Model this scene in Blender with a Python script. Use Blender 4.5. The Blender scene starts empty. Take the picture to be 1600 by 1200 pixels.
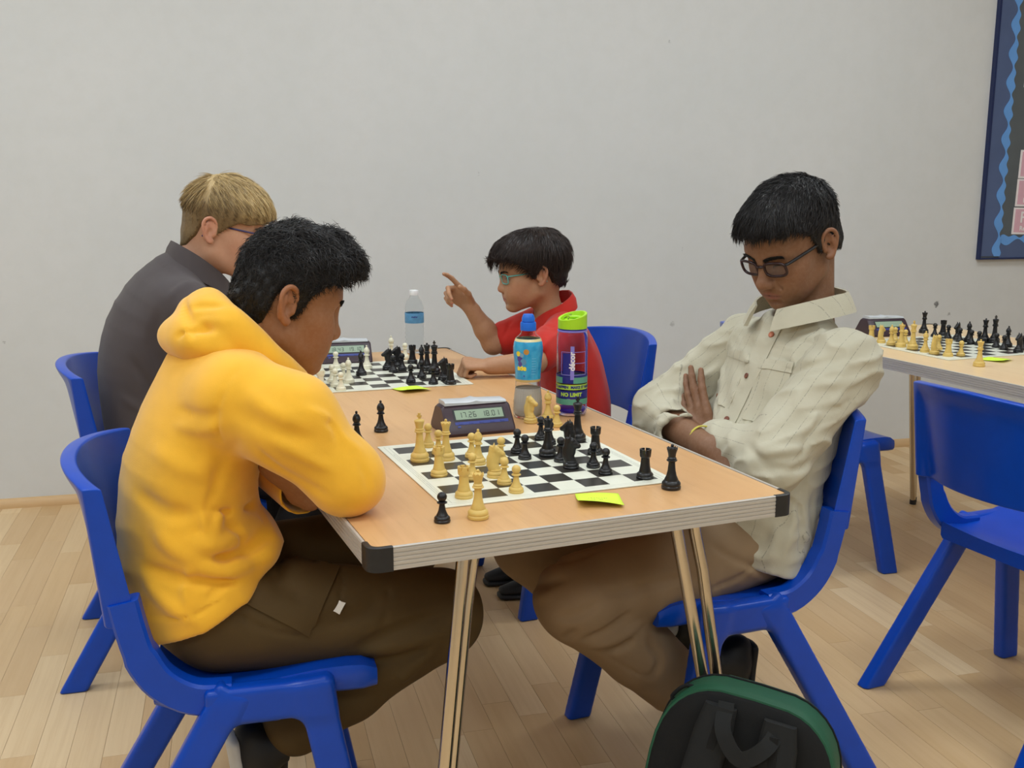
import bpy, math, random
import numpy as np
from mathutils import Matrix, Vector

# ------------------------------------------------------------------ camera
SC = bpy.context.scene
COL = SC.collection
F_PX, PITCH, ROLL, CAM_H, TZ = 1640.0, 0.186, 0.003, 1.247, 0.72
_cam = bpy.data.cameras.new('camera')
_cam.sensor_fit = 'HORIZONTAL'; _cam.sensor_width = 36.0; _cam.lens = 36.0 * F_PX / 1600.0
_cam.clip_start = 0.05; _cam.clip_end = 60
cam = bpy.data.objects.new('camera', _cam); COL.objects.link(cam)
cam.matrix_world = Matrix.Translation((0, 0, CAM_H)) @ Matrix.Rotation(math.pi/2 - PITCH, 4, 'X') @ Matrix.Rotation(ROLL, 4, 'Z')
SC.camera = cam

# ------------------------------------------------------------------ view, world, lights
SC.view_settings.view_transform = 'Standard'
SC.view_settings.look = 'None'
SC.view_settings.gamma = 1.0
SC.view_settings.use_curve_mapping = False
SC.view_settings.exposure = -0.08
world = bpy.data.worlds.new('world'); SC.world = world; world.use_nodes = True
world.node_tree.nodes['Background'].inputs[0].default_value = (0.9, 0.95, 1.0, 1)
world.node_tree.nodes['Background'].inputs[1].default_value = 0.05

CEIL = 3.0
def area_light(name, loc, sx, sy, power, color, rotz=0.0):
    l = bpy.data.lights.new(name, 'AREA'); l.shape = 'RECTANGLE'; l.size = sx; l.size_y = sy
    l.energy = power; l.color = color
    o = bpy.data.objects.new(name, l); COL.objects.link(o); o.location = loc; o.rotation_euler = (0, 0, rotz)
    return o
# fluorescent ceiling panels of the hall (rows parallel to the back wall)
WALL_YAW = 0.262
LIGHT_POS = []
for _i, _x in enumerate((-2.7, -0.9, 0.9, 2.7)):
    for _j, _y in enumerate((0.9, 2.9, -1.3)):
        c_, s_ = math.cos(WALL_YAW), math.sin(WALL_YAW)
        LIGHT_POS.append((_x*c_ - _y*s_, _x*s_ + _y*c_))
PANEL_W = 12.0
for _k, (_x, _y) in enumerate(LIGHT_POS):
    area_light('ceiling_lamp_light', (_x, _y, CEIL - 0.05), 1.2, 0.6, PANEL_W, (0.86, 0.945, 1.0), WALL_YAW)
# ------------------------------------------------------------------ frames and helpers
TA = 0.397
UX = np.array([math.cos(TA), math.sin(TA)]); UY = np.array([-math.sin(TA), math.cos(TA)]); TO = np.array([-0.21, 1.472])
def lw(a, b, z=0.0):
    p = TO + a*UX + b*UY
    return (float(p[0]), float(p[1]), float(z))
def floor_hit(px, py, z):
    """point at height z that the camera sees at a pixel, in the table frame (a, b)"""
    X, Y = px - 800.0, py - 600.0
    X, Y = X*math.cos(ROLL) + Y*math.sin(ROLL), -X*math.sin(ROLL) + Y*math.cos(ROLL)
    v = np.array([X/F_PX, math.cos(PITCH) - Y/F_PX*math.sin(PITCH), -math.sin(PITCH) - Y/F_PX*math.cos(PITCH)])
    t = (z - CAM_H)/v[2]
    q = t*v[:2] - TO
    return float(q @ UX), float(q @ UY)

def L1(c): 
    c = c/255.0
    return c/12.92 if c <= 0.04045 else ((c + 0.055)/1.055)**2.4
def S(r, g, b): return (L1(r), L1(g), L1(b), 1.0)

class NT:
    def __init__(s, m): s.m = m; s.t = m.node_tree; s.n = s.t.nodes; s.l = s.t.links
    def add(s, typ, **kw):
        n = s.n.new(typ)
        for k, v in kw.items(): setattr(n, k, v)
        return n
    def link(s, a, b): s.l.new(a, b)
    def math(s, op, a, b=None, c=None):
        n = s.n.new('ShaderNodeMath'); n.operation = op
        for i, v in enumerate((a, b, c)):
            if v is None: continue
            if isinstance(v, (int, float)): n.inputs[i].default_value = v
            else: s.l.new(v, n.inputs[i])
        return n.outputs[0]
    def mix(s, f, a, b, blend='MIX'):
        n = s.n.new('ShaderNodeMix'); n.data_type = 'RGBA'; n.blend_type = blend
        for sock, v in ((n.inputs[0], f), (n.inputs[6], a), (n.inputs[7], b)):
            if isinstance(v, (int, float)): sock.default_value = v
            elif isinstance(v, tuple): sock.default_value = v
            else: s.l.new(v, sock)
        return n.outputs[2]
    def noise(s, vec, scale, detail=3, rough=0.5, out=0):
        n = s.n.new('ShaderNodeTexNoise'); n.inputs['Scale'].default_value = scale
        n.inputs['Detail'].default_value = detail; n.inputs['Roughness'].default_value = rough
        if vec is not None: s.l.new(vec, n.inputs['Vector'])
        return n.outputs[out]
    def mapping(s, vec, scale=(1, 1, 1), loc=(0, 0, 0), rot=(0, 0, 0)):
        n = s.n.new('ShaderNodeMapping'); n.inputs['Scale'].default_value = scale
        n.inputs['Location'].default_value = loc; n.inputs['Rotation'].default_value = rot
        s.l.new(vec, n.inputs['Vector']); return n.outputs[0]
    def ramp(s, f, lo, hi):
        n = s.n.new('ShaderNodeMapRange'); n.interpolation_type = 'SMOOTHSTEP'
        n.inputs[1].default_value = lo; n.inputs[2].default_value = hi
        s.l.new(f, n.inputs[0]); return n.outputs[0]
    def bump(s, h, strength, dist):
        n = s.n.new('ShaderNodeBump'); n.inputs['Strength'].default_value = strength; n.inputs['Distance'].default_value = dist
        s.l.new(h, n.inputs['Height']); return n.outputs[0]

def new_mat(name):
    m = bpy.data.materials.new(name); m.use_nodes = True
    t = NT(m); b = t.n['Principled BSDF']
    return m, t, b

def mat(name, col, rough=0.5, metal=0.0, var=0.05, vscale=12.0, bump=0.0, bscale=400.0, bdist=0.001, sheen=0.0, sss=0.0,
        spec=0.5, coat=0.0, trans=0.0, ior=1.45, stretch=(1, 1, 1), attr=None, alpha=1.0):
    m, t, b = new_mat(name)
    tc = t.add('ShaderNodeTexCoord').outputs['Object']
    v = t.mapping(tc, stretch)
    base = col
    if attr:
        a = t.add('ShaderNodeAttribute', attribute_name=attr); base = a.outputs['Color']
    if var > 0:
        nz = t.noise(v, vscale, 4, 0.6)
        f = t.ramp(nz, 0.25, 0.75)
        lo = t.math('SUBTRACT', 1.0, t.math('MULTIPLY', f, 2*var)); lo = t.math('ADD', lo, var)
        comb = t.add('ShaderNodeCombineColor'); 
        for i in range(3): t.link(lo, comb.inputs[i])
        c = t.mix(1.0, base, comb.outputs[0], 'MULTIPLY')
        t.link(c, b.inputs['Base Color'])
    elif attr: t.link(base, b.inputs['Base Color'])
    else: b.inputs['Base Color'].default_value = col
    b.inputs['Roughness'].default_value = rough; b.inputs['Metallic'].default_value = metal
    b.inputs['Specular IOR Level'].default_value = spec; b.inputs['IOR'].default_value = ior
    if sheen: b.inputs['Sheen Weight'].default_value = sheen; b.inputs['Sheen Roughness'].default_value = 0.5
    if sss:
        b.inputs['Subsurface Weight'].default_value = sss; b.inputs['Subsurface Radius'].default_value = (0.8, 0.35, 0.2)
        b.inputs['Subsurface Scale'].default_value = 0.006
    if coat: b.inputs['Coat Weight'].default_value = coat; b.inputs['Coat Roughness'].default_value = 0.1
    if trans: b.inputs['Transmission Weight'].default_value = trans
    if alpha < 1: b.inputs['Alpha'].default_value = alpha
    if bump:
        h = t.noise(v, bscale, 2, 0.6)
        t.link(t.bump(h, bump, bdist), b.inputs['Normal'])
    return m

def tag(o, label=None, cat=None, group=None, kind=None):
    if label: o['label'] = label
    if cat: o['category'] = cat
    if group: o['group'] = group
    if kind: o['kind'] = kind
    return o
def link(o, parent=None):
    COL.objects.link(o)
    if parent is not None: o.parent = parent
    return o
def empty(name, loc=(0, 0, 0), rz=0.0, parent=None):
    o = bpy.data.objects.new(name, None); o.empty_display_size = 0.05
    link(o, parent); o.location = loc; o.rotation_euler = (0, 0, rz)
    return o
def copy_tree(o, parent=None):
    c = o.copy(); COL.objects.link(c); c.parent = parent
    for ch in list(o.children): copy_tree(ch, c)
    return c
def mesh_obj(name, verts, faces, m, parent=None, smooth=True, sharp=None, loc=None):
    me = bpy.data.meshes.new(name)
    me.from_pydata([tuple(map(float, v)) for v in verts], [], [tuple(map(int, f)) for f in faces])
    me.materials.append(m)
    if smooth: me.polygons.foreach_set('use_smooth', [True]*len(me.polygons))
    if smooth and sharp: me.set_sharp_from_angle(angle=math.radians(sharp))
    me.update()
    o = bpy.data.objects.new(name, me); link(o, parent)
    if loc is not None: o.location = loc
    return o
def np_mesh(name, V, F, m, parent=None, smooth=True, colors=None):
    """quick mesh from numpy verts and quads/tris"""
    me = bpy.data.meshes.new(name)
    n, k = F.shape
    me.vertices.add(len(V)); me.vertices.foreach_set('co', np.asarray(V, np.float32).ravel())
    me.loops.add(n*k); me.loops.foreach_set('vertex_index', F.astype(np.int32).ravel())
    me.polygons.add(n); me.polygons.foreach_set('loop_start', np.arange(0, n*k, k, dtype=np.int32))
    me.polygons.foreach_set('loop_total', np.full(n, k, np.int32))
    me.polygons.foreach_set('use_smooth', np.full(n, smooth, bool))
    me.update(calc_edges=True)
    me.materials.append(m)
    if colors:
        for nm, c in colors.items():
            c = np.asarray(c, np.float32)
            if c.ndim == 1:
                at = me.attributes.new(nm, 'FLOAT', 'POINT'); at.data.foreach_set('value', c)
            else:
                if c.shape[1] == 3: c = np.hstack([c, np.ones((len(c), 1), np.float32)])
                at = me.attributes.new(nm, 'FLOAT_COLOR', 'POINT'); at.data.foreach_set('color', c.ravel())
    o = bpy.data.objects.new(name, me); link(o, parent)
    return o

class MB:
    """collects verts and faces, builds ONE mesh object"""
    def __init__(s): s.v = []; s.f = []
    def raw(s, v, f):
        o = len(s.v); s.v += [tuple(p) for p in v]; s.f += [tuple(i + o for i in q) for q in f]; return s
    def box(s, x0, x1, y0, y1, z0, z1, ch=0.0):
        if ch <= 0:
            return s.raw([(x0, y0, z0), (x1, y0, z0), (x1, y1, z0), (x0, y1, z0), (x0, y0, z1), (x1, y0, z1), (x1, y1, z1), (x0, y1, z1)],
                         [(3, 2, 1, 0), (4, 5, 6, 7), (0, 1, 5, 4), (1, 2, 6, 5), (2, 3, 7, 6), (3, 0, 4, 7)])
        rings = []
        for z, d in ((z0, ch), (z0 + ch, 0), (z1 - ch, 0), (z1, ch)):
            a, b, c_, e = x0 + d, x1 - d, y0 + d, y1 - d; h = ch if d == 0 else ch*0.5
            rings.append([(a + h, c_, z), (b - h, c_, z), (b, c_ + h, z), (b, e - h, z), (b - h, e, z), (a + h, e, z), (a, e - h, z), (a, c_ + h, z)])
        return s.loft(rings)
    def loft(s, rings, close=True, caps=True):
        n = len(rings[0]); v = [p for r in rings for p in r]; f = []
        for i in range(len(rings) - 1):
            for j in range(n if close else n - 1):
                k = (j + 1) % n
                f.append((i*n + j, i*n + k, (i + 1)*n + k, (i + 1)*n + j))
        if caps and close:
            f.append(tuple(range(n - 1, -1, -1))); f.append(tuple((len(rings) - 1)*n + j for j in range(n)))
        return s.raw(v, f)
    def lathe(s, prof, n=24, c=(0, 0, 0)):
        rings = [[(c[0] + r*math.cos(2*math.pi*j/n), c[1] + r*math.sin(2*math.pi*j/n), c[2] + z) for j in range(n)] for r, z in prof]
        return s.loft(rings)
    def tube(s, pts, r, n=10, caps=True):
        pts = [np.array(p, float) for p in pts]; rings = []
        rr = r if isinstance(r, (list, tuple)) else [r]*len(pts)
        up = None
        for i, p in enumerate(pts):
            d = pts[min(i + 1, len(pts) - 1)] - pts[max(i - 1, 0)]; d /= np.linalg.norm(d) + 1e-12
            if up is None:
                up = np.array([0, 0, 1.0]) if abs(d[2]) < 0.9 else np.array([1.0, 0, 0])
            u = up - d*(up @ d); u /= np.linalg.norm(u); w = np.cross(d, u); up = u
            rings.append([tuple(p + rr[i]*(math.cos(2*math.pi*j/n)*u + math.sin(2*math.pi*j/n)*w)) for j in range(n)])
        return s.loft(rings, caps=caps)
    def bar(s, p0, p1, side, w0, t0, w1, t1, ch=0.2):
        """tapered bar with chamfered rectangular section; side = vector across the width w"""
        p0, p1, side = (np.array(q, float) for q in (p0, p1, side))
        d = p1 - p0; d /= np.linalg.norm(d); a = side - d*(side @ d); a /= np.linalg.norm(a); b = np.cross(d, a)
        rings = []
        for p, w, t in ((p0, w0, t0), (p1, w1, t1)):
            c = ch*min(w, t)
            q = [(w/2 - c, -t/2), (w/2, -t/2 + c), (w/2, t/2 - c), (w/2 - c, t/2), (-w/2 + c, t/2), (-w/2, t/2 - c), (-w/2, -t/2 + c), (-w/2 + c, -t/2)]
            rings.append([tuple(p + x*a + y*b) for x, y in q])
        return s.loft(rings)
    def prism(s, poly, y0, y1, axis='y'):
        r0, r1 = [], []
        for x, z in poly:
            if axis == 'y': r0.append((x, y0, z)); r1.append((x, y1, z))
            elif axis == 'x': r0.append((y0, x, z)); r1.append((y1, x, z))
            else: r0.append((x, z, y0)); r1.append((x, z, y1))
        return s.loft([r0, r1])
    def build(s, name, m, parent=None, smooth=True, sharp=35, loc=None):
        o = mesh_obj(name, s.v, s.f, m, parent, False, None, loc)
        me = o.data
        import bmesh
        bm = bmesh.new(); bm.from_mesh(me); bmesh.ops.recalc_face_normals(bm, faces=bm.faces); bm.to_mesh(me); bm.free()
        if smooth:
            me.polygons.foreach_set('use_smooth', [True]*len(me.polygons)); me.set_sharp_from_angle(angle=math.radians(sharp))
        return o

def catmull(pts, n=6):
    P = [np.array(p, float) for p in pts]; P = [2*P[0] - P[1]] + P + [2*P[-1] - P[-2]]; out = []
    for i in range(1, len(P) - 2):
        for k in range(n):
            t = k/n
            out.append(0.5*((2*P[i]) + (-P[i-1] + P[i+1])*t + (2*P[i-1] - 5*P[i] + 4*P[i+1] - P[i+2])*t*t + (-P[i-1] + 3*P[i] - 3*P[i+1] + P[i+2])*t**3))
    out.append(P[-2]); return out

def text_mesh(txt, size, bold=0.0, spacing=1.0, extrude=0.0):
    cu = bpy.data.curves.new('t', 'FONT'); cu.body = txt; cu.size = size; cu.align_x = 'CENTER'; cu.align_y = 'CENTER'
    cu.offset = bold; cu.space_character = spacing; cu.resolution_u = 3; cu.extrude = extrude
    o = bpy.data.objects.new('t', cu); COL.objects.link(o)
    dg = bpy.context.evaluated_depsgraph_get(); dg.update()
    me = bpy.data.meshes.new_from_object(o.evaluated_get(dg))
    v = [tuple(q.co) for q in me.vertices]; f = [tuple(p.vertices) for p in me.polygons]
    bpy.data.objects.remove(o); bpy.data.curves.remove(cu); bpy.data.meshes.remove(me)
    return v, f
# ------------------------------------------------------------------ signed distance modelling (smooth organic shapes)
def vlen(a): return np.sqrt(np.einsum('...i,...i->...', a, a))
A_ = lambda *v: np.array(v, np.float32)
class Prim:
    op = 'u'; k = 0.01; slack = 0.0
class Cone(Prim):
    def __init__(s, a, b, ra, rb): s.a = np.array(a, np.float32); s.b = np.array(b, np.float32); s.ra, s.rb = ra, rb
    def d(s, P):
        ab = s.b - s.a; w = P - s.a
        t = np.clip((w @ ab)/max(float(ab @ ab), 1e-9), 0, 1)
        return vlen(w - t[..., None]*ab) - (s.ra + (s.rb - s.ra)*t)
class Ell(Prim):
    def __init__(s, c, r, R=None): s.c = np.array(c, np.float32); s.r = np.array(r, np.float32); s.R = None if R is None else np.array(R, np.float32)
    def d(s, P):
        q = P - s.c
        if s.R is not None: q = q @ s.R
        k0 = vlen(q/s.r); k1 = vlen(q/(s.r*s.r))
        return k0*(k0 - 1.0)/np.maximum(k1, 1e-6)
class Box(Prim):
    def __init__(s, c, h, r=0.0, R=None): s.c = np.array(c, np.float32); s.h = np.array(h, np.float32); s.rad = r; s.R = None if R is None else np.array(R, np.float32)
    def d(s, P):
        q = P - s.c
        if s.R is not None: q = q @ s.R
        q = np.abs(q) - (s.h - s.rad)
        return vlen(np.maximum(q, 0)) + np.minimum(q.max(-1), 0) - s.rad
class Plane(Prim):
    """keeps the side the normal points away from (use op 'i')"""
    def __init__(s, c, n): s.c = np.array(c, np.float32); n = np.array(n, np.float32); s.n = n/np.linalg.norm(n)
    def d(s, P): return (P - s.c) @ s.n
class Sweep(Prim):
    """elliptical tube: centres, side vectors, half widths (rx along side, ry across)"""
    def __init__(s, pts, side, rx, ry, sub=3, cap=None):
        pts = [np.array(p, float) for p in pts]; n = len(pts)
        if np.ndim(side) == 1: side = [side]*n
        rx = [rx]*n if np.isscalar(rx) else rx; ry = [ry]*n if np.isscalar(ry) else ry
        X = np.array([np.concatenate([pts[i], np.array(side[i], float), [rx[i], ry[i]]]) for i in range(n)])
        if sub > 1 and n > 2: X = np.array(catmull(X, sub))
        s.X = X.astype(np.float32); s.cap = cap
    def d(s, P):
        X = s.X; n = len(X) - 1; shp = P.shape[:-1]; P = P.reshape(-1, 3).astype(np.float32)
        bd = None
        for i in range(n):
            a = X[i, :3]; ab = X[i+1, :3] - a; w = P - a
            t = np.clip((w @ ab)/max(float(ab @ ab), 1e-9), 0, 1)
            q = w - t[:, None]*ab; d2 = np.einsum('ij,ij->i', q, q)
            if bd is None: bd, bt, bi = d2, t, np.zeros(len(P), np.int32)
            else:
                m = d2 < bd; bd = np.where(m, d2, bd); bt = np.where(m, t, bt); bi[m] = i
        AB = X[1:, :3] - X[:-1, :3]; DR = AB/np.linalg.norm(AB, axis=1)[:, None]
        SD = X[1:, 3:6] + X[:-1, 3:6]; SD = SD - DR*np.einsum('ij,ij->i', SD, DR)[:, None]; SD = SD/np.linalg.norm(SD, axis=1)[:, None]; NN = np.cross(DR, SD)
        q = P - X[bi, :3] - bt[:, None]*AB[bi]
        rx = X[bi, 6] + (X[bi+1, 6] - X[bi, 6])*bt; ry = X[bi, 7] + (X[bi+1, 7] - X[bi, 7])*bt
        u = np.einsum('ij,ij->i', q, SD[bi]); v = np.einsum('ij,ij->i', q, NN[bi]); ww = np.einsum('ij,ij->i', q, DR[bi])
        rz = np.minimum(rx, ry) if s.cap is None else s.cap
        ww = ww*(((bi == 0) & (bt <= 0)) | ((bi == n - 1) & (bt >= 1)))
        u = u/rx; v = v/ry; ww = ww/rz
        k0 = np.sqrt(u*u + v*v + ww*ww); k1 = np.sqrt((u/rx)**2 + (v/ry)**2 + (ww/rz)**2)
        return (k0*(k0 - 1)/np.maximum(k1, 1e-6)).reshape(shp)
class Fold(Prim):
    """cloth fold: displaces the surface near a polyline by amp (ridge +, crease -)"""
    op = 'd'
    def __init__(s, pts, amp, width, fade=True):
        s.p = np.array(catmull(pts, 4) if len(pts) > 2 else pts, np.float32); s.amp = amp; s.w = width; s.fade = fade; s.k = width*2.2
    def d(s, P):
        best = None; n = len(s.p) - 1
        for i in range(n):
            a, b = s.p[i], s.p[i+1]; ab = b - a; w = P - a
            t = np.clip((w @ ab)/max(float(ab @ ab), 1e-9), 0, 1); dd = vlen(w - t[..., None]*ab)
            if best is None: best = dd; T = (i + t)/n
            else:
                m = dd < best; best = np.where(m, dd, best); T = np.where(m, (i + t)/n, T)
        s.T = T
        return best
    def disp(s, P):
        dd = s.d(P); a = s.amp*np.exp(-(dd/s.w)**2)
        if s.fade: a = a*np.clip(np.sin(np.pi*np.clip(s.T*0.9 + 0.05, 0, 1))*1.4, 0, 1)
        return a
def _comb(acc, d, p):
    if p.op == 'u':
        h = np.maximum(p.k - np.abs(acc - d), 0)/p.k; return np.minimum(acc, d) - h*h*p.k*0.25
    if p.op == 's':
        d = -d; h = np.maximum(p.k - np.abs(acc - d), 0)/p.k; return np.maximum(acc, d) + h*h*p.k*0.25
    h = np.maximum(p.k - np.abs(acc - d), 0)/p.k; return np.maximum(acc, d) + h*h*p.k*0.25
class Model:
    def __init__(s): s.p = []; s.post = []
    def add(s, prim, k=0.01, op='u'):
        prim.k = k if not isinstance(prim, Fold) else prim.k
        if not isinstance(prim, Fold): prim.op = op
        s.p.append(prim); return s
    def cone(s, a, b, ra, rb, k=0.01, op='u'): return s.add(Cone(a, b, ra, rb), k, op)
    def ell(s, c, r, k=0.01, op='u', R=None): return s.add(Ell(c, r, R), k, op)
    def sub(s, prim, k=0.005): return s.add(prim, k, 's')
    def cut(s, c, n, k=0.003): return s.add(Plane(c, n), k, 'i')
    def fold(s, pts, amp=0.006, width=0.012): return s.add(Fold(pts, amp, width))
    def eval(s, P):
        acc = np.full(P.shape[:-1], 1.0, np.float32)
        for p in s.p:
            if p.op == 'd': acc = acc - p.disp(P)
            else: acc = _comb(acc, p.d(P), p)
        for fn in s.post: acc = acc - fn(P)
        return acc
    def mesh(s, lo, hi, h):
        lo = np.array(lo, np.float32); hi = np.array(hi, np.float32); B = 8
        nb = np.ceil((hi - lo)/(B*h)).astype(int) + 1
        g = np.stack(np.meshgrid(*[np.arange(n) for n in nb], indexing='ij'), -1).reshape(-1, 3)
        C = lo + (g + 0.5)*B*h; R = B*h*0.87
        dc = s.eval(C.astype(np.float32))
        act = np.abs(dc) < R*1.5 + 0.012
        g = g[act]; C = C[act].astype(np.float32)
        lv = np.stack(np.meshgrid(*[np.arange(B + 1)]*3, indexing='ij'), -1).reshape(-1, 3)
        NB = len(g); M = len(lv)
        acc = np.full((NB, M), 1.0, np.float32)
        base = (lo + g*B*h).astype(np.float32)
        loc = (lv*h).astype(np.float32)
        for p in s.p:
            if p.op == 'i' : idx = np.arange(NB) if NB else np.array([], int)
            else: idx = np.nonzero(p.d(C) < R*2.6 + p.k + 0.006)[0]
            for c0 in range(0, len(idx), 1500):
                ii = idx[c0:c0 + 1500]
                P = base[ii][:, None, :] + loc[None]
                if p.op == 'd': acc[ii] -= p.disp(P).astype(np.float32)
                else: acc[ii] = _comb(acc[ii], p.d(P).astype(np.float32), p)
        if s.post:
            for c0 in range(0, NB, 1500):
                P = base[c0:c0+1500][:, None, :] + loc[None]
                for fn in s.post: acc[c0:c0+1500] -= fn(P).astype(np.float32)
        D = acc.reshape(NB, B+1, B+1, B+1)
        # naive surface nets
        N = (nb*B + 2).astype(np.int64)
        ins = D < 0
        cnt = np.zeros((NB, B, B, B), np.int8); pos = np.zeros((NB, B, B, B, 3), np.float32); ne = np.zeros((NB, B, B, B), np.float32)
        sl = lambda o: slice(o, o + B)
        corner = [(i, j, k) for i in (0, 1) for j in (0, 1) for k in (0, 1)]
        for c in corner: cnt += ins[:, sl(c[0]), sl(c[1]), sl(c[2])]
        mask = (cnt > 0) & (cnt < 8)
        for ax in range(3):
            for c in corner:
                if c[ax]: continue
                e = list(c); e[ax] = 1
                a = D[:, sl(c[0]), sl(c[1]), sl(c[2])][mask]; b = D[:, sl(e[0]), sl(e[1]), sl(e[2])][mask]
                x = (a < 0) != (b < 0)
                t = np.where(x, a/np.where(x, a - b, 1), 0)
                add = np.zeros((len(a), 3), np.float32)
                for q in range(3): add[:, q] = (c[q] + (t if q == ax else 0))*x
                pos[mask] += add; ne[mask] += x
        bi, i, j, k = np.nonzero(mask)
        cell = g[bi]*B + np.stack([i, j, k], -1)
        key = (cell[:, 0].astype(np.int64)*N[1] + cell[:, 1])*N[2] + cell[:, 2]
        V = lo + (cell + pos[mask]/ne[mask][:, None])*h
        order = np.argsort(key); key = key[order]; V = V[order]
        F = []
        strides = np.array([N[1]*N[2], N[2], 1], np.int64)
        for ax in range(3):
            c = [sl(0)]*3; e = [sl(0)]*3; e[ax] = sl(1)
            a = ins[:, c[0], c[1], c[2]]; b = ins[:, e[0], e[1], e[2]]
            x = a != b
            bi, i, j, k = np.nonzero(x)
            cell = g[bi]*B + np.stack([i, j, k], -1)
            k0 = (cell[:, 0].astype(np.int64)*N[1] + cell[:, 1])*N[2] + cell[:, 2]
            u, v = strides[(ax + 1) % 3], strides[(ax + 2) % 3]
            quad = np.stack([k0 - u - v, k0 - v, k0, k0 - u], -1)
            flip = ~a[x]
            quad[flip] = quad[flip][:, ::-1]
            p = np.searchsorted(key, quad); p = np.minimum(p, len(key) - 1)
            ok = (key[p] == quad).all(1)
            F.append(p[ok])
        F = np.concatenate(F)
        return keep_largest(V.astype(np.float32), F)
def keep_largest(V, F):
    n = len(V); lab = np.arange(n); a = F[:, [0, 1, 2, 3]].ravel(); b = F[:, [1, 2, 3, 0]].ravel()
    for _ in range(400):
        m = np.minimum(lab[a], lab[b]); new = lab.copy(); np.minimum.at(new, a, m); np.minimum.at(new, b, m); new = new[new]
        if (new == lab).all(): break
        lab = new
    big = np.bincount(lab, minlength=n).argmax(); kv = lab == big
    if kv.all(): return V, F
    idx = np.cumsum(kv) - 1
    return V[kv], idx[F[kv[F[:, 0]]]]
def smooth_verts(V, F, it=1, lam=0.5):
    n = len(V)
    a = F.ravel(); b = np.roll(F, -1, 1).ravel()
    for _ in range(it):
        acc = np.zeros((n, 3)); c = np.bincount(a, minlength=n) + np.bincount(b, minlength=n)
        for q in range(3):
            acc[:, q] = np.bincount(a, V[b, q], n) + np.bincount(b, V[a, q], n)
        V = V + lam*(acc/np.maximum(c, 1)[:, None] - V)
    return V
def vert_normals(V, F):
    a = V[F[:, 0]]; n = np.cross(V[F[:, 2]] - a, V[F[:, 3]] - V[F[:, 1]]) if F.shape[1] == 4 else np.cross(V[F[:, 1]] - a, V[F[:, 2]] - a)
    N = np.zeros_like(V)
    for q in range(3):
        s = np.zeros(len(V))
        for c in range(F.shape[1]): s += np.bincount(F[:, c], n[:, q], len(V))
        N[:, q] = s
    return N/np.maximum(vlen(N)[:, None], 1e-9)
_rs = np.random.RandomState(5)
_W = _rs.normal(size=(24, 3)); _PH = _rs.uniform(0, 6.28, 24)
def ridge(P, freq, seed=0, stretch=(1, 1, 1), warp=0.6):
    """sharp-crested crumple, 0..1"""
    w = wav(P, freq*0.6, 4, seed + 2)
    Q = P + (warp/freq)*np.stack([w, wav(P, freq*0.5, 4, seed + 3), w*0.5], -1).astype(np.float32)
    r = 1 - np.abs(wav(Q, freq, 5, seed, stretch))
    return np.clip(r, 0, 1)**2
def wav(P, freq, n=6, seed=0, stretch=(1, 1, 1)):
    """smooth pseudo noise, about -1..1"""
    o = np.zeros(P.shape[:-1], np.float32); Q = P*np.array(stretch, np.float32)*freq
    for i in range(n):
        w = _W[(i + seed*5) % 24]; o = o + np.sin(Q @ (w*(0.7 + 0.25*i)).astype(np.float32) + _PH[(i*3 + seed) % 24])
    return o/n*1.6
# ------------------------------------------------------------------ the hall
WD = 4.348                                    # distance of the back wall along its normal
WXv = np.array([math.cos(WALL_YAW), math.sin(WALL_YAW)]); WNv = np.array([-math.sin(WALL_YAW), math.cos(WALL_YAW)])
def rw(x, y, z=0.0):
    p = x*WXv + y*WNv; return (float(p[0]), float(p[1]), float(z))
X0, X1, Y0 = -4.6, 5.2, -3.4

def wall_material():
    m, t, b = new_mat('painted_plaster')
    tc = t.add('ShaderNodeTexCoord').outputs['Object']
    n1 = t.ramp(t.noise(tc, 1.3, 5, 0.6), 0.3, 0.7); n2 = t.ramp(t.noise(tc, 14, 4, 0.6), 0.35, 0.7)
    c = t.mix(n1, S(212, 214, 214), S(217, 218, 218)); c = t.mix(t.math('MULTIPLY', n2, 0.25), c, S(206, 207, 205))
    # scuffs on the paint where people rubbed along the wall
    for (x, z, r, st) in ((3.285, 0.695, 0.017, 0.8), (3.36, 0.645, 0.012, 0.5), (3.04, 0.617, 0.010, 0.25), (2.62, 0.70, 0.012, 0.3), (1.86, 1.86, 0.009, 0.4),
                          (1.91, 0.64, 0.014, 0.3), (0.38, 1.02, 0.010, 0.3), (-0.85, 0.66, 0.008, 0.35), (-0.62, 0.42, 0.007, 0.35), (1.02, 1.3, 0.006, 0.3), (1.95, 0.98, 0.005, 0.3)):
        d = t.add('ShaderNodeVectorMath', operation='DISTANCE'); 
        wob = t.add('ShaderNodeVectorMath', operation='MULTIPLY_ADD'); t.link(t.noise(tc, 60, 3, 0.6, 1), wob.inputs[0]); wob.inputs[1].default_value = (0.03, 0.03, 0.05); t.link(tc, wob.inputs[2])
        t.link(wob.outputs[0], d.inputs[0]); d.inputs[1].default_value = (x + 0.015, 0.015, z + 0.025)
        f = t.add('ShaderNodeMapRange', interpolation_type='SMOOTHSTEP'); f.inputs[1].default_value = r; f.inputs[2].default_value = r*0.35
        f.inputs[3].default_value = 0; f.inputs[4].default_value = st; t.link(d.outputs['Value'], f.inputs[0])
        c = t.mix(f.outputs[0], c, S(70, 68, 66))
    t.link(c, b.inputs['Base Color']); b.inputs['Roughness'].default_value = 0.62; b.inputs['Specular IOR Level'].default_value = 0.3
    t.link(t.bump(t.noise(tc, 9, 4, 0.5), 0.05, 0.01), b.inputs['Normal'])
    return m
M_WALL = wall_material()
M_WALL2 = mat('painted_wall', S(214, 211, 204), 0.7, var=0.02, vscale=2)
M_CEIL = mat('ceiling_paint', S(225, 224, 220), 0.8, var=0.02, vscale=2)

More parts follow.
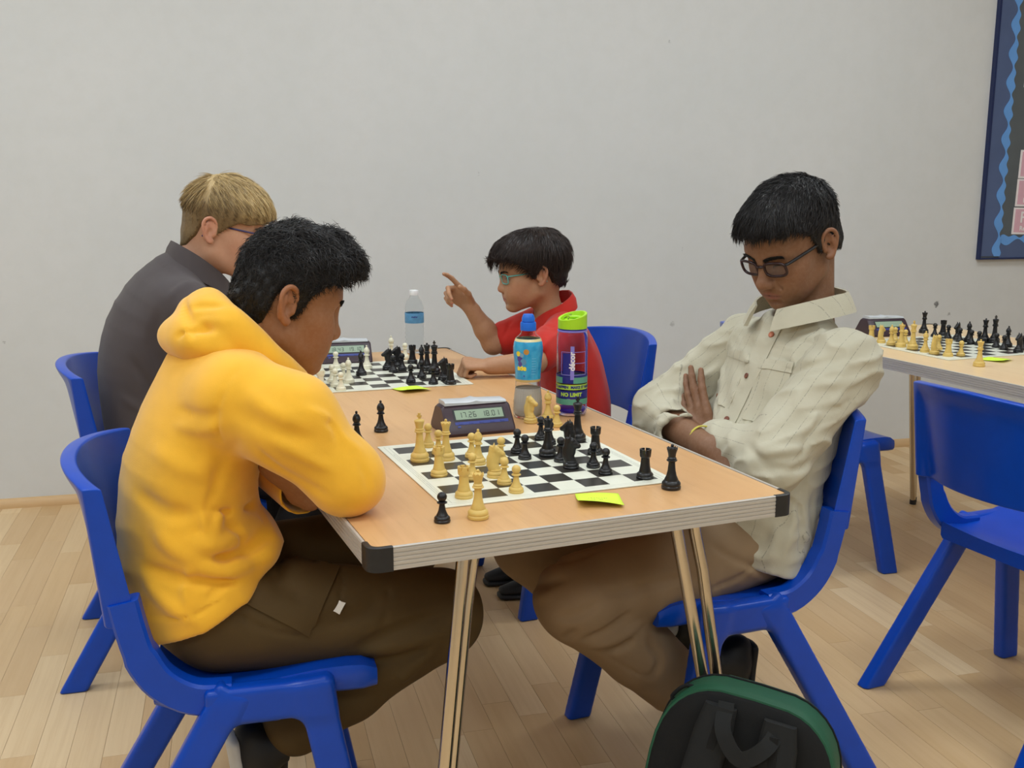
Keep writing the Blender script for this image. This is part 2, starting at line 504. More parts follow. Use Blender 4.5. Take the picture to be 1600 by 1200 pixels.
def struct(name, mb, m, rz=WALL_YAW):
    o = mb.build(name, m, None, smooth=False); o.rotation_euler = (0, 0, rz); o['kind'] = 'structure'; return o
wb = MB().box(X0, X1, 0, 0.12, 0, CEIL).build('wall_back', M_WALL, None, smooth=False)
wb.location = rw(0, WD); wb.rotation_euler = (0, 0, WALL_YAW); wb['kind'] = 'structure'
struct('wall_left', MB().box(X0 - 0.12, X0, Y0, WD, 0, CEIL), M_WALL2)
struct('wall_right', MB().box(X1, X1 + 0.12, Y0, WD, 0, CEIL), M_WALL2)
struct('wall_front', MB().box(X0, X1, Y0 - 0.12, Y0, 0, CEIL), M_WALL2)
struct('ceiling', MB().box(X0, X1, Y0, WD, CEIL, CEIL + 0.1), M_CEIL)

def wood_floor_material():
    m, t, b = new_mat('maple_floor_strips')
    geo = t.add('ShaderNodeNewGeometry'); oi = t.add('ShaderNodeObjectInfo')
    rnd = t.math('FRACT', t.math('ADD', t.math('MULTIPLY', oi.outputs['Random'], 7.31), t.math('MULTIPLY', geo.outputs['Random Per Island'], 3.17)))
    pos = t.mapping(geo.outputs['Position'], rot=(0, 0, -WALL_YAW))
    off = t.add('ShaderNodeCombineXYZ'); t.link(t.math('MULTIPLY', rnd, 37.0), off.inputs[0]); t.link(t.math('MULTIPLY', rnd, 91.0), off.inputs[1])
    add = t.add('ShaderNodeVectorMath', operation='ADD'); t.link(pos, add.inputs[0]); t.link(off.outputs[0], add.inputs[1])
    g1 = t.noise(t.mapping(add.outputs[0], (70, 2.2, 1)), 1.0, 5, 0.6); g2 = t.noise(t.mapping(add.outputs[0], (9, 1.0, 1)), 1.0, 4, 0.6)
    cr = t.add('ShaderNodeValToRGB'); e = cr.color_ramp.elements
    e[0].position = 0.0; e[0].color = S(196, 160, 114); e[1].position = 1.0; e[1].color = S(228, 202, 163)
    for p_, c_ in ((0.22, S(214, 181, 136)), (0.55, S(208, 175, 132)), (0.8, S(219, 189, 146))):
        k = e.new(p_); k.color = c_
    t.link(rnd, cr.inputs[0])
    c = t.mix(t.math('MULTIPLY', t.ramp(g1, 0.35, 0.75), 0.30), cr.outputs[0], S(190, 152, 106))
    c = t.mix(t.math('MULTIPLY', t.ramp(g2, 0.4, 0.8), 0.35), c, S(228, 200, 160))
    t.link(c, b.inputs['Base Color']); b.inputs['Roughness'].default_value = 0.42; b.inputs['Specular IOR Level'].default_value = 0.4
    t.link(t.bump(g1, 0.05, 0.001), b.inputs['Normal'])
    return m
M_FLOOR = wood_floor_material()
M_SUB = mat('floor_underlay', S(120, 88, 54), 0.8)
floor = struct('floor', MB().box(X0, X1, Y0, WD, -0.06, -0.005), M_SUB)

# floor strips: laid square to the back wall, random lengths
def pix(p):
    x, y, z = p[0], p[1], p[2] - CAM_H
    d = y*math.cos(PITCH) - z*math.sin(PITCH); u = y*math.sin(PITCH) + z*math.cos(PITCH)
    if d < 0.05: return None
    return 800 + F_PX*x/d, 600 - F_PX*u/d, d
rng = random.Random(11)
SW = 0.0725; strips = []
nx = int((X1 - X0)/SW)
for i in range(nx):
    x = X0 + i*SW; y = Y0 - rng.uniform(0, 0.5)
    while y < WD - 0.02:
        L = rng.uniform(0.38, 0.66); y1 = min(y + L, WD); y0_ = max(y, Y0)
        if y1 - y0_ > 0.02: strips.append((x, x + SW, y0_, y1))
        y += L
vis = []
for s_ in strips:
    best = None
    for fx in (0.1, 0.5, 0.9):
        for fy in (0.05, 0.35, 0.65, 0.95):
            q = pix(rw(s_[0] + fx*SW, s_[2] + fy*(s_[3] - s_[2])))
            if q and -5 < q[0] < 1605 and 640 < q[1] < 1205:
                best = q[2] if best is None else min(best, q[2])
    vis.append(best)
order = sorted([k for k in range(len(strips)) if vis[k] is not None], key=lambda k: vis[k])[:300]
chosen = set(order)
unit = MB().box(-0.5, 0.5, -0.5, 0.5, -0.004, 0.0)
first = None; GAP = 0.0007
for k in order:
    x0, x1, y0_, y1 = strips[k]
    if first is None:
        o = unit.build('plank', M_FLOOR, floor, smooth=False); first = o
    else:
        o = bpy.data.objects.new('plank', first.data); link(o, floor)
    o.location = ((x0 + x1)/2, (y0_ + y1)/2, 0); o.scale = (x1 - x0 - GAP, y1 - y0_ - GAP, 1)
rest = MB()
for k, (x0, x1, y0_, y1) in enumerate(strips):
    if k in chosen: continue
    g = GAP/2
    rest.raw([(x0+g, y0_+g, 0), (x1-g, y0_+g, 0), (x1-g, y1-g, 0), (x0+g, y1-g, 0), (x0+g, y0_+g, -0.004), (x1-g, y0_+g, -0.004), (x1-g, y1-g, -0.004), (x0+g, y1-g, -0.004)],
             [(0, 1, 2, 3), (0, 4, 5, 1), (1, 5, 6, 2), (2, 6, 7, 3), (3, 7, 4, 0)])
ro = rest.build('plank_field', M_FLOOR, floor, smooth=False); ro['kind'] = 'stuff'

# skirting: low quarter-round strip of wood
M_SKIRT = mat('skirting_wood', S(205, 170, 125), 0.45, var=0.08, vscale=3, stretch=(0.6, 8, 8))
prof = [(0, 0), (-0.022, 0), (-0.022, 0.012), (-0.017, 0.026), (-0.010, 0.034), (0, 0.036)]
sk = MB()
sk.loft([[(X0, WD + p[0], p[1]) for p in prof], [(X1, WD + p[0], p[1]) for p in prof]])
sk = sk.build('baseboard_back', M_SKIRT, None, sharp=50); sk.rotation_euler = (0, 0, WALL_YAW); sk['kind'] = 'structure'

# ceiling lamps that the light comes from
M_LAMPF = mat('lamp_frame', S(230, 230, 228), 0.5, var=0.0)
def emit(name, col, st):
    m, t, b = new_mat(name); b.inputs['Base Color'].default_value = (0.8, 0.8, 0.8, 1); b.inputs['Emission Color'].default_value = col; b.inputs['Emission Strength'].default_value = st
    return m
M_DIFF = emit('lamp_diffuser', (0.86, 0.945, 1.0, 1), 3.0)
CEILO = bpy.data.objects['ceiling']
for k, (x, y) in enumerate(LIGHT_POS):
    q = (Matrix.Rotation(-WALL_YAW, 3, 'Z') @ Vector((x, y, 0)))
    f = MB()
    for a in ((-0.62, 0.62, -0.32, -0.30), (-0.62, 0.62, 0.30, 0.32), (-0.62, -0.60, -0.30, 0.30), (0.60, 0.62, -0.30, 0.30)): f.box(a[0], a[1], a[2], a[3], -0.035, 0.0)
    fo = f.build('lamp_frame', M_LAMPF, CEILO, smooth=False); fo.location = (q.x, q.y, CEIL)
    MB().box(-0.6, 0.6, -0.3, 0.3, -0.015, -0.005).build('lamp_diffuser', M_DIFF, fo, smooth=False)

# ------------------------------------------------------------------ notice board on the back wall
BX0, BZ0, BW, BH = 3.49, 0.907, 1.62, 1.42
bd = empty('notice_board', rw(BX0, WD), WALL_YAW)
tag(bd, 'dark notice board with wavy blue border trim on the white wall', 'notice board')
M_NAVY = mat('navy_frame', S(22, 38, 84), 0.4, var=0.05)
M_SLATE = mat('slate_blue_paper', S(82, 98, 136), 0.7, var=0.06, vscale=6)
M_CHAR = mat('charcoal_paper', S(92, 98, 102), 0.8, var=0.08, vscale=5)
M_SKYB = mat('bright_blue_card', S(104, 160, 228), 0.6, var=0.04)
fr = MB()
fr.box(-0.004, 0.006, -0.024, 0, BZ0, BZ0 + BH).box(BW - 0.006, BW + 0.004, -0.024, 0, BZ0, BZ0 + BH)
fr.box(0.006, BW - 0.006, -0.024, 0, BZ0, BZ0 + 0.008).box(0.006, BW - 0.006, -0.024, 0, BZ0 + BH - 0.008, BZ0 + BH)
fr.build('frame', M_NAVY, bd, smooth=False)
MB().box(0.006, BW - 0.006, -0.016, 0, BZ0 + 0.008, BZ0 + BH - 0.008).build('backing', M_CHAR, bd, smooth=False)
def wavy(length, out):
    """border strip along +x from 0: slate band with a bright wavy band; returns two meshes as point lists"""
    n = int(length/0.008); o_, i_ = [], []
    for k in range(n + 1):
        s_ = k*length/n; ph = s_/0.130*2*math.pi
        o_.append((s_, 0.082 - 0.015*math.sin(ph)))
        i_.append((s_, 0.112 + 0.006*math.sin(2*ph + 0.4) + 0.003*math.sin(ph)))
    return o_, i_
def strip_pieces(length, place, tagname):
    o_, i_ = wavy(length, 0)
    for nm, A, B, m, y in (('border_paper', [(p[0], 0.007) for p in o_], i_, M_SLATE, -0.0185), ('wavy_trim', o_, i_, M_SKYB, -0.0205)):
        mb = MB(); n = len(A)
        ring = [place(*p) for p in A] + [place(*p) for p in reversed(B)]
        v = [(x, y, z) for x, z in ring] + [(x, y + 0.0018, z) for x, z in ring]; N = len(ring); f = []
        for k in range(n - 1):
            a, b = k, k + 1; c, d = N - 2 - k, N - 1 - k
            f.append((a, b, c, d)); f.append((a + N, d + N, c + N, b + N))
        for k in range(N): f.append((k, (k + 1) % N, (k + 1) % N + N, k + N))
        mb.raw(v, f); mb.build(nm, m, bd, smooth=False)
strip_pieces(BH - 0.03, lambda s_, w: (w, BZ0 + 0.015 + s_), 'l')
strip_pieces(BW - 0.13, lambda s_, w: (0.112 + s_, BZ0 + w), 'b')
strip_pieces(BW - 0.13, lambda s_, w: (0.112 + s_, BZ0 + BH - w), 't')
M_PINK = mat('pink_print', S(222, 176, 192), 0.6, var=0.05)
M_WHITEP = mat('white_paper', S(240, 234, 236), 0.6, var=0.02)
def card(x, z, w, h, big, small, tilt=0.0, col=None):
    c = empty('card', (x, -0.018, z), 0, bd); c.rotation_euler = (0, tilt, 0)
    MB().box(0, w, -0.0012, 0.001, 0, h).build('card_edge', M_WHITEP, c, smooth=False)
    MB().box(0.010, w - 0.010, -0.0022, -0.0012, 0.010, h - 0.008).build('card_print', col or M_PINK, c, smooth=False)
    for tx, sz, zz in ((big, 0.075, h*0.62), (small, 0.030, h*0.22)):
        if not tx: continue
        v, f = text_mesh(tx, sz, 0.0012)
        x0 = min(p[0] for p in v); mesh_obj('lettering', [(0.042 + p[0] - x0, -0.0028, zz + p[1]) for p in v], f, M_WHITEP, c, False)
card(0.182, 1.293, 0.26, 0.133, 'S', 'Re', 0.02); card(0.178, 1.160, 0.26, 0.130, 'P', 'Re', 0.02); card(0.172, 1.027, 0.26, 0.128, 'Pa', 'Re', 0.02)
card(0.168, 1.715, 0.30, 0.155, '', '', 0.03, M_WHITEP)
# ------------------------------------------------------------------ folding tables
def beech_material(c1=None, c2=None, c3=None):
    c1, c2, c3 = c1 or S(218, 173, 122), c2 or S(210, 161, 110), c3 or S(195, 145, 96)
    m, t, b = new_mat('beech_laminate')
    tc = t.add('ShaderNodeTexCoord').outputs['Object']
    g1 = t.noise(t.mapping(tc, (42, 2.6, 1)), 1.0, 6, 0.62); g2 = t.noise(t.mapping(tc, (5, 0.8, 1)), 1.0, 4, 0.6); g3 = t.noise(t.mapping(tc, (150, 14, 1)), 1.0, 3, 0.6)
    c = t.mix(t.ramp(g2, 0.3, 0.72), c1, c2)
    c = t.mix(t.math('MULTIPLY', t.ramp(g1, 0.45, 0.75), 0.45), c, c3)
    c = t.mix(t.math('MULTIPLY', t.ramp(g3, 0.55, 0.75), 0.25), c, tuple(0.9*q for q in c3[:3]) + (1.0,))
    t.link(c, b.inputs['Base Color']); b.inputs['Roughness'].default_value = 0.36; b.inputs['Specular IOR Level'].default_value = 0.42
    return m
M_BEECH = beech_material()
M_ALU = mat('edging_aluminium', S(196, 191, 184), 0.42, metal=0.25, var=0.08, vscale=5, stretch=(1, 1, 40))
M_BLACKP = mat('black_rubber', S(34, 35, 38), 0.45, var=0.1, vscale=60, bump=0.1, bscale=200)
M_CHROME = mat('worn_chrome', S(205, 198, 186), 0.18, metal=1.0, var=0.05, vscale=6)
M_UNDER = mat('table_underside', S(120, 112, 104), 0.7, var=0.05)
M_RAIL = mat('violet_steel_rail', S(52, 40, 130), 0.45, var=0.05)

def table(b0, a0, W, L, label, top=None):
    t = empty('folding_table', lw(a0, b0), TA); tag(t, label, 'table')
    e = 0.007; T = 0.036; zt = TZ
    MB().box(e, W - e, e, L - e, zt - T + 0.003, zt - 0.0006).build('tabletop', top or M_BEECH, t, smooth=False)
    # ridged edging: profile (out, z)
    pr = [(0.012, -T), (0.0, -T)]
    for k in range(5):
        z0 = -T + 0.0015 + k*0.0066
        pr += [(0.0, z0), (0.0, z0 + 0.0045), (0.0013, z0 + 0.0050), (0.0013, z0 + 0.0062)]
    pr += [(0.0, -0.0004), (0.001, 0.0008), (0.0045, 0.0008), (0.0052, -0.0004), (0.0052, -0.004), (0.012, -0.004)]
    cc = 0.036
    def edge(fn, length):
        MB().loft([[fn(p[0], s_) + (zt + p[1],) for p in pr] for s_ in (cc, length - cc)]).build('edge_strip', M_ALU, t, smooth=False)
    edge(lambda o, s_: (s_, o), W); edge(lambda o, s_: (s_, L - o), W); edge(lambda o, s_: (o, s_), L); edge(lambda o, s_: (W - o, s_), L)
    # moulded corner caps
    for sx, sy in ((0, 0), (1, 0), (1, 1), (0, 1)):
        mb = MB(); out = []; inn = []
        r = 0.020
        path = [(cc + 0.001, -0.0015)] + [(r - 0.0015 - (r)*math.sin(q), r - 0.0015 - r*math.cos(q)) for q in np.linspace(0, math.pi/2, 7)] + [(-0.0015, cc + 0.001)]
        pin = [(cc + 0.001, 0.0075)] + [(r - (r - 0.0075)*math.sin(q), r - (r - 0.0075)*math.cos(q)) for q in np.linspace(0, math.pi/2, 7)] + [(0.0075, cc + 0.001)]
        fx = (lambda x: W - x) if sx else (lambda x: x); fy = (lambda y: L - y) if sy else (lambda y: y)
        n = len(path); rings = []
        for (o_, i_) in zip(path, pin):
            rings.append([(fx(o_[0]), fy(o_[1]), zt - T - 0.001), (fx(o_[0]), fy(o_[1]), zt + 0.0005), (fx(o_[0]*0.7 + i_[0]*0.3), fy(o_[1]*0.7 + i_[1]*0.3), zt + 0.0018),
                          (fx(i_[0]), fy(i_[1]), zt + 0.0012), (fx(i_[0]), fy(i_[1]), zt - T - 0.001)])
        mb.loft(rings).build('corner_cap', M_BLACKP, t, sharp=30)
    # legs: at each end two pairs of tubes, the outer one bent over into the cross bar
    for yb, sy in ((0.095, -1), (L - 0.095, 1)):
        ft = yb + sy*0.05
        ft = yb + sy*0.055; z1 = zt - T - 0.012
        for side in (0, 1):
            if side == 0: tp, fo, bx, bf, dr = 0.185, 0.098, 0.206, 0.118, 1
            else: tp, fo, bx, bf, dr = W - 0.184, W - 0.062, W - 0.122, W - 0.036, -1
            MB().tube([(tp, yb, zt - T), (fo, ft, 0.012)], 0.0112, 14).build('leg', M_CHROME, t, sharp=60)
            arc = [(bx + dr*0.085, yb + 0.024, z1)] + [(bx + dr*(0.045 - 0.045*math.sin(q)), yb + 0.024, z1 - 0.045 + 0.045*math.cos(q)) for q in np.linspace(0.0, 1.5, 8)]
            arc += [(bx + (bf - bx)*0.15, yb + 0.024 + (ft - yb)*0.15, z1 - 0.11), (bf, ft + 0.024, 0.012)]
            MB().tube(arc, 0.0112, 14).build('leg', M_CHROME, t, sharp=60)
            for q_, e_ in ((fo, 0.0), (bf, 0.024)): MB().tube([(q_, ft + e_, 0.0), (q_, ft + e_, 0.02)], 0.0128, 12).build('foot_cap', M_BLACKP, t)
        MB().tube([(0.28, yb + 0.024, zt - T - 0.012), (W - 0.20, yb + 0.024, zt - T - 0.012)], 0.0112, 10).build('cross_bar', M_CHROME, t)
        ry = yb - sy*0.05
        MB().box(0.27, W - 0.27, ry - 0.012, ry + 0.012, zt - T - 0.034, zt - T, 0.002).build('under_rail', M_RAIL, t, smooth=False)
        for xx in (0.235, W - 0.275):
            MB().box(xx, xx + 0.045, ry - 0.016, ry + 0.016, zt - T - 0.040, zt - T, 0.004).build('hinge_block', M_BLACKP, t, smooth=False)
    return t
TABW, TABL = 0.762, 1.83
table(0, 0, TABW, TABL, 'beech folding table in the foreground carrying two chess boards')
table(-0.115, 1.975, TABW, TABL, 'beech folding table at the right edge with an untouched third game', beech_material(S(238, 210, 168), S(232, 200, 156), S(220, 186, 140)))  # same beech; brighter light and reflections on this top put into paler tones

# ------------------------------------------------------------------ moulded blue chairs
M_BLUE = mat('blue_polypropylene', S(3, 70, 186), 0.28, var=0.04, vscale=25, bump=0.08, bscale=900, bdist=0.0005, spec=0.45)
def make_chair():
    c = empty('school_chair')
    # backrest: curved panel with deep side flanges
    us = [0.0, 0.02, 0.08, 0.25, 0.45, 0.65, 0.82, 0.92, 0.98, 1.0]
    vs = [-1.0, -0.985, -0.95, -0.90, -0.84, -0.76, -0.62, -0.46, -0.30, -0.15, 0.0]; vs = vs + [-q for q in reversed(vs[:-1])]
    sst = lambda x, a, b: (lambda q: q*q*(3 - 2*q))(min(max((x - a)/(b - a), 0.0), 1.0))
    def back(u, v, off):
        z = 0.556 + u*(0.234 + 0.016*(1 - v*v)); w = 0.216 - 0.010*(1 - u)
        x = -0.135 - 0.040*u - 0.062*(1 - abs(v)**2.2)
        th = 0.012 + (0.036 - 0.020*u)*sst(abs(v), 0.82, 0.94) + 0.014*sst(u, 0.86, 0.95)*(1 - sst(abs(v), 0.82, 0.94))
        return (x - off*th, w*v, z)
    rings = []
    for u in us:
        rings.append([back(u, v, 0) for v in vs] + [back(u, v, 1) for v in reversed(vs)])
    bk = MB().loft(rings, caps=False)
    n = len(vs)                      # close bottom and top with quads
    for base in (0, (len(us) - 1)*2*n):
        for k in range(n - 1): bk.f.append((base + k, base + k + 1, base + 2*n - 2 - k, base + 2*n - 1 - k))
    bk = bk.build('backrest', M_BLUE, c, sharp=180)
    ss = bk.modifiers.new('round', 'SUBSURF'); ss.levels = 2; ss.render_levels = 2
    # uprights that sweep from the backrest into the seat sides
    for sg in (1, -1):
        path = catmull([(-0.158, sg*0.193, 0.60), (-0.150, sg*0.192, 0.555), (-0.136, sg*0.190, 0.50), (-0.108, sg*0.188, 0.452), (-0.060, sg*0.187, 0.420), (0.0, sg*0.187, 0.414)], 4)
        rings = []
        for i, p in enumerate(path):
            d = path[min(i + 1, len(path) - 1)] - path[max(i - 1, 0)]; d /= np.linalg.norm(d); nrm = np.array([d[2], 0, -d[0]])
            hw = 0.024 if i < 8 else 0.027; hy = 0.019
            q = [(-hw, -hy + .005), (-hw + .005, -hy), (hw - .005, -hy), (hw, -hy + .005), (hw, hy - .005), (hw - .005, hy), (-hw + .005, hy), (-hw, hy - .005)]
            rings.append([tuple(p + nrm*a + np.array([0, 1, 0])*b_) for a, b_ in q])
        MB().loft(rings).build('back_upright', M_BLUE, c, sharp=40)
    # seat: dished slab with rolled front
    nx, ny = 16, 12
    xs = np.linspace(-0.125, 0.243, nx)
    zt_ = np.interp(xs, [-0.125, -0.10, -0.05, 0.05, 0.14, 0.19, 0.225, 0.243], [0.442, 0.434, 0.428, 0.434, 0.447, 0.450, 0.446, 0.432])
    zb_ = np.interp(xs, [-0.125, -0.05, 0.05, 0.14, 0.21, 0.243], [0.400, 0.386, 0.392, 0.402, 0.402, 0.400])
    wv = np.interp(xs, [-0.125, -0.09, 0.0, 0.2, 0.235, 0.243], [0.168, 0.185, 0.190, 0.200, 0.196, 0.185])
    rings = []
    for x, z1, z0, w in zip(xs, zt_, zb_, wv):
        ring = [(x, w*(-1 + 2*j/ny)*0.985, z1 - 0.008*(1 - (-1 + 2*j/ny)**2)) for j in range(ny + 1)]
        ring = [(x, -w, z1 - 0.010)] + ring + [(x, w, z1 - 0.010), (x, w, z0 + 0.008), (x, w*0.96, z0)] + [(x, w*0.96*(1 - 2*j/4), z0) for j in range(1, 4)] + [(x, -w*0.96, z0), (x, -w, z0 + 0.008)]
        rings.append(ring)
    st = MB().loft(rings).build('seat', M_BLUE, c, sharp=50)
    # legs: moulded A-frames, rounded, the rail between them split at its middle
    for sg in (1, -1):
        for top, foot, wid, cutn in (((0.134, sg*0.199, 0.425), (0.216, sg*0.238, -0.01), 0.029, (-1, 0, 0)), ((0.000, sg*0.199, 0.425), (-0.254, sg*0.238, -0.01), 0.029, (1, 0, 0))):
            m = Model(); A, B = np.array(top), np.array(foot); d = (A - B)/np.linalg.norm(A - B); x = np.array([1.0, 0, 0]); x = x - d*(x @ d); x /= np.linalg.norm(x); y = np.cross(d, x)
            m.add(Box((A + B)/2, (wid, 0.0185, np.linalg.norm(A - B)/2 + 0.01), 0.009, np.stack([x, y, d], 1)), 0.01)
            if cutn[0] < 0: m.add(Box((0.060, sg*0.200, 0.405), (0.103, 0.0185, 0.033), 0.011), 0.024)
            else: m.add(Box((0.030, sg*0.199, 0.398), (0.055, 0.0175, 0.028), 0.011), 0.014)
            m.cut((0, 0, 0.0), (0, 0, -1), 0.003)
            V, F = m.mesh((-0.32, sg*0.22 - 0.06, -0.02), (0.29, sg*0.22 + 0.06, 0.46), 0.0045)
            np_mesh('leg', smooth_verts(V, F, 1, 0.3), F, M_BLUE, c)
    return c
CHAIR = make_chair()
def chair(a, b, yaw, label, first=False):
    o = CHAIR if first else copy_tree(CHAIR)
    o.location = lw(a, b); o.rotation_euler = (0, 0, TA + yaw)
    tag(o, label, 'chair', 'moulded blue school chairs'); return o
chair(-0.150, 0.420, -0.15, 'blue plastic chair under the person in the yellow hoodie', True)
chair(-0.166, 1.448, -0.12, 'blue plastic chair under the person in the dark grey polo')
chair(0.880, 0.405, math.pi - 0.02, 'blue plastic chair under the person in the pale striped shirt')
chair(1.010, 1.450, math.pi - 0.02, 'blue plastic chair behind the child in the red polo')
chair(1.862, 1.380, -0.14, 'empty blue plastic chair half hidden behind the person in the pale shirt')
chair(1.680, 0.265, 0.0, 'empty blue plastic chair seen from behind at the right edge')
# ------------------------------------------------------------------ chess boards (printed roll-up mats)
MS = 0.444; SQ = 0.0492
def board_material():
    m, t, b = new_mat('printed_vinyl_board')
    tc = t.add('ShaderNodeTexCoord').outputs['Object']
    sep = t.add('ShaderNodeSeparateXYZ'); t.link(tc, sep.inputs[0]); x, y = sep.outputs[0], sep.outputs[1]
    H4 = SQ*4
    ix = t.math('FLOOR', t.math('DIVIDE', t.math('ADD', x, H4), SQ)); iy = t.math('FLOOR', t.math('DIVIDE', t.math('ADD', y, H4), SQ))
    par = t.math('MODULO', t.math('ADD', t.math('ADD', ix, iy), 20.0), 2.0)
    mx = t.math('MAXIMUM', t.math('ABSOLUTE', x), t.math('ABSOLUTE', y)); mn = t.math('MINIMUM', t.math('ABSOLUTE', x), t.math('ABSOLUTE', y))
    ins = t.math('LESS_THAN', mx, H4)
    dark = t.math('MULTIPLY', ins, par)
    nz = t.noise(tc, 40, 3)
    white = t.mix(nz, S(240, 241, 226), S(233, 234, 216)); blk = t.mix(nz, S(48, 45, 40), S(62, 58, 52))
    c = t.mix(dark, white, blk)
    # thin ruled lines and a row of tiny print on the margin
    for r0 in (H4 + 0.0065, H4 + 0.0145):
        ln = t.math('LESS_THAN', t.math('ABSOLUTE', t.math('SUBTRACT', mx, r0)), 0.00055)
        c = t.mix(t.math('MULTIPLY', ln, 0.45), c, S(90, 94, 90))
    pr = t.math('LESS_THAN', t.math('ABSOLUTE', t.math('SUBTRACT', mx, H4 + 0.0105)), 0.0013)
    sm = t.math('ADD', x, t.math('MULTIPLY', y, 1.0))
    n2 = t.noise(t.mapping(tc, (900, 900, 1)), 1.0, 1)
    gate = t.math('MULTIPLY', t.math('GREATER_THAN', n2, 0.55), t.math('LESS_THAN', mn, 0.15))
    sidex = t.math('GREATER_THAN', t.math('ABSOLUTE', x), t.math('ABSOLUTE', y))
    c = t.mix(t.math('MULTIPLY', t.math('MULTIPLY', pr, gate), t.math('MULTIPLY', sidex, 0.75)), c, S(70, 72, 70))
    t.link(c, b.inputs['Base Color']); b.inputs['Roughness'].default_value = 0.30; b.inputs['Specular IOR Level'].default_value = 0.45
    t.link(t.bump(t.noise(tc, 18, 3), 0.10, 0.002), b.inputs['Normal'])
    return m
M_BOARD = board_material()
def board(a, b, yaw, label):
    n = 12; v, f = [], []
    h = MS/2
    for zz in (0.0002, 0.0016):
        for i in range(n + 1):
            for j in range(n + 1):
                v.append((-h + MS*i/n, -h + MS*j/n, zz))
    k = (n + 1)**2
    for i in range(n):
        for j in range(n):
            q = (i*(n+1) + j, (i+1)*(n+1) + j, (i+1)*(n+1) + j + 1, i*(n+1) + j + 1)
            f.append(tuple(p + k for p in q)); f.append(q[::-1])
    for i in range(n):
        for (p, q) in (((i)*(n+1), (i+1)*(n+1)), ((i+1)*(n+1) + n, i*(n+1) + n), (i + 1, i), (n*(n+1) + i, n*(n+1) + i + 1)):
            f.append((p, q, q + k, p + k))
    o = mesh_obj('chess_board', v, f, M_BOARD, None, False); o.location = lw(a, b, TZ); o.rotation_euler = (0, 0, TA + yaw)
    tag(o, label, 'chess board', 'roll-up chess boards'); return o
board(0.397, 0.371, -0.017, 'black and white vinyl chess board nearest the camera')
board(0.402, 1.414, -0.068, 'black and white vinyl chess board carrying the ivory pieces')
board(2.345, 1.222, -0.02, 'black and white vinyl chess board set for a new game on the right table')
BT = TZ + 0.0016     # height of a board surface

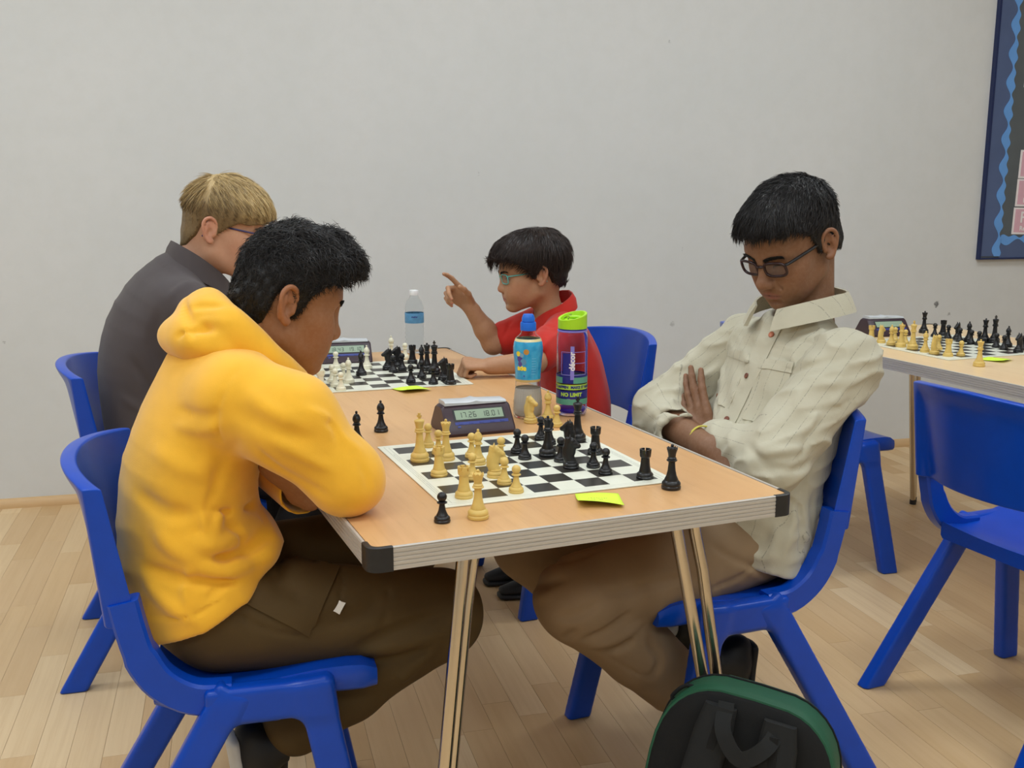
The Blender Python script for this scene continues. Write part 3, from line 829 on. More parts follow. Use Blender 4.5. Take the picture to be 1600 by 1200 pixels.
# ------------------------------------------------------------------ chess pieces
M_BOX = mat('boxwood_yellow_plastic', S(222, 190, 108), 0.38, var=0.04, vscale=60)
M_BLK = mat('black_plastic', S(26, 26, 29), 0.30, var=0.05, vscale=60, spec=0.55)
M_IVO = mat('ivory_plastic', S(232, 228, 204), 0.38, var=0.03, vscale=60)
def basep(r, h):    # weighted foot with two rolls
    return [(r*0.97, 0), (r, 0.0015), (r, h*0.055), (r*0.93, h*0.075), (r*0.97, h*0.10), (r*0.95, h*0.135), (r*0.80, h*0.175), (r*0.70, h*0.19), (r*0.71, h*0.205)]
def lathe_s(prof, n=24):
    return MB().lathe([(0.0004, prof[0][1])] + prof + [(0.0004, prof[-1][1])], n)
PIECE = {}
def proto(kind, m, tagm):
    key = (kind, tagm)
    if key in PIECE: return PIECE[key]
    if kind == 'king':
        r, h = 0.0185, 0.095
        o = lathe_s(basep(r, h) + [(0.0098, 0.026), (0.0078, 0.036), (0.0066, 0.050), (0.0064, 0.056), (0.0096, 0.058), (0.0100, 0.0595), (0.0080, 0.0610), (0.0088, 0.0625), (0.0088, 0.0640), (0.0068, 0.0655), (0.0078, 0.071), (0.0098, 0.0785), (0.0102, 0.0795), (0.0090, 0.0815), (0.0045, 0.0835), (0.0024, 0.0845)])
        o = o.build('chess_king', m); x = MB()
        x.prism([(-0.0018, 0.0835), (0.0018, 0.0835), (0.0016, 0.0875), (0.0042, 0.0868), (0.0042, 0.0915), (0.0017, 0.0905), (0.0022, 0.0952), (-0.0022, 0.0952), (-0.0017, 0.0905), (-0.0042, 0.0915), (-0.0042, 0.0868), (-0.0016, 0.0875)], -0.0018, 0.0018, 'x')
        x.build('cross_finial', m, o)
    elif kind == 'queen':
        r, h = 0.0175, 0.083
        o = lathe_s(basep(r, h) + [(0.0092, 0.024), (0.0070, 0.034), (0.0060, 0.046), (0.0060, 0.049), (0.0094, 0.051), (0.0096, 0.0525), (0.0074, 0.054), (0.0082, 0.0555), (0.0064, 0.058), (0.0072, 0.064), (0.0094, 0.0715), (0.0070, 0.0715), (0.0066, 0.0735), (0.0030, 0.0765)])
        o = o.build('chess_queen', m); x = MB(); n = 48; ring0, ring1, ring2, ring3 = [], [], [], []
        for j in range(n):
            a = 2*math.pi*j/n; tooth = 0.0030*(0.5 + 0.5*math.cos(a*9))
            for rg, rr, zz in ((ring0, 0.0092, 0.0705), (ring1, 0.0098, 0.0725 + tooth), (ring2, 0.0082, 0.0725 + tooth), (ring3, 0.0074, 0.0705)):
                rg.append((rr*math.cos(a), rr*math.sin(a), zz))
        x.loft([ring0, ring1, ring2, ring3], caps=False).build('coronet', m, o)
        MB().lathe([(0.0006, 0.0755), (0.0022, 0.0765), (0.0029, 0.0785), (0.0022, 0.0805), (0.0006, 0.0815)], 12).build('ball_finial', m, o)
    elif kind == 'bishop':
        r, h = 0.0155, 0.070
        o = lathe_s(basep(r, h) + [(0.0080, 0.020), (0.0060, 0.028), (0.0050, 0.036), (0.0050, 0.038), (0.0086, 0.0395), (0.0088, 0.0408), (0.0066, 0.042), (0.0072, 0.0434), (0.0056, 0.045)]).build('chess_bishop', m)
        hd = MB(); n = 20
        prof = [(0.0052, 0.0445), (0.0078, 0.0480), (0.0086, 0.0515), (0.0082, 0.0550), (0.0066, 0.0590), (0.0044, 0.0622), (0.0020, 0.0640), (0.0005, 0.0642)]
        rings = []
        for rr, zz in prof:
            ring = []
            for j in range(n):
                a = 2*math.pi*j/n; x_, y_ = rr*math.cos(a), rr*math.sin(a)
                if 0.050 < zz < 0.0625 and abs((zz - 0.0565) - 0.9*(x_ - 0.004)) < 0.0014 and x_ > -0.001: x_ *= 0.72; y_ *= 0.8
                ring.append((x_, y_, zz))
            rings.append(ring)
        hd.loft(rings).build('mitre', m, o)
        MB().lathe([(0.0008, 0.0632), (0.0024, 0.0646), (0.0028, 0.0665), (0.0022, 0.0685), (0.0006, 0.0695)], 12).build('ball_finial', m, o)
    elif kind == 'rook':
        r, h = 0.0160, 0.056
        o = lathe_s(basep(r, h*1.15) + [(0.0104, 0.0165), (0.0090, 0.024), (0.0082, 0.034), (0.0080, 0.039), (0.0100, 0.0410), (0.0104, 0.0430), (0.0106, 0.048), (0.0062, 0.048)]).build('chess_rook', m)
        x = MB()
        for q in range(6):
            a0 = q*math.pi/3 + 0.12; a1 = (q + 1)*math.pi/3 - 0.12; rings = []
            for a in np.linspace(a0, a1, 5):
                c_, s_ = math.cos(a), math.sin(a); rings.append([(0.0072*c_, 0.0072*s_, 0.047), (0.0106*c_, 0.0106*s_, 0.047), (0.0110*c_, 0.0110*s_, 0.0550), (0.0072*c_, 0.0072*s_, 0.0550)])
            x.loft(rings)
        x.build('battlement', m, o, sharp=30)
    elif kind == 'pawn':
        r, h = 0.0135, 0.050
        o = lathe_s(basep(r, h*1.1) + [(0.0078, 0.0145), (0.0058, 0.020), (0.0046, 0.027), (0.0044, 0.0295), (0.0082, 0.0312), (0.0084, 0.0325), (0.0052, 0.0345)], 20).build('chess_pawn', m)
        MB().lathe([(0.0006, 0.0328)] + [(0.0080*math.sin(q), 0.0412 - 0.0080*math.cos(q)) for q in np.linspace(0.45, 2.98, 10)] + [(0.0004, 0.0492)], 18).build('ball_head', m, o)
    else:
        r, h = 0.0158, 0.064
        o = lathe_s(basep(r, h) + [(0.0120, 0.0135), (0.0112, 0.0150)]).build('chess_knight', m)
        k = Model(); sd = (0, 1, 0)
        k.add(Sweep([(-0.001, 0, 0.012), (-0.0045, 0, 0.022), (-0.0050, 0, 0.034), (-0.0030, 0, 0.044), (0.0, 0, 0.050)], sd, [0.0095, 0.0082, 0.0070, 0.0062, 0.0058], [0.0115, 0.0105, 0.0092, 0.0080, 0.0070]), 0.003)
        k.cone((0.0, 0, 0.0525), (0.0125, 0, 0.0435), 0.0068, 0.0048, 0.004).ell((0.0135, 0, 0.0425), (0.0048, 0.0046, 0.0042), 0.003)
        k.cone((0.0045, 0, 0.0455), (0.0035, 0, 0.030), 0.0052, 0.0050, 0.004)
        for sg in (1, -1):
            k.cone((-0.003, sg*0.0035, 0.056), (-0.0018, sg*0.0045, 0.0635), 0.0026, 0.0009, 0.002)
            k.ell((0.0060, sg*0.0062, 0.0515), (0.0022, 0.0012, 0.0014), 0.001, 's').ell((0.0160, sg*0.0034, 0.0435), (0.0012, 0.0012, 0.0009), 0.0008, 's')
            k.cone((0.0200, sg*0.004, 0.0405), (0.0105, sg*0.005, 0.0405), 0.0008, 0.0006, 0.001, 's')
            k.cone((-0.001, sg*0.0072, 0.046), (0.002, sg*0.0092, 0.018), 0.0012, 0.0012, 0.0025, 's')
        for q in range(6):
            z = 0.022 + q*0.0062; x_ = -0.0145 + 0.0016*q*(q > 2)*0.6
            k.cone((x_ + 0.002, 0, z + 0.004), (x_, 0, z), 0.0034, 0.0026, 0.002)
        V, F = k.mesh((-0.024, -0.016, 0.004), (0.026, 0.016, 0.070), 0.0013)
        np_mesh('horse_head', V, F, m, o)
    bpy.context.view_layer.update()
    PIECE[key] = [o, 0]
    return PIECE[key]
def piece(kind, colour, px, py, label, group, z=BT, rz=None, dx=0.0, dy=0.0):
    m = {'yellow': M_BOX, 'black': M_BLK, 'ivory': M_IVO}[colour]
    pk = proto(kind, m, colour)
    o = pk[0] if pk[1] == 0 else copy_tree(pk[0]); pk[1] += 1
    a, b = floor_hit(px, py, z)
    o.location = lw(a + dx, b + dy, z); o.rotation_euler = (0, 0, TA + (rz if rz is not None else (a*37.0 + b*11.0) % 6.28))
    tag(o, label, 'chess piece', group)
G1, G2, G3 = 'pieces of the nearest game', 'pieces of the far game on the foreground table', 'pieces of the game on the right table'
def lots(col, group, rows, z=BT):
    for r in rows: piece(r[0], col, r[1], r[2], r[3], group, r[4] if len(r) > 4 else z, r[5] if len(r) > 5 else None)
lots('yellow', G1, [
    ('king', 656, 720, 'tall yellow chess king with a cross at the left of the nearest board'),
    ('pawn', 669, 698, 'yellow pawn right behind the yellow king'),
    ('pawn', 685, 709, 'yellow pawn mostly hidden behind the yellow queen on the board'),
    ('queen', 697, 718, 'yellow queen standing on the nearest board beside the king'),
    ('rook', 686, 743, 'yellow rook in front of the yellow king and queen'),
    ('bishop', 747, 725, 'yellow bishop with slit mitre in the middle of the nearest board', BT, -1.2),
    ('pawn', 737, 714, 'yellow pawn just behind the yellow bishop on the nearest board'),
    ('pawn', 738, 748, 'yellow pawn behind the right shoulder of the front yellow rook'),
    ('rook', 725, 777, 'yellow rook at the front left corner of the nearest board'),
    ('knight', 774, 745, 'yellow knight on the nearest board among pawns', BT, -0.3),
    ('pawn', 783, 721, 'yellow pawn peeping out behind the yellow knight'),
    ('pawn', 788, 756, 'yellow pawn immediately right of the yellow knight'),
    ('pawn', 806.5, 769, 'rightmost yellow pawn near the front edge of the nearest board')])
lots('yellow', G1, [
    ('queen', 747, 809, 'spare yellow queen on the table in front of the nearest board', TZ),
    ('knight', 829, 660, 'captured yellow knight on the table by the blue capped bottle', TZ, -0.9),
    ('bishop', 856, 656, 'captured yellow bishop on the table before the purple bottle', TZ, -1.2),
    ('pawn', 870, 666, 'captured yellow pawn on the table before the purple bottle', TZ)])
lots('black', G1, [
    ('pawn', 691, 815, 'black pawn on the bare table in front of the nearest board', TZ),
    ('bishop', 558, 693, 'captured black bishop nearer the yellow sleeve', TZ, -1.0),
    ('bishop', 595.5, 674, 'captured black bishop farther from the yellow sleeve', TZ, -1.0),
    ('queen', 1048.5, 763, 'spare black queen on the table by the right board corner', TZ)])
lots('black', G1, [
    ('pawn', 808, 707, 'leftmost black pawn on the nearest board, close to the clock'),
    ('pawn', 820, 717, 'black pawn left of the black queen on the nearest board'),
    ('pawn', 845, 686, 'black pawn at the back edge of the nearest board behind the queen'),
    ('pawn', 859, 694, 'black pawn hidden behind the black queen'),
    ('queen', 855.5, 712, 'black queen with a coronet on the nearest board'),
    ('king', 902, 689, 'tall black king before the purple bottle'),
    ('knight', 887, 703, 'black knight in front of the black king, partly hidden', BT, 2.2),
    ('pawn', 876, 721, 'black pawn half hidden at the left of the front black knight'),
    ('knight', 892, 731, 'black knight in the middle front of the nearest board', BT, -0.4),
    ('rook', 930, 709, 'black rook behind two pawns at the right side of the nearest board'),
    ('pawn', 927, 730, 'black pawn in front of the black rook on the right side'),
    ('pawn', 946, 740, 'rightmost black pawn of the nearest board'),
    ('rook', 1007.5, 747, 'black rook at the right front corner of the nearest board')])
lots('ivory', G2, [
    ('rook', 501.5, 611, 'ivory rook at the left front corner of the far board'),
    ('king', 483, 595, 'ivory king below the chin of the person in yellow'),
    ('bishop', 466, 581, 'leftmost ivory piece, half hidden by the yellow collar'),
    ('pawn', 493, 574, 'ivory pawn behind the king below the chin'),
    ('pawn', 501, 583, 'ivory pawn right of the king with its ball in front of the far clock'),
    ('pawn', 525, 575, 'ivory pawn standing close before the far clock'),
    ('pawn', 519, 597, 'ivory pawn at the back of the group of three front pawns'),
    ('pawn', 524, 604, 'ivory pawn in the middle of the group of three front pawns'),
    ('pawn', 533, 610, 'ivory pawn at the front of the group of three front pawns'),
    ('pawn', 537, 594, 'ivory pawn just left of the ivory bishop in mid board'),
    ('bishop', 545, 598, 'ivory bishop in mid board of the far game'),
    ('bishop', 573.5, 576, 'tall ivory bishop behind the lone black bishop')])
lots('ivory', G2, [('bishop', 611.5, 559, 'captured ivory bishop on the table behind the far board', TZ), ('pawn', 633, 560, 'captured ivory pawn on the table before the clear water bottle', TZ)])
lots('black', G2, [
    ('bishop', 564.5, 586, 'lone black bishop among ivory pieces on the far board'),
    ('knight', 606, 577, 'leftmost black knight on the far board', BT, 2.9),
    ('pawn', 614.5, 581, 'black pawn in front of the leftmost black knight'),
    ('knight', 620, 573, 'second black knight, behind the pawns on the far board', BT, 2.9),
    ('pawn', 628.5, 578, 'black pawn right of the two black knights'),
    ('rook', 644.5, 567.5, 'black rook at the back of the far board before the water bottle'),
    ('pawn', 642, 597, 'black pawn at the front, below the black rook on the far board'),
    ('bishop', 659, 575, 'black bishop left of the black queen on the far board'),
    ('queen', 667.5, 579, 'black queen between bishop and king on the far board'),
    ('king', 679, 584, 'black king on the far board, tallest of its pieces'),
    ('pawn', 659, 590, 'black pawn in front of the black bishop on the far board'),
    ('pawn', 677, 600, 'black pawn in front of the black king on the far board'),
    ('knight', 693, 593, 'rightmost black knight on the far board', BT, 2.9),
    ('rook', 704, 600, 'black rook at the right corner of the far board')])
lots('yellow', G3, [
    ('rook', 1361, 533, 'far yellow rook next to the pale shirt on the right table'),
    ('knight', 1376.5, 535.5, 'far yellow knight next to the rook on the right table', BT, 0.2),
    ('bishop', 1392, 539, 'yellow bishop between knight and queen on the right table'),
    ('pawn', 1398, 533, 'yellow pawn behind the bishop on the right table'),
    ('queen', 1407.5, 542, 'yellow queen in the home row on the right table'),
    ('pawn', 1414, 537, 'yellow pawn behind the home row queen on the right table'),
    ('king', 1425.5, 545.5, 'yellow king of the right table game'),
    ('bishop', 1445, 550, 'yellow bishop right of the king on the right table'),
    ('knight', 1459.5, 553, 'near yellow knight on the right table', BT, 0.2),
    ('pawn', 1466, 546, 'yellow pawn behind the near knight on the right table'),
    ('rook', 1481, 556.5, 'near yellow rook at the board corner on the right table'),
    ('pawn', 1501, 556, 'yellow pawn beside the near rook on the right table')])
lots('yellow', G3, [('queen', 1529.5, 572, 'spare yellow queen on the right table beside the note', TZ)])
lots('black', G3, [('queen', 1443, 520, 'spare black queen at the far edge of the right table', TZ)])
lots('black', G3, [
    ('pawn', 1460, 526, 'leftmost black pawn on the right table'),
    ('rook', 1473, 524, 'far black rook on the right table'),
    ('pawn', 1481, 529, 'black pawn before the far black rook on the right table'),
    ('knight', 1495, 531, 'far black knight on the right table', BT, 3.3),
    ('pawn', 1499, 534, 'black pawn before the far black knight on the right table'),
    ('bishop', 1513, 533, 'far black bishop on the right table'),
    ('pawn', 1517, 537.5, 'black pawn before the far black bishop on the right table'),
    ('pawn', 1529, 539.5, 'black pawn left of the home row queen on the right table'),
    ('queen', 1538, 533.5, 'black queen in the home row on the right table'),
    ('king', 1553, 535.5, 'black king of the right table game'),
    ('pawn', 1556, 543, 'black pawn before the black king on the right table'),
    ('bishop', 1574, 541, 'near black bishop on the right table'),
    ('pawn', 1568, 546.5, 'black pawn before the near black bishop on the right table'),
    ('knight', 1591, 550, 'near black knight at the right photo edge', BT, 3.3),
    ('pawn', 1599, 547, 'black pawn cut by the right photo edge')])

# ------------------------------------------------------------------ digital chess clocks
M_CLK = mat('maroon_black_plastic', S(56, 38, 48), 0.38, var=0.05, vscale=40)
M_LEVER = mat('silver_grey_lever', S(196, 200, 204), 0.32, var=0.03)
M_LCD = mat('lcd_green', S(150, 170, 148), 0.22, var=0.03)
M_SEG = mat('lcd_digit', S(46, 56, 52), 0.35, var=0.0)
M_BAND = mat('blue_band', S(48, 62, 140), 0.35, var=0.05)
SEGS = {'0': 'abcdef', '1': 'bc', '2': 'abged', '3': 'abgcd', '4': 'fgbc', '5': 'afgcd', '6': 'afgedc', '7': 'abc', '8': 'abcdefg', '9': 'abcdfg'}
def digits(txt, x, h):
    """seven segment outlines, list of quads in the display plane"""
    w = h*0.52; th = h*0.11; quads = []
    for ch in txt:
        if ch == '.': quads.append((x + th*0.2, x + th*1.3, 0, th)); x += th*2.4; continue
        if ch == ' ': x += w*1.1; continue
        seg = {'a': (x + th*.6, x + w - th*.6, h - th, h), 'g': (x + th*.6, x + w - th*.6, h/2 - th/2, h/2 + th/2), 'd': (x + th*.6, x + w - th*.6, 0, th),
               'f': (x, x + th, h/2 + th*.2, h - th*.4), 'e': (x, x + th, th*.4, h/2 - th*.2), 'b': (x + w - th, x + w, h/2 + th*.2, h - th*.4), 'c': (x + w - th, x + w, th*.4, h/2 - th*.2)}
        for s_ in SEGS[ch]: quads.append(seg[s_])
        x += w + h*0.20
    return quads
def clock(a, b, yaw, left, right, label):
    c = empty('chess_clock', lw(a, b, TZ), TA + yaw); tag(c, label, 'chess clock', 'digital chess clocks')
    L = 0.158
    prof = [(0.002, 0.0), (0.0, 0.006), (0.004, 0.014), (0.040, 0.056), (0.048, 0.060), (0.080, 0.060), (0.090, 0.055), (0.122, 0.012), (0.124, 0.004), (0.120, 0.0)]
    rings = []
    for x, s_ in ((0.0, 0.93), (0.004, 0.985), (0.010, 1.0), (L - 0.010, 1.0), (L - 0.004, 0.985), (L, 0.93)):
        rings.append([(x, 0.062 + (p[0] - 0.062)*s_, p[1]*s_) for p in prof])
    MB().loft(rings).build('housing', M_CLK, c, sharp=28)
    # rocking lever on top
    MB().loft([[(x, 0.042, 0.0595), (x, 0.042, 0.064 + dz), (x, 0.046, 0.067 + dz), (x, 0.082, 0.067 + dz), (x, 0.086, 0.064 + dz), (x, 0.086, 0.0595)] for x, dz in ((0.008, 0.002), (0.06, 0.0), (0.070, 0.001), (0.079, 0.0035), (0.088, 0.001), (0.098, 0.0), (L - 0.008, -0.002))]).build('lever', M_LEVER, c, sharp=40)
    ux_ = np.array([0.040 - 0.004, 0.056 - 0.014]); ln = np.linalg.norm(ux_); ux_ /= ln; nn = np.array([-ux_[1], ux_[0]])
    def fp(x, v, off):
        p = np.array([0.004, 0.014]) + ux_*v + nn*off; return (x, p[0], p[1])
    def plate(name, x0, x1, v0, v1, t_, m, parent=c, o0=-0.001):
        mb = MB(); mb.loft([[fp(x0, v0, o0), fp(x1, v0, o0), fp(x1, v1, o0), fp(x0, v1, o0)], [fp(x0, v0, t_), fp(x1, v0, t_), fp(x1, v1, t_), fp(x0, v1, t_)]])
        return mb.build(name, m, parent, smooth=False)
    plate('display_bezel', 0.022, L - 0.018, 0.0205, 0.0500, 0.0006, M_BLACKP)
    lcd = plate('display', 0.026, L - 0.022, 0.0240, 0.0470, 0.0010, M_LCD)
    plate('button_band', 0.022, L - 0.014, 0.0115, 0.0185, 0.0006, M_BAND)
    for k in range(5): plate('button', 0.030 + k*0.024, 0.039 + k*0.024, 0.0128, 0.0170, 0.0014, M_BAND)
    plate('power_button', 0.026, 0.033, 0.0045, 0.0085, 0.0010, M_BAND)
    dg = MB()
    for tx, x in ((left, 0.034), (right, 0.087)):
        for (q0, q1, w0, w1) in digits(tx, x, 0.0135):
            dg.raw([fp(q0, 0.0280 + w0, 0.0013), fp(q1, 0.0280 + w0, 0.0013), fp(q1, 0.0280 + w1, 0.0013), fp(q0, 0.0280 + w1, 0.0013)], [(0, 1, 2, 3)])
    d = dg.build('digits', M_SEG, lcd, smooth=False)
    return c
clock(0.340, 0.622, -0.02, '17.26', '18.01', 'digital chess clock reading 17.26 and 18.01 behind the nearest board')
clock(0.292, 1.640, -0.14, '18.43', '19.10', 'digital chess clock behind the far board with ivory pieces')
clock(2.258, 1.498, -0.14, '', '', 'digital chess clock at the far end of the right table')

# ------------------------------------------------------------------ sticky notes
M_NOTE = mat('neon_yellow_paper', S(222, 255, 70), 0.6, var=0.03, vscale=8)
M_INK = mat('pencil_grey', S(150, 172, 70), 0.7, var=0.0)
def note(a, b, yaw, label, curl, lines):
    s_ = 0.076; n = 10; c = empty('sticky_note', lw(a, b, TZ), yaw); tag(c, label, 'sticky note', 'neon sticky notes')
    def hgt(x, y):
        u, w = x/s_ + 0.5, y/s_ + 0.5
        return 0.0018 + curl*(0.016*max(0, 1 - w - 0.15)**2*max(0.1, 1 - u*0.8) + 0.002*math.sin(u*3))
    v = []; f = []
    for k in (0, 1):
        for i in range(n + 1):
            for j in range(n + 1):
                x, y = -s_/2 + s_*i/n, -s_/2 + s_*j/n; v.append((x, y, hgt(x, y) + 0.0002*k))
    K = (n+1)**2
    for i in range(n):
        for j in range(n):
            q = (i*(n+1) + j, (i+1)*(n+1) + j, (i+1)*(n+1) + j + 1, i*(n+1) + j + 1); f.append(q[::-1]); f.append(tuple(p + K for p in q))
    for i in range(n):
        for (p, q) in (((i)*(n+1), (i+1)*(n+1)), ((i+1)*(n+1) + n, i*(n+1) + n), (i + 1, i), (n*(n+1) + i, n*(n+1) + i + 1)): f.append((p, q, q + K, p + K))
    mesh_obj('paper', v, f, M_NOTE, c)
    rg = random.Random(int(a*1000))
    mb = MB()
    for (y, x0, x1, k) in lines:     # faint pencil scribble
        for q in range(k):
            x = x0 + (x1 - x0)*q/k
            pts = [(x + rg.uniform(-0.0006, 0.0024), y + rg.uniform(-0.0028, 0.0028)) for _ in range(4)]
            for p, r in zip(pts, pts[1:]):
                mb.tube([(p[0], p[1], hgt(*p) + 0.0003), (r[0] + 0.0002, r[1], hgt(*r) + 0.0003)], 0.00028, 4)
    if lines: mb.build('pencil_writing', M_INK, c, smooth=False)
note(0.428, 0.092, 0.03, 'neon yellow sticky note at the front of the nearest board', 1.0, [(0.002, -0.018, 0.016, 8), (-0.011, -0.014, -0.007, 2), (-0.011, -0.001, 0.006, 2)])
note(0.430, 1.163, 0.62, 'neon yellow sticky note at the front edge of the far board', 0.8, [(0.0, -0.015, 0.012, 6)])
note(2.262, 0.955, 0.75, 'neon yellow sticky note on the right table beside the spare queen', 0.5, [])

# ------------------------------------------------------------------ bottles
def glass(name, col, rough=0.08, ior=1.12, alpha=None):
    m, t, b = new_mat(name)
    b.inputs['Base Color'].default_value = col; b.inputs['Roughness'].default_value = rough; b.inputs['Transmission Weight'].default_value = 1.0
    b.inputs['IOR'].default_value = ior; b.inputs['Specular IOR Level'].default_value = 0.6
    tc = t.add('ShaderNodeTexCoord').outputs['Object']; t.link(t.bump(t.noise(tc, 30, 2), 0.06, 0.002), b.inputs['Normal'])
    return m
def wrap_text(txt, size, R, z, ang, bold, m, parent, name='lettering', vertical=False, spacing=1.0, squash=1.0):
    v, f = text_mesh(txt, size, bold, spacing)
    # subdivide not needed: glyph outlines are dense enough
    out = []
    for x, y, _ in v:
        if vertical: x, y = -y, x
        q = ang + x*squash/R; out.append((R*math.cos(q), R*math.sin(q), z + y))
    mesh_obj(name, out, f, m, parent, False)
CAMDIR = lambda a, b: math.atan2(-lw(a, b)[1], -lw(a, b)[0])   # azimuth towards the photographer
def shell(prof, th=0.0008):
    """outer and inner wall of a hollow vessel"""
    return prof + [(max(r - th, 0.0005), z) for r, z in reversed(prof)]
M_CLEAR = glass('clear_pet', (0.93, 0.95, 0.96, 1), 0.05, 1.10)
M_CAPW = mat('white_cap', S(238, 240, 242), 0.4, var=0.0)
M_LABB = mat('pale_blue_label', S(96, 158, 206), 0.4, var=0.14, vscale=60)
def water_bottle(a, b):
    c = empty('water_bottle', lw(a, b, TZ)); tag(c, 'small clear water bottle with white cap and blue label', 'bottle')
    prof = [(0.0005, 0.002), (0.024, 0.001), (0.0285, 0.006), (0.030, 0.016)]
    for k in range(5): prof += [(0.0302, 0.024 + k*0.014), (0.0288, 0.029 + k*0.014)]
    prof += [(0.0302, 0.096), (0.0302, 0.132), (0.0288, 0.137), (0.030, 0.142), (0.0285, 0.154), (0.0235, 0.167), (0.0155, 0.178), (0.0128, 0.184), (0.0128, 0.192)]
    MB().lathe(prof + [(r - 0.0009, z) for r, z in reversed(prof[2:])] + [(0.0005, 0.004)], 28).build('bottle_body', M_CLEAR, c, sharp=60)
    MB().lathe([(0.0306, 0.098), (0.0308, 0.099), (0.0308, 0.129), (0.0306, 0.130), (0.0303, 0.130), (0.0303, 0.098)], 28).build('label', M_LABB, c)
    MB().lathe([(0.0005, 0.186), (0.0145, 0.186), (0.0148, 0.188), (0.0148, 0.199), (0.0138, 0.2015), (0.0005, 0.2018)], 24).build('cap', M_CAPW, c, sharp=40)
    wrap_text('~~', 0.016, 0.0312, 0.119, CAMDIR(a, b), 0.001, M_BAND, c)
water_bottle(0.628, 1.765)
M_CAPB = mat('blue_cap', S(30, 110, 222), 0.35, var=0.03)
M_CLOUD = glass('cloudy_sports_bottle', (0.90, 0.91, 0.92, 1), 0.12, 1.08)
M_DRINK = mat('cloudy_drink', S(222, 218, 208), 0.4, var=0.04, vscale=40, trans=0.35, ior=1.1)
def sport_label():
    m, t, b = new_mat('sports_drink_label')
    tc = t.add('ShaderNodeTexCoord').outputs['Object']; sep = t.add('ShaderNodeSeparateXYZ'); t.link(tc, sep.inputs[0])
    nz = t.noise(tc, 55, 3)
    c = t.mix(t.ramp(nz, 0.35, 0.65), S(34, 150, 206), S(52, 172, 222))
    return m, t, b, c, tc, sep
def sports_bottle(a, b):
    c = empty('sports_drink_bottle', lw(a, b, TZ)); tag(c, 'sports drink bottle with blue cap and bright blue sleeve label', 'bottle')
    az = CAMDIR(a, b)
    prof = [(0.0005, 0.003), (0.030, 0.001), (0.0338, 0.005), (0.0345, 0.018), (0.0335, 0.038), (0.0300, 0.066), (0.0288, 0.080), (0.0292, 0.088), (0.0296, 0.110), (0.0318, 0.135), (0.0338, 0.152), (0.0340, 0.164), (0.0325, 0.176), (0.0275, 0.187), (0.0195, 0.194), (0.0170, 0.198), (0.0165, 0.206)]
    MB().lathe(prof + [(r - 0.0010, z) for r, z in reversed(prof[2:])] + [(0.0005, 0.005)], 32).build('bottle_body', M_CLOUD, c, sharp=60)
    inner = [(0.0004, 0.006)] + [(r - 0.0014, z + 0.004) for r, z in prof[1:6]] + [(0.0284, 0.066), (0.0004, 0.0662)]
    MB().lathe(inner, 28).build('drink', M_DRINK, c, sharp=50)
    lp_ = [(0.0291, 0.086), (0.0296, 0.095), (0.0301, 0.110), (0.0322, 0.135), (0.0342, 0.152), (0.0344, 0.164), (0.0330, 0.175), (0.0290, 0.185)]
    m, t, bs, cc, tc, sep = sport_label()
    z = sep.outputs[2]
    band = t.math('LESS_THAN', z, 0.0915); cc = t.mix(band, cc, S(206, 176, 110))
    top = t.math('GREATER_THAN', z, 0.1790); cc = t.mix(top, cc, S(236, 226, 170))
    # colourful fruit and splash print left of the writing
    for (dx, zz, r, col) in ((-0.62, 0.140, 0.0075, S(70, 60, 150)), (-0.72, 0.152, 0.006, S(238, 220, 60)), (-0.12, 0.157, 0.0065, S(196, 140, 60)), (-0.45, 0.149, 0.005, S(120, 170, 200)), (-0.35, 0.133, 0.0075, S(90, 150, 190)), (-0.62, 0.128, 0.006, S(84, 70, 150)), (-0.3, 0.1005, 0.004, S(60, 90, 180))):
        d = t.add('ShaderNodeVectorMath', operation='DISTANCE'); t.link(tc, d.inputs[0]); q = az + dx; R_ = 0.033
        d.inputs[1].default_value = (R_*math.cos(q), R_*math.sin(q), zz)
        cc = t.mix(t.math('LESS_THAN', d.outputs['Value'], r), cc, col)
    t.link(cc, bs.inputs['Base Color']); bs.inputs['Roughness'].default_value = 0.25; bs.inputs['Coat Weight'].default_value = 0.5
    MB().lathe(lp_ + [(r - 0.0006, z_) for r, z_ in reversed(lp_)], 32).build('sleeve_label', m, c, sharp=60)
    M_YEL = mat('yellow_lettering', S(250, 226, 70), 0.4, var=0)
    M_PALE = mat('pale_print', S(120, 205, 238), 0.4, var=0)
    wrap_text('ade', 0.016, 0.0312, 0.119, az - 0.50, 0.0010, M_YEL, c)
    for k in range(7): wrap_text('-------', 0.0045, 0.0316 + (0.0004*k), 0.106 + k*0.006, az + 0.42, 0.0002, M_PALE, c, 'small_print')
    MB().lathe([(0.0005, 0.203), (0.0178, 0.203), (0.0182, 0.205), (0.0182, 0.219), (0.0172, 0.222), (0.0120, 0.223), (0.0150, 0.2235), (0.0150, 0.231), (0.0130, 0.2365), (0.0112, 0.240), (0.0005, 0.2405)], 28).build('cap', M_CAPB, c, sharp=35)
sports_bottle(0.583, 0.752)
M_LIME = mat('lime_plastic', S(172, 222, 40), 0.38, var=0.03)
M_PURP = glass('violet_tritan', (0.80, 0.78, 0.98, 1), 0.06, 1.12)
M_DEEP = mat('deep_violet', S(56, 40, 170), 0.3, var=0.05)
M_INDIGO = mat('indigo_print', S(34, 38, 128), 0.35, var=0.05)
M_TEAL = mat('teal_print', S(92, 160, 140), 0.35, var=0.05)
M_LIMEP = mat('lime_print', S(176, 212, 80), 0.35, var=0.04)
M_LILAC = mat('lilac_plastic', S(140, 130, 214), 0.35, var=0.04)
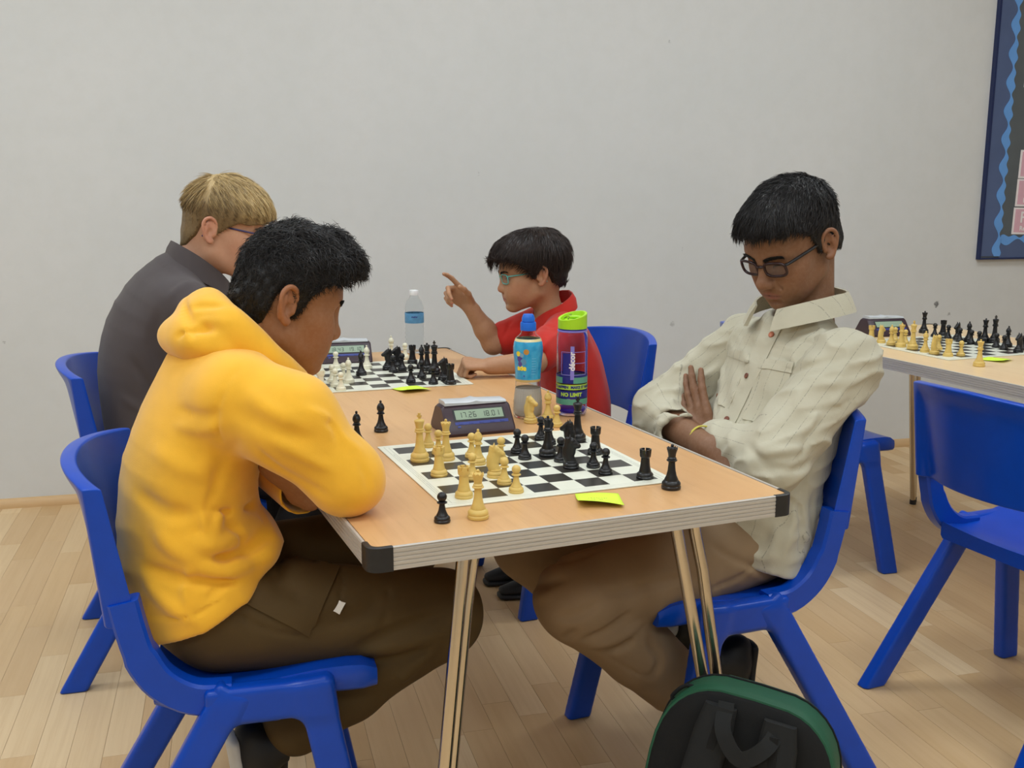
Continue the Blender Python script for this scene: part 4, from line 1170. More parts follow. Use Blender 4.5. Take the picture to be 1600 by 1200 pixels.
def flask(a, b):
    c = empty('drinks_flask', lw(a, b, TZ)); tag(c, 'violet see-through drinks flask with lime green flip lid', 'bottle')
    az = CAMDIR(a, b); R = 0.0362
    prof = [(0.0005, 0.004), (0.032, 0.002), (0.0350, 0.005), (R, 0.012), (R, 0.185), (0.0352, 0.192), (0.0325, 0.197), (0.0325, 0.202)]
    MB().lathe(prof + [(r - 0.0016, z) for r, z in reversed(prof[2:])] + [(0.0005, 0.007)], 36).build('flask_body', M_PURP, c, sharp=60)
    MB().lathe([(0.0005, 0.008), (0.030, 0.008), (0.0325, 0.012), (0.0325, 0.017), (0.0005, 0.018)], 28).build('tinted_base', M_DEEP, c)
    def band(name, z0, z1, m, off=0.0005, a0=0.0, a1=2*math.pi, n=36):
        rings = []
        for q in np.linspace(a0, a1, n + 1):
            cq, sq = math.cos(q), math.sin(q); rings.append([(R*cq, R*sq, z0), ((R + off)*cq, (R + off)*sq, z0), ((R + off)*cq, (R + off)*sq, z1), (R*cq, R*sq, z1)])
        return MB().loft(rings).build(name, m, c, sharp=40)
    band('print_band', 0.0285, 0.0420, M_TEAL); band('print_band', 0.0435, 0.0615, M_INDIGO); band('print_band', 0.0640, 0.0760, M_LIMEP); band('print_band', 0.0790, 0.0930, M_TEAL)
    band('print_band', 0.0790, 0.0930, M_INDIGO, 0.0009, az - 0.62, az + 0.10, 10); band('print_band', 0.0935, 0.0975, M_INDIGO)
    # printed panel: blue block, lilac stem and outline boxes
    band('print_block', 0.100, 0.150, M_INDIGO, 0.0006, az - 0.62, az - 0.12, 8)
    band('print_stem', 0.088, 0.166, M_LILAC, 0.0010, az - 0.10, az + 0.14, 5)
    for (a0, a1, z0, z1) in ((-0.72, 1.0, 0.0985, 0.1000), (-0.72, 1.0, 0.1520, 0.1530), (-0.74, -0.70, 0.0985, 0.1530), (0.98, 1.02, 0.0985, 0.1530), (0.14, 1.0, 0.1260, 0.1270)):
        band('print_line', z0, z1, M_LILAC, 0.0008, az + a0, az + a1, 10)
    wrap_text('NO LIMIT', 0.0118, R + 0.0010, 0.0525, az - 0.02, 0.0007, M_LIMEP, c, spacing=1.05, squash=1.0)
    wrap_text('MAKE IT HAPPEN', 0.0088, R + 0.0010, 0.0700, az + 0.85, 0.0004, M_INDIGO, c, squash=1.0); wrap_text('MAKE IT HAPPEN', 0.0088, R + 0.0010, 0.0700, az - 1.12, 0.0004, M_INDIGO, c, squash=1.0)
    wrap_text('d\u00e9cor', 0.0185, R + 0.0016, 0.131, az + 0.02, 0.0006, M_WHITEP, c, vertical=True)
    MB().lathe([(0.0322, 0.1965), (0.0350, 0.1975), (0.0352, 0.2005), (0.0322, 0.2015)], 36).build('neck_ring', M_LILAC, c)
    MB().lathe([(0.0005, 0.2005), (0.0332, 0.2005), (0.0332, 0.2045), (0.0005, 0.2045)], 36).build('gasket', M_INDIGO, c)
    # lid: cup with a sloping rim, recessed top and folded spout
    n = 36; outer, rim, inr, bot = [], [], [], []
    base = []
    for j in range(n):
        q = 2*math.pi*j/n; cq, sq = math.cos(q), math.sin(q); side = math.cos(q - (az + 2.25))
        zt_ = 0.2330 + 0.0085*side; r = 0.0338
        base.append((r*cq, r*sq, 0.2045)); outer.append((r*cq, r*sq, zt_)); rim.append(((r - 0.0012)*cq, (r - 0.0012)*sq, zt_ + 0.0010)); inr.append(((r - 0.006)*cq, (r - 0.006)*sq, zt_ + 0.0002)); bot.append(((r - 0.008)*cq, (r - 0.008)*sq, zt_ - 0.010))
    MB().loft([base, outer, rim, inr, bot]).build('lid', M_LIME, c, sharp=40)
    d0 = az + 2.25; u = np.array([math.cos(d0), math.sin(d0), 0.0])
    MB().bar(tuple(u*0.016 + np.array([0, 0, 0.229])), tuple(-u*0.014 + np.array([0, 0, 0.2315])), (-u[1], u[0], 0), 0.016, 0.007, 0.013, 0.007, 0.3).build('spout', M_LIME, c)
    MB().tube([tuple(-u*0.02 + np.array([0.008*-u[1], 0.008*u[0], 0.2275])), tuple(-u*0.004 + np.array([0, 0, 0.2365])), tuple(-u*0.02 + np.array([0.008*u[1], -0.008*u[0], 0.2275]))], 0.0016, 8).build('spout_bail', mat('olive_rubber', S(120, 150, 40), 0.5), c)
flask(0.690, 0.740)

# ------------------------------------------------------------------ school bags
M_NYLON = mat('black_nylon', S(15, 16, 17), 0.9, var=0.10, vscale=30, bump=0.35, bscale=900, bdist=0.0008)
M_NYLON2 = mat('charcoal_webbing', S(24, 26, 27), 0.85, var=0.08, vscale=30, bump=0.35, bscale=1200, bdist=0.0008)
M_GREEN = mat('green_nylon', S(26, 82, 58), 0.6, var=0.08, vscale=20, bump=0.25, bscale=900, bdist=0.0008)
def backpack(a, b, yaw, label, W=0.30, D=0.17, Hh=0.43, lean=0.0, trim=None):
    c = empty('backpack', lw(a, b), TA + yaw); c.rotation_euler = (lean, 0.12, TA + yaw); c.location.z = 0.016; tag(c, label, 'backpack')
    trim = trim or M_GREEN
    def outline(s_, n=40):
        pts = []
        for q in np.linspace(0, 2*math.pi, n, endpoint=False):
            cq, sq = math.cos(q), math.sin(q); e = 0.42 if sq > 0 else 0.30
            x = W/2*s_*np.sign(cq)*abs(cq)**e; z = Hh/2*np.sign(sq)*abs(sq)**(0.62 if sq > 0 else 0.25)
            if sq > 0: x *= 1 - 0.20*abs(sq)**3
            pts.append((x, Hh/2 + z*(s_ if sq > 0 else 1.0)))
        return pts
    rings = [[(x, y, max(z, 0.003)) for x, z in outline(s_)] for y, s_ in ((-D*0.50, 0.90), (-D*0.46, 0.965), (-D*0.30, 0.985), (0.0, 1.0), (D*0.3, 0.97), (D*0.46, 0.90), (D*0.5, 0.80))]
    MB().loft(rings).build('bag_body', trim, c, sharp=60)
    # black back panel with straps and grab handle, facing the camera
    rings = [[(x, y, max(z, 0.005)) for x, z in outline(s_)] for y, s_ in ((-D*0.44, 0.955), (-D*0.52, 0.955), (-D*0.56, 0.93), (-D*0.575, 0.80))]
    MB().loft(rings).build('back_panel', M_NYLON, c, sharp=60)
    yb = -D*0.585
    for sg in (1, -1):
        x0 = sg*W*0.155; rings = []
        for t_ in np.linspace(0, 1, 10):
            z = Hh*(0.93 - 0.86*t_); x = x0 + sg*W*0.10*t_; w = 0.031 if t_ > 0.06 else 0.026; yy = yb - 0.010 - 0.014*math.sin(t_*math.pi)
            rings.append([(x - w, yy + 0.012, z), (x - w, yy, z), (x - w*0.8, yy - 0.006, z), (x + w*0.8, yy - 0.006, z), (x + w, yy, z), (x + w, yy + 0.012, z)])
        st = MB().loft(rings).build('shoulder_strap', M_NYLON2, c, sharp=50)
        MB().bar((x0 - sg*0.004, yb - 0.022, Hh*0.88), (x0 + sg*W*0.085, yb - 0.026, Hh*0.20), (1, 0, 0), 0.014, 0.003, 0.014, 0.003).build('strap_webbing', M_NYLON, st)
    hd_ = catmull([(-W*0.13, yb - 0.006, Hh*0.95), (-W*0.11, yb - 0.030, Hh*0.85), (0.0, yb - 0.036, Hh*0.765), (W*0.11, yb - 0.030, Hh*0.83), (W*0.16, yb - 0.006, Hh*0.92)], 5)
    rings = []
    for i, p in enumerate(hd_):
        d = hd_[min(i+1, len(hd_)-1)] - hd_[max(i-1, 0)]; d /= np.linalg.norm(d); nrm = np.cross(d, [0, 1, 0]); nrm /= np.linalg.norm(nrm)
        rings.append([tuple(p + nrm*0.013 + np.array([0, -0.002, 0])), tuple(p + nrm*0.013 + np.array([0, 0.002, 0])), tuple(p - nrm*0.013 + np.array([0, 0.002, 0])), tuple(p - nrm*0.013 + np.array([0, -0.002, 0]))])
    MB().loft(rings).build('grab_handle', M_NYLON2, c, sharp=50)
    # front compartment seen past the top as a second darker curve, piping between
    rings = [[(x*1.0, y, max(z - 0.02, 0.002)) for x, z in outline(s_)] for y, s_ in ((D*0.38, 0.98), (D*0.6, 1.0), (D*0.82, 0.95), (D*0.92, 0.84))]
    MB().loft(rings).build('front_compartment', M_NYLON, c, sharp=60)
    pp = [(x, -D*0.50, max(z, 0.004)) for x, z in outline(0.962)]; MB().tube(pp + pp[:1], 0.0032, 6).build('piping', trim, c)
    pp = [(x, D*0.02, max(z, 0.004)) for x, z in outline(1.004)]; MB().tube(pp + pp[:1], 0.0022, 6).build('zip', M_NYLON, c)
    loop = catmull([(-W*0.30, -D*0.2, Hh*0.93), (-W*0.38, -D*0.25, Hh*0.93), (-W*0.44, -D*0.25, Hh*0.87), (-W*0.40, -D*0.22, Hh*0.86), (-W*0.33, -D*0.2, Hh*0.91)], 5)
    MB().tube(loop, 0.0035, 8).build('zip_pull_loop', M_NYLON, c)
    return c
backpack(0.572, -0.088, -0.80, 'dark green and black backpack leaning by the chrome leg of the foreground table', 0.315, 0.13, 0.405, -0.20)
# ------------------------------------------------------------------ human builders
def basis(fwd, up):
    f = np.array(fwd, float); f /= np.linalg.norm(f); u = np.array(up, float); u = u - f*(u @ f); u /= np.linalg.norm(u)
    return np.stack([f, np.cross(u, f), u], 1)      # columns: forward, left, up
def rot_head(yaw, pitch, roll=0.0):
    """yaw from +a axis towards +b, pitch down positive, roll: tilt to the left shoulder"""
    cy, sy, cp, sp = math.cos(yaw), math.sin(yaw), math.cos(pitch), math.sin(pitch)
    f = np.array([cy*cp, sy*cp, -sp]); u = np.array([cy*sp, sy*sp, cp]); l = np.cross(u, f)
    cr, sr = math.cos(roll), math.sin(roll)
    return np.stack([f, l*cr + u*-sr, u*cr + l*sr], 1)

class Head:
    def __init__(s, org, R, sc=1.0, jaw=1.0, nose=1.0, eye_open=0.0035, short=0.0, fx=1.0):
        s.sh = short; s.fx = np.array([fx, 1.0, 1.0])
        s.o = np.array(org, float); s.R = R; s.s = sc; s.jaw = jaw; s.nose = nose; s.eo = eye_open
    def T(s, x, y, z): return s.o + s.R @ (s.s*s.fx*np.array([x, y, z]))
    def inv(s, P): return ((P - s.o) @ s.R)/(s.s*s.fx)
    def core(s, m):
        """cranium only (also the carrier of the hair)"""
        e = lambda c, r, k=0.02: m.ell(s.T(*c), np.array(r)*s.s*s.fx, k*s.s, R=s.R)
        e((-0.014 + s.sh/2, 0, 0.030), (0.098 - s.sh/2, 0.0755, 0.086), 0.02)
        e((-0.045 + s.sh*0.6, 0, -0.005), (0.062 - s.sh*0.3, 0.062, 0.07), 0.03)
        e((0.036, 0, 0.028), (0.052, 0.060, 0.055), 0.03)
    def build(s, m):
        c = s.s; J = s.jaw
        e = lambda ce, r, k=0.02, op='u', R=None: m.ell(s.T(*ce), np.array(r)*c*s.fx, k*c, op, s.R if R is None else s.R @ R)
        cn = lambda a, b, ra, rb, k=0.012, op='u': m.cone(s.T(*a), s.T(*b), ra*c, rb*c, k*c, op)
        s.core(m)
        e((0.030, 0, -0.030), (0.056, 0.058, 0.070), 0.03)
        e((0.026, 0, -0.066), (0.050, 0.044*J, 0.036), 0.03)
        for sg in (1, -1):
            cn((-0.008, sg*0.050*J, -0.058), (0.062, sg*0.014, -0.096), 0.017, 0.014, 0.03)
            e((0.050, sg*0.041, -0.024), (0.028, 0.022, 0.024), 0.025)
            cn((0.079, sg*0.010, 0.017), (0.066, sg*0.044, 0.020), 0.0095, 0.0085, 0.02)
            e((0.060, sg*0.028, -0.055), (0.026, 0.022, 0.026), 0.025)
        e((0.069, 0, -0.098), (0.017, 0.020, 0.014), 0.018)
        e((0.070, 0, -0.068), (0.019, 0.027, 0.024), 0.02)
        for sg in (1, -1):
            e((0.093, sg*0.031, -0.001), (0.019, 0.019, 0.0115), 0.014, 's')
            e((0.0655, sg*0.0315, -0.001), (0.0142, 0.0150, 0.0135), 0.004)
            if s.eo > 0.0005:
                e((0.082, sg*0.0325, -0.004), (0.012, 0.0125, s.eo), 0.002, 's')
            else:
                cn((0.0795, sg*0.0215, -0.0075), (0.0745, sg*0.044, -0.006), 0.0012, 0.0012, 0.0025, 's')
        n = s.nose
        cn((0.079, 0, 0.010), (0.100*n, 0, -0.030), 0.0085, 0.0105, 0.015)
        e((0.1035*n, 0, -0.0375), (0.0120, 0.0125, 0.0105), 0.010)
        for sg in (1, -1):
            e((0.093*n, sg*0.0125, -0.0410), (0.0115, 0.0085, 0.0085), 0.007)
            e((0.099*n, sg*0.0070, -0.0500), (0.0060, 0.0038, 0.0045), 0.003, 's')
            cn((0.094*n, sg*0.024, -0.042), (0.080, sg*0.032, -0.060), 0.0012, 0.0010, 0.008, 's')
        for sg in (1, -1):
            cn((0.0865, sg*0.004, -0.0640), (0.0740, sg*0.0235, -0.0690), 0.0058, 0.0030, 0.006)
            cn((0.0855, sg*0.003, -0.0765), (0.0740, sg*0.0215, -0.0715), 0.0068, 0.0032, 0.006)
            cn((0.0950, 0, -0.0703), (0.0775, sg*0.0250, -0.0705), 0.0016, 0.0012, 0.0035, 's')
        e((0.090, 0, -0.0875), (0.008, 0.014, 0.004), 0.012, 's')
        for sg in (1, -1): s.ear(m, sg)
    def ear(s, m, sg):
        c = s.s
        def q(x, z, out): # ear plane: x forward, z up, out from the skull (grows backwards)
            return s.T(-0.014 + x, sg*(0.0735 + out), -0.006 + z)
        tilt = np.array([[math.cos(0.18), 0, math.sin(0.18)], [0, 1, 0], [-math.sin(0.18), 0, math.cos(0.18)]])
        fl = math.sin(0.38)*sg
        Y = np.array([[math.cos(0.38), fl, 0], [-fl, math.cos(0.38), 0], [0, 0, 1]])
        m.ell(q(-0.006, 0.001, 0.006), np.array((0.0165, 0.0055, 0.029))*c, 0.006*c, R=s.R @ (Y @ tilt))
        hx = [(0.009, 0.004, 0.004), (0.009, 0.016, 0.006), (0.003, 0.0275, 0.010), (-0.009, 0.0310, 0.014), (-0.019, 0.0240, 0.0175),
              (-0.022, 0.0100, 0.0185), (-0.017, -0.0060, 0.016), (-0.009, -0.0180, 0.012), (-0.002, -0.0260, 0.008), (0.004, -0.0240, 0.004)]
        rr = [0.0024, 0.0030, 0.0034, 0.0036, 0.0036, 0.0034, 0.0032, 0.0040, 0.0058, 0.0040]
        P = catmull([np.concatenate([q(*h), [r*c]]) for h, r in zip(hx, rr)], 3)
        for i in range(len(P) - 1): m.cone(P[i][:3], P[i+1][:3], P[i][3], P[i+1][3], 0.003*c)
        m.ell(q(-0.003, -0.003, 0.0155), np.array((0.0092, 0.0105, 0.0120))*c, 0.004*c, 's', R=s.R @ Y)
        m.ell(q(-0.006, 0.013, 0.017), np.array((0.0090, 0.0075, 0.0095))*c, 0.004*c, 's', R=s.R @ Y)
        m.cone(q(-0.013, 0.014, 0.0135), q(-0.013, -0.008, 0.012), 0.0030*c, 0.0028*c, 0.005*c)
        m.cone(q(0.007, -0.001, 0.004), q(0.007, -0.009, 0.005), 0.0042*c, 0.0036*c, 0.005*c)
    def colour(s, V, skin, lip, cheek):
        q = s.inv(V); C = np.tile(np.array(skin[:3]), (len(V), 1))
        def blend(w, col): 
            nonlocal C
            w = np.clip(w, 0, 1)[:, None]; C = C*(1 - w) + np.array(col[:3])*w
        near = (vlen(q) < 0.2)
        ly = np.abs(q[:, 1]); 
        zl = -0.0703; top = -0.0595 - ly*0.25; bot = -0.0845 + ly*0.42
        w = np.clip((top - q[:, 2])/0.003, 0, 1)*np.clip((q[:, 2] - bot)/0.003, 0, 1)*np.clip((0.024 - ly)/0.004, 0, 1)*(q[:, 0] > 0.06)
        blend(w*0.8*near, lip)
        w = np.exp(-((q[:, 2] + 0.0703)/0.0016)**2)*np.clip((0.026 - ly)/0.003, 0, 1)*(q[:, 0] > 0.06)
        blend(w*0.75*near, (lip[0]*0.25, lip[1]*0.2, lip[2]*0.2))
        w = np.exp(-((q[:, 0] - 0.055)/0.03)**2 - ((ly - 0.045)/0.022)**2 - ((q[:, 2] + 0.035)/0.025)**2)
        w = np.maximum(w, np.exp(-vlen((q - np.array([0.105, 0, -0.04]))/0.016)**2))
        w = np.maximum(w, np.clip((ly - 0.078)/0.006, 0, 1)*(np.abs(q[:, 0] + 0.02) < 0.045))
        blend(w*0.45*near, cheek)
        return C

def hair_model(hd, line, thick, nape=-0.075):
    """shell over the cranium. line: [(azimuth deg, lowest z)], thick(q) -> thickness in head units"""
    base = Model(); hd.core(base)
    base.cone(hd.T(-0.052 + hd.sh*0.7, 0, -0.03), hd.T(-0.058 + hd.sh*0.7, 0, -0.09), 0.052*hd.s, 0.050*hd.s, 0.03*hd.s)
    az, zl = np.array([l[0] for l in line], float), np.array([l[1] for l in line], float)
    class HairPrim(Prim):
        def d(s_, P):
            d0 = base.eval(P.reshape(-1, 3).astype(np.float32)).reshape(P.shape[:-1])
            q = hd.inv(P)
            a = np.degrees(np.arctan2(np.abs(q[..., 1]), q[..., 0] + 0.015))
            h = q[..., 2] - np.interp(a, az, zl)
            h = h + 0.004*wav(q, 90, 5, 2)
            f = np.clip(h/0.012 + 0.5, 0, 1); f = f*f*(3 - 2*f)
            return np.maximum(d0 - hd.s*(-0.012 + (thick(q) + 0.012)*f), -(h + 0.012))
    m = Model(); m.add(HairPrim(), 0.001)
    return m, base

def strands(V, N, hd, count, flow, length, width, lift, curl, rng, seg=5, colors=None, jitter=0.25):
    """tapered hair locks growing from shell points; returns verts, tri faces, colour per vert"""
    idx = rng.choice(len(V), count, replace=True)
    P = V[idx].astype(float) - N[idx]*0.004; Nn = N[idx]
    q = hd.inv(P)
    d = flow(q) @ hd.R.T
    d = d + rng.normal(size=d.shape)*jitter
    d = d - Nn*np.einsum('ij,ij->i', d, Nn)[:, None]; d /= vlen(d)[:, None] + 1e-9
    L = length(q)*rng.uniform(0.6, 1.15, count)
    lf = lift(q)*rng.uniform(0.3, 1.5, count)
    side = np.cross(d, Nn); ph = rng.uniform(0, 6.28, count); am = curl*rng.uniform(0.3, 1.2, count)
    w = width*rng.uniform(0.6, 1.3, count)
    rings = []
    ctr = hd.T(-0.015, 0, 0.02)
    for k in range(seg + 1):
        t = k/seg
        c = P + d*(L*t)[:, None] + Nn*(lf*L*np.sin(t*2.0) + 0.003)[:, None]
        c = c + side*(am*np.sin(t*7 + ph)*t)[:, None] + Nn*(am*np.cos(t*7 + ph)*t*0.6)[:, None]
        # follow the skull curvature
        r0 = vlen(P - ctr); rv = c - ctr; rl = vlen(rv); c = ctr + rv/rl[:, None]*(rl*(1 - t*0.5) + (r0 + lf*L*np.sin(t*1.7) + 0.004)*t*0.5)[:, None]
        ww = w*(1 - t**2*0.92)
        rings.append((c + side*ww[:, None], c - side*ww[:, None]*0.5 + Nn*ww[:, None]*0.8, c - side*ww[:, None]*0.5 - Nn*ww[:, None]*0.8))
    VV = np.stack([np.stack(r, 1) for r in rings], 1).reshape(count, -1, 3)
    F = []
    for k in range(seg):
        for j in range(3):
            a, b = k*3 + j, k*3 + (j + 1) % 3
            F.append((a, b, b + 3)); F.append((a, b + 3, a + 3))
    F = np.array(F); M = VV.shape[1]
    FF = (F[None] + (np.arange(count)*M)[:, None, None]).reshape(-1, 3)
    return VV.reshape(-1, 3), FF, idx, M

def build_hair(name, hd, line, thick, flow, mcol, parent, base_off, count=5000, length=lambda q: 0.04, width=0.0011, lift=lambda q: 0.15, curl=0.0,
               res=0.0035, seed=1, colfn=None, jitter=0.25, post=None, tvar=0.16, shell_tone=0.15):
    m, base = hair_model(hd, line, thick)
    if post is not None: m.post.append(post)
    r = 0.19*hd.s
    V, F = m.mesh(hd.o - r, hd.o + r, res)
    q = hd.inv(V)
    keepz = q[:, 2] > -0.12
    N = vert_normals(V, F)
    rng = np.random.RandomState(seed)
    # roots only where there is real hair thickness
    d0 = base.eval(V.astype(np.float32)); ok = np.nonzero((d0 > 0.0015) & keepz)[0]
    SV, SF, idx, M = strands(V[ok], N[ok], hd, count, flow, length, width, lift, curl, rng, jitter=jitter)
    tri = np.concatenate([F[:, [0, 1, 2]], F[:, [0, 2, 3]]])
    allV = np.concatenate([V, SV]) - base_off; allF = np.concatenate([tri, SF + len(V)])
    if colfn is None: colfn = lambda q, rn: np.full(len(q), 0.5)
    c0 = colfn(q, rng)*shell_tone; c1 = np.repeat(colfn(q[ok][idx], rng) + rng.normal(size=count)*tvar, M)
    return np_mesh(name, allV, allF, mcol, parent, True, {'tone': np.clip(np.concatenate([c0, c1]), 0, 1)})

def hair_mat(name, dark, light, rough=0.45, spec=0.4):
    m, t, b = new_mat(name)
    a = t.add('ShaderNodeAttribute', attribute_name='tone')
    tc = t.add('ShaderNodeTexCoord').outputs['Object']
    nz = t.noise(tc, 160, 3)
    f = t.math('ADD', t.math('MULTIPLY', nz, 0.3), t.math('SUBTRACT', a.outputs['Fac'], 0.15))
    t.link(t.mix(f, dark, light), b.inputs['Base Color'])
    b.inputs['Roughness'].default_value = rough; b.inputs['Specular IOR Level'].default_value = spec
    b.inputs['Anisotropic'].default_value = 0.4
    return m

def skin_mat(name):
    m, t, b = new_mat(name)
    a = t.add('ShaderNodeAttribute', attribute_name='skin')
    tc = t.add('ShaderNodeTexCoord').outputs['Object']
    n1 = t.ramp(t.noise(tc, 28, 4), 0.3, 0.7)
    c = t.mix(t.math('MULTIPLY', n1, 0.22), a.outputs['Color'], (0.30, 0.10, 0.05, 1))
    c = t.mix(0.30, a.outputs['Color'], c)
    n2 = t.ramp(t.noise(tc, 140, 3), 0.35, 0.7); c = t.mix(t.math('MULTIPLY', n2, 0.07), c, t.mix(0.5, a.outputs['Color'], (0.9, 0.7, 0.55, 1)))
    t.link(c, b.inputs['Base Color'])
    b.inputs['Roughness'].default_value = 0.5; b.inputs['Specular IOR Level'].default_value = 0.35
    b.inputs['Subsurface Weight'].default_value = 0.06; b.inputs['Subsurface Radius'].default_value = (1.0, 0.35, 0.18); b.inputs['Subsurface Scale'].default_value = 0.004
    h = t.noise(tc, 700, 3)
    t.link(t.bump(h, 0.28, 0.0007), b.inputs['Normal'])
    return m

class Hand:
    """origin = wrist, R columns: along fingers, towards thumb, back of the hand"""
    def __init__(s, org, R, sc=1.0): s.o = np.array(org, float); s.R = R; s.s = sc; s.tips = []
    def T(s, p): return s.o + s.R @ (s.s*np.array(p, float))
    def build(s, m, curls, thumb=((0.5, -0.15), 0.3, 0.3), spread=(0.10, 0.03, -0.04, -0.12), mir=1):
        c = s.s
        m.add(Sweep([s.T((-0.02, 0, 0)), s.T((0.0, 0, 0)), s.T((0.03, 0.000, 0.001)), s.T((0.065, -0.001, 0.002)), s.T((0.084, -0.002, 0.001))],
                    s.R[:, 1], [0.025*c, 0.026*c, 0.033*c, 0.040*c, 0.037*c], [0.018*c, 0.017*c, 0.0155*c, 0.0135*c, 0.010*c], 3), 0.012*c)
        m.ell(s.T((0.03, 0.024, -0.008)), np.array((0.028, 0.014, 0.014))*c, 0.012*c, R=s.R)
        roots = [(0.083, 0.0285), (0.087, 0.0095), (0.083, -0.0095), (0.075, -0.0270)]
        lens = [(0.041, 0.025, 0.021), (0.045, 0.029, 0.022), (0.041, 0.027, 0.021), (0.032, 0.020, 0.019)]
        rad = [0.0088, 0.0090, 0.0085, 0.0075]
        for i in range(4):
            a = 0.0; p = np.array([roots[i][0], roots[i][1], 0.002]); sp = spread[i]
            pts = [p - np.array([0.018, 0, 0])]; pts.append(p)
            for L, cu in zip(lens[i], curls[i]):
                a += cu
                p = p + L*np.array([math.cos(a)*math.cos(sp), math.cos(a)*math.sin(sp), -math.sin(a)]); pts.append(p)
            r = rad[i]; rr = [r*1.05, r*1.08, r*1.0, r*0.9, r*0.72]
            for k in range(4):
                m.cone(s.T(pts[k]), s.T(pts[k+1]), rr[k]*c, rr[k+1]*c, 0.0035*c if k else 0.008*c)
            dirv = pts[-1] - pts[-2]; dirv /= np.linalg.norm(dirv)
            s.tips.append((s.T(pts[-1]), s.R @ dirv, s.R @ np.array([math.sin(a)*math.cos(sp), math.sin(a)*math.sin(sp), math.cos(a)])))
        (ty, tz), c1, c2 = thumb
        d = np.array([math.cos(ty)*math.cos(tz), math.sin(ty)*math.cos(tz), math.sin(tz)])
        p0 = np.array([0.018, 0.022, -0.006]); p1 = p0 + 0.040*d
        ax = np.cross(d, [0, 0, 1.0]); ax /= np.linalg.norm(ax)
        def rotv(v, a): return v*math.cos(a) + np.cross(np.array([0, 0, 1.0])*-1, v)*math.sin(a)
        d2 = rotv(d, c1); p2 = p1 + 0.032*d2; d3 = rotv(d2, c2); p3 = p2 + 0.022*d3
        for a_, b_, ra, rb in ((p0, p1, 0.0135, 0.0108), (p1, p2, 0.0104, 0.0095), (p2, p3, 0.0095, 0.0078)):
            m.cone(s.T(a_), s.T(b_), ra*c, rb*c, 0.006*c)
        s.tips.append((s.T(p3), s.R @ d3, s.R @ np.array([0, 0, 1.0])))
    def colour(s, V, C, nail):
        for tip, d, up in s.tips:
            q = V - (tip + d*0.003*s.s)
            a = q @ d; u = q @ up; l = np.sqrt(np.maximum(np.einsum('ij,ij->i', q, q) - a*a - u*u, 0))
            w = np.clip((0.0065 - np.abs(a))/0.0015, 0, 1)*np.clip((0.0055 - l)/0.0012, 0, 1)*(u > 0.002)
            C[:] = C*(1 - w[:, None]*0.7) + np.array(nail[:3])*w[:, None]*0.7
        return C
# ------------------------------------------------------------------ tools for dressing figures (all in the table frame a, b, z)
_Rt = np.array([[UX[0], UX[1], 0], [UY[0], UY[1], 0], [0, 0, 1.0]])
CAM_T = _Rt @ (np.array([0, 0, CAM_H]) - np.array([TO[0], TO[1], 0]))
def sight(px, py):
    X, Y = px - 800.0, py - 600.0
    X, Y = X*math.cos(ROLL) + Y*math.sin(ROLL), -X*math.sin(ROLL) + Y*math.cos(ROLL)
    v = np.array([X/F_PX, math.cos(PITCH) - Y/F_PX*math.sin(PITCH), -math.sin(PITCH) - Y/F_PX*math.cos(PITCH)])
    v = _Rt @ v
    return v/np.linalg.norm(v)
def surf(model, pts):
    """points of a garment or body surface where seams, pockets, buttons and folds lie"""
    D = np.array([sight(*p) for p in pts]); t = np.full(len(D), 0.9)
    for _ in range(44):
        d = model.eval((CAM_T + D*t[:, None]).astype(np.float32)); t = t + np.clip(d, -0.05, 0.3)*0.75
        t = np.minimum(t, 5.0)
    P = CAM_T + D*t[:, None]
    e = 0.002; N = np.stack([model.eval((P + np.eye(3)[k]*e).astype(np.float32)) - model.eval((P - np.eye(3)[k]*e).astype(np.float32)) for k in range(3)], -1)
    N = N/np.maximum(vlen(N)[:, None], 1e-9)
    ok = np.abs(model.eval(P.astype(np.float32))) < 0.006
    return P, N, ok
FOLD_GAIN = 1.7
def folds(model, rows):
    """rows: (pixel polyline, amp mm, width mm)"""
    allp = [q for r in rows for q in r[0]]
    PA, NA, OK = surf(model, allp); i = 0
    for px, amp, w in rows:
        P = PA[i:i + len(px)][OK[i:i + len(px)]]; i += len(px)
        if len(P) >= 2: model.add(Fold([p for p in P], FOLD_GAIN*amp/1000.0, w/1000.0))
def patch(name, model, corners, m, parent, off, nu=10, nv=12, lift=0.0016, th=0.0016, attrs=None):
    """thin cloth piece lying on a garment: corners in order around"""
    c = [np.array(p, float) for p in corners]; px = []
    for i in range(nu + 1):
        for j in range(nv + 1):
            u, v = i/nu, j/nv; px.append(tuple((1-u)*(1-v)*c[0] + u*(1-v)*c[1] + u*v*c[2] + (1-u)*v*c[3]))
    P, N, ok = surf(model, px)
    V = np.concatenate([P + N*lift, P + N*(lift + th)]) - off; K = (nu+1)*(nv+1); F = []
    for i in range(nu):
        for j in range(nv):
            q = (i*(nv+1) + j, (i+1)*(nv+1) + j, (i+1)*(nv+1) + j + 1, i*(nv+1) + j + 1)
            F.append(q); F.append(tuple(p + K for p in q[::-1]))
    rim = [(i*(nv+1), (i+1)*(nv+1)) for i in range(nu)] + [(nu*(nv+1) + j, nu*(nv+1) + j + 1) for j in range(nv)] + [((i+1)*(nv+1) + nv, i*(nv+1) + nv) for i in range(nu)] + [(j + 1, j) for j in range(nv)]
    for p, q in rim: F.append((q, p, p + K, q + K))
    o = np_mesh(name, V, np.array(F), m, parent, True, attrs(np.concatenate([P, P])) if attrs else None)
    o.data.set_sharp_from_angle(angle=math.radians(40))
    return o
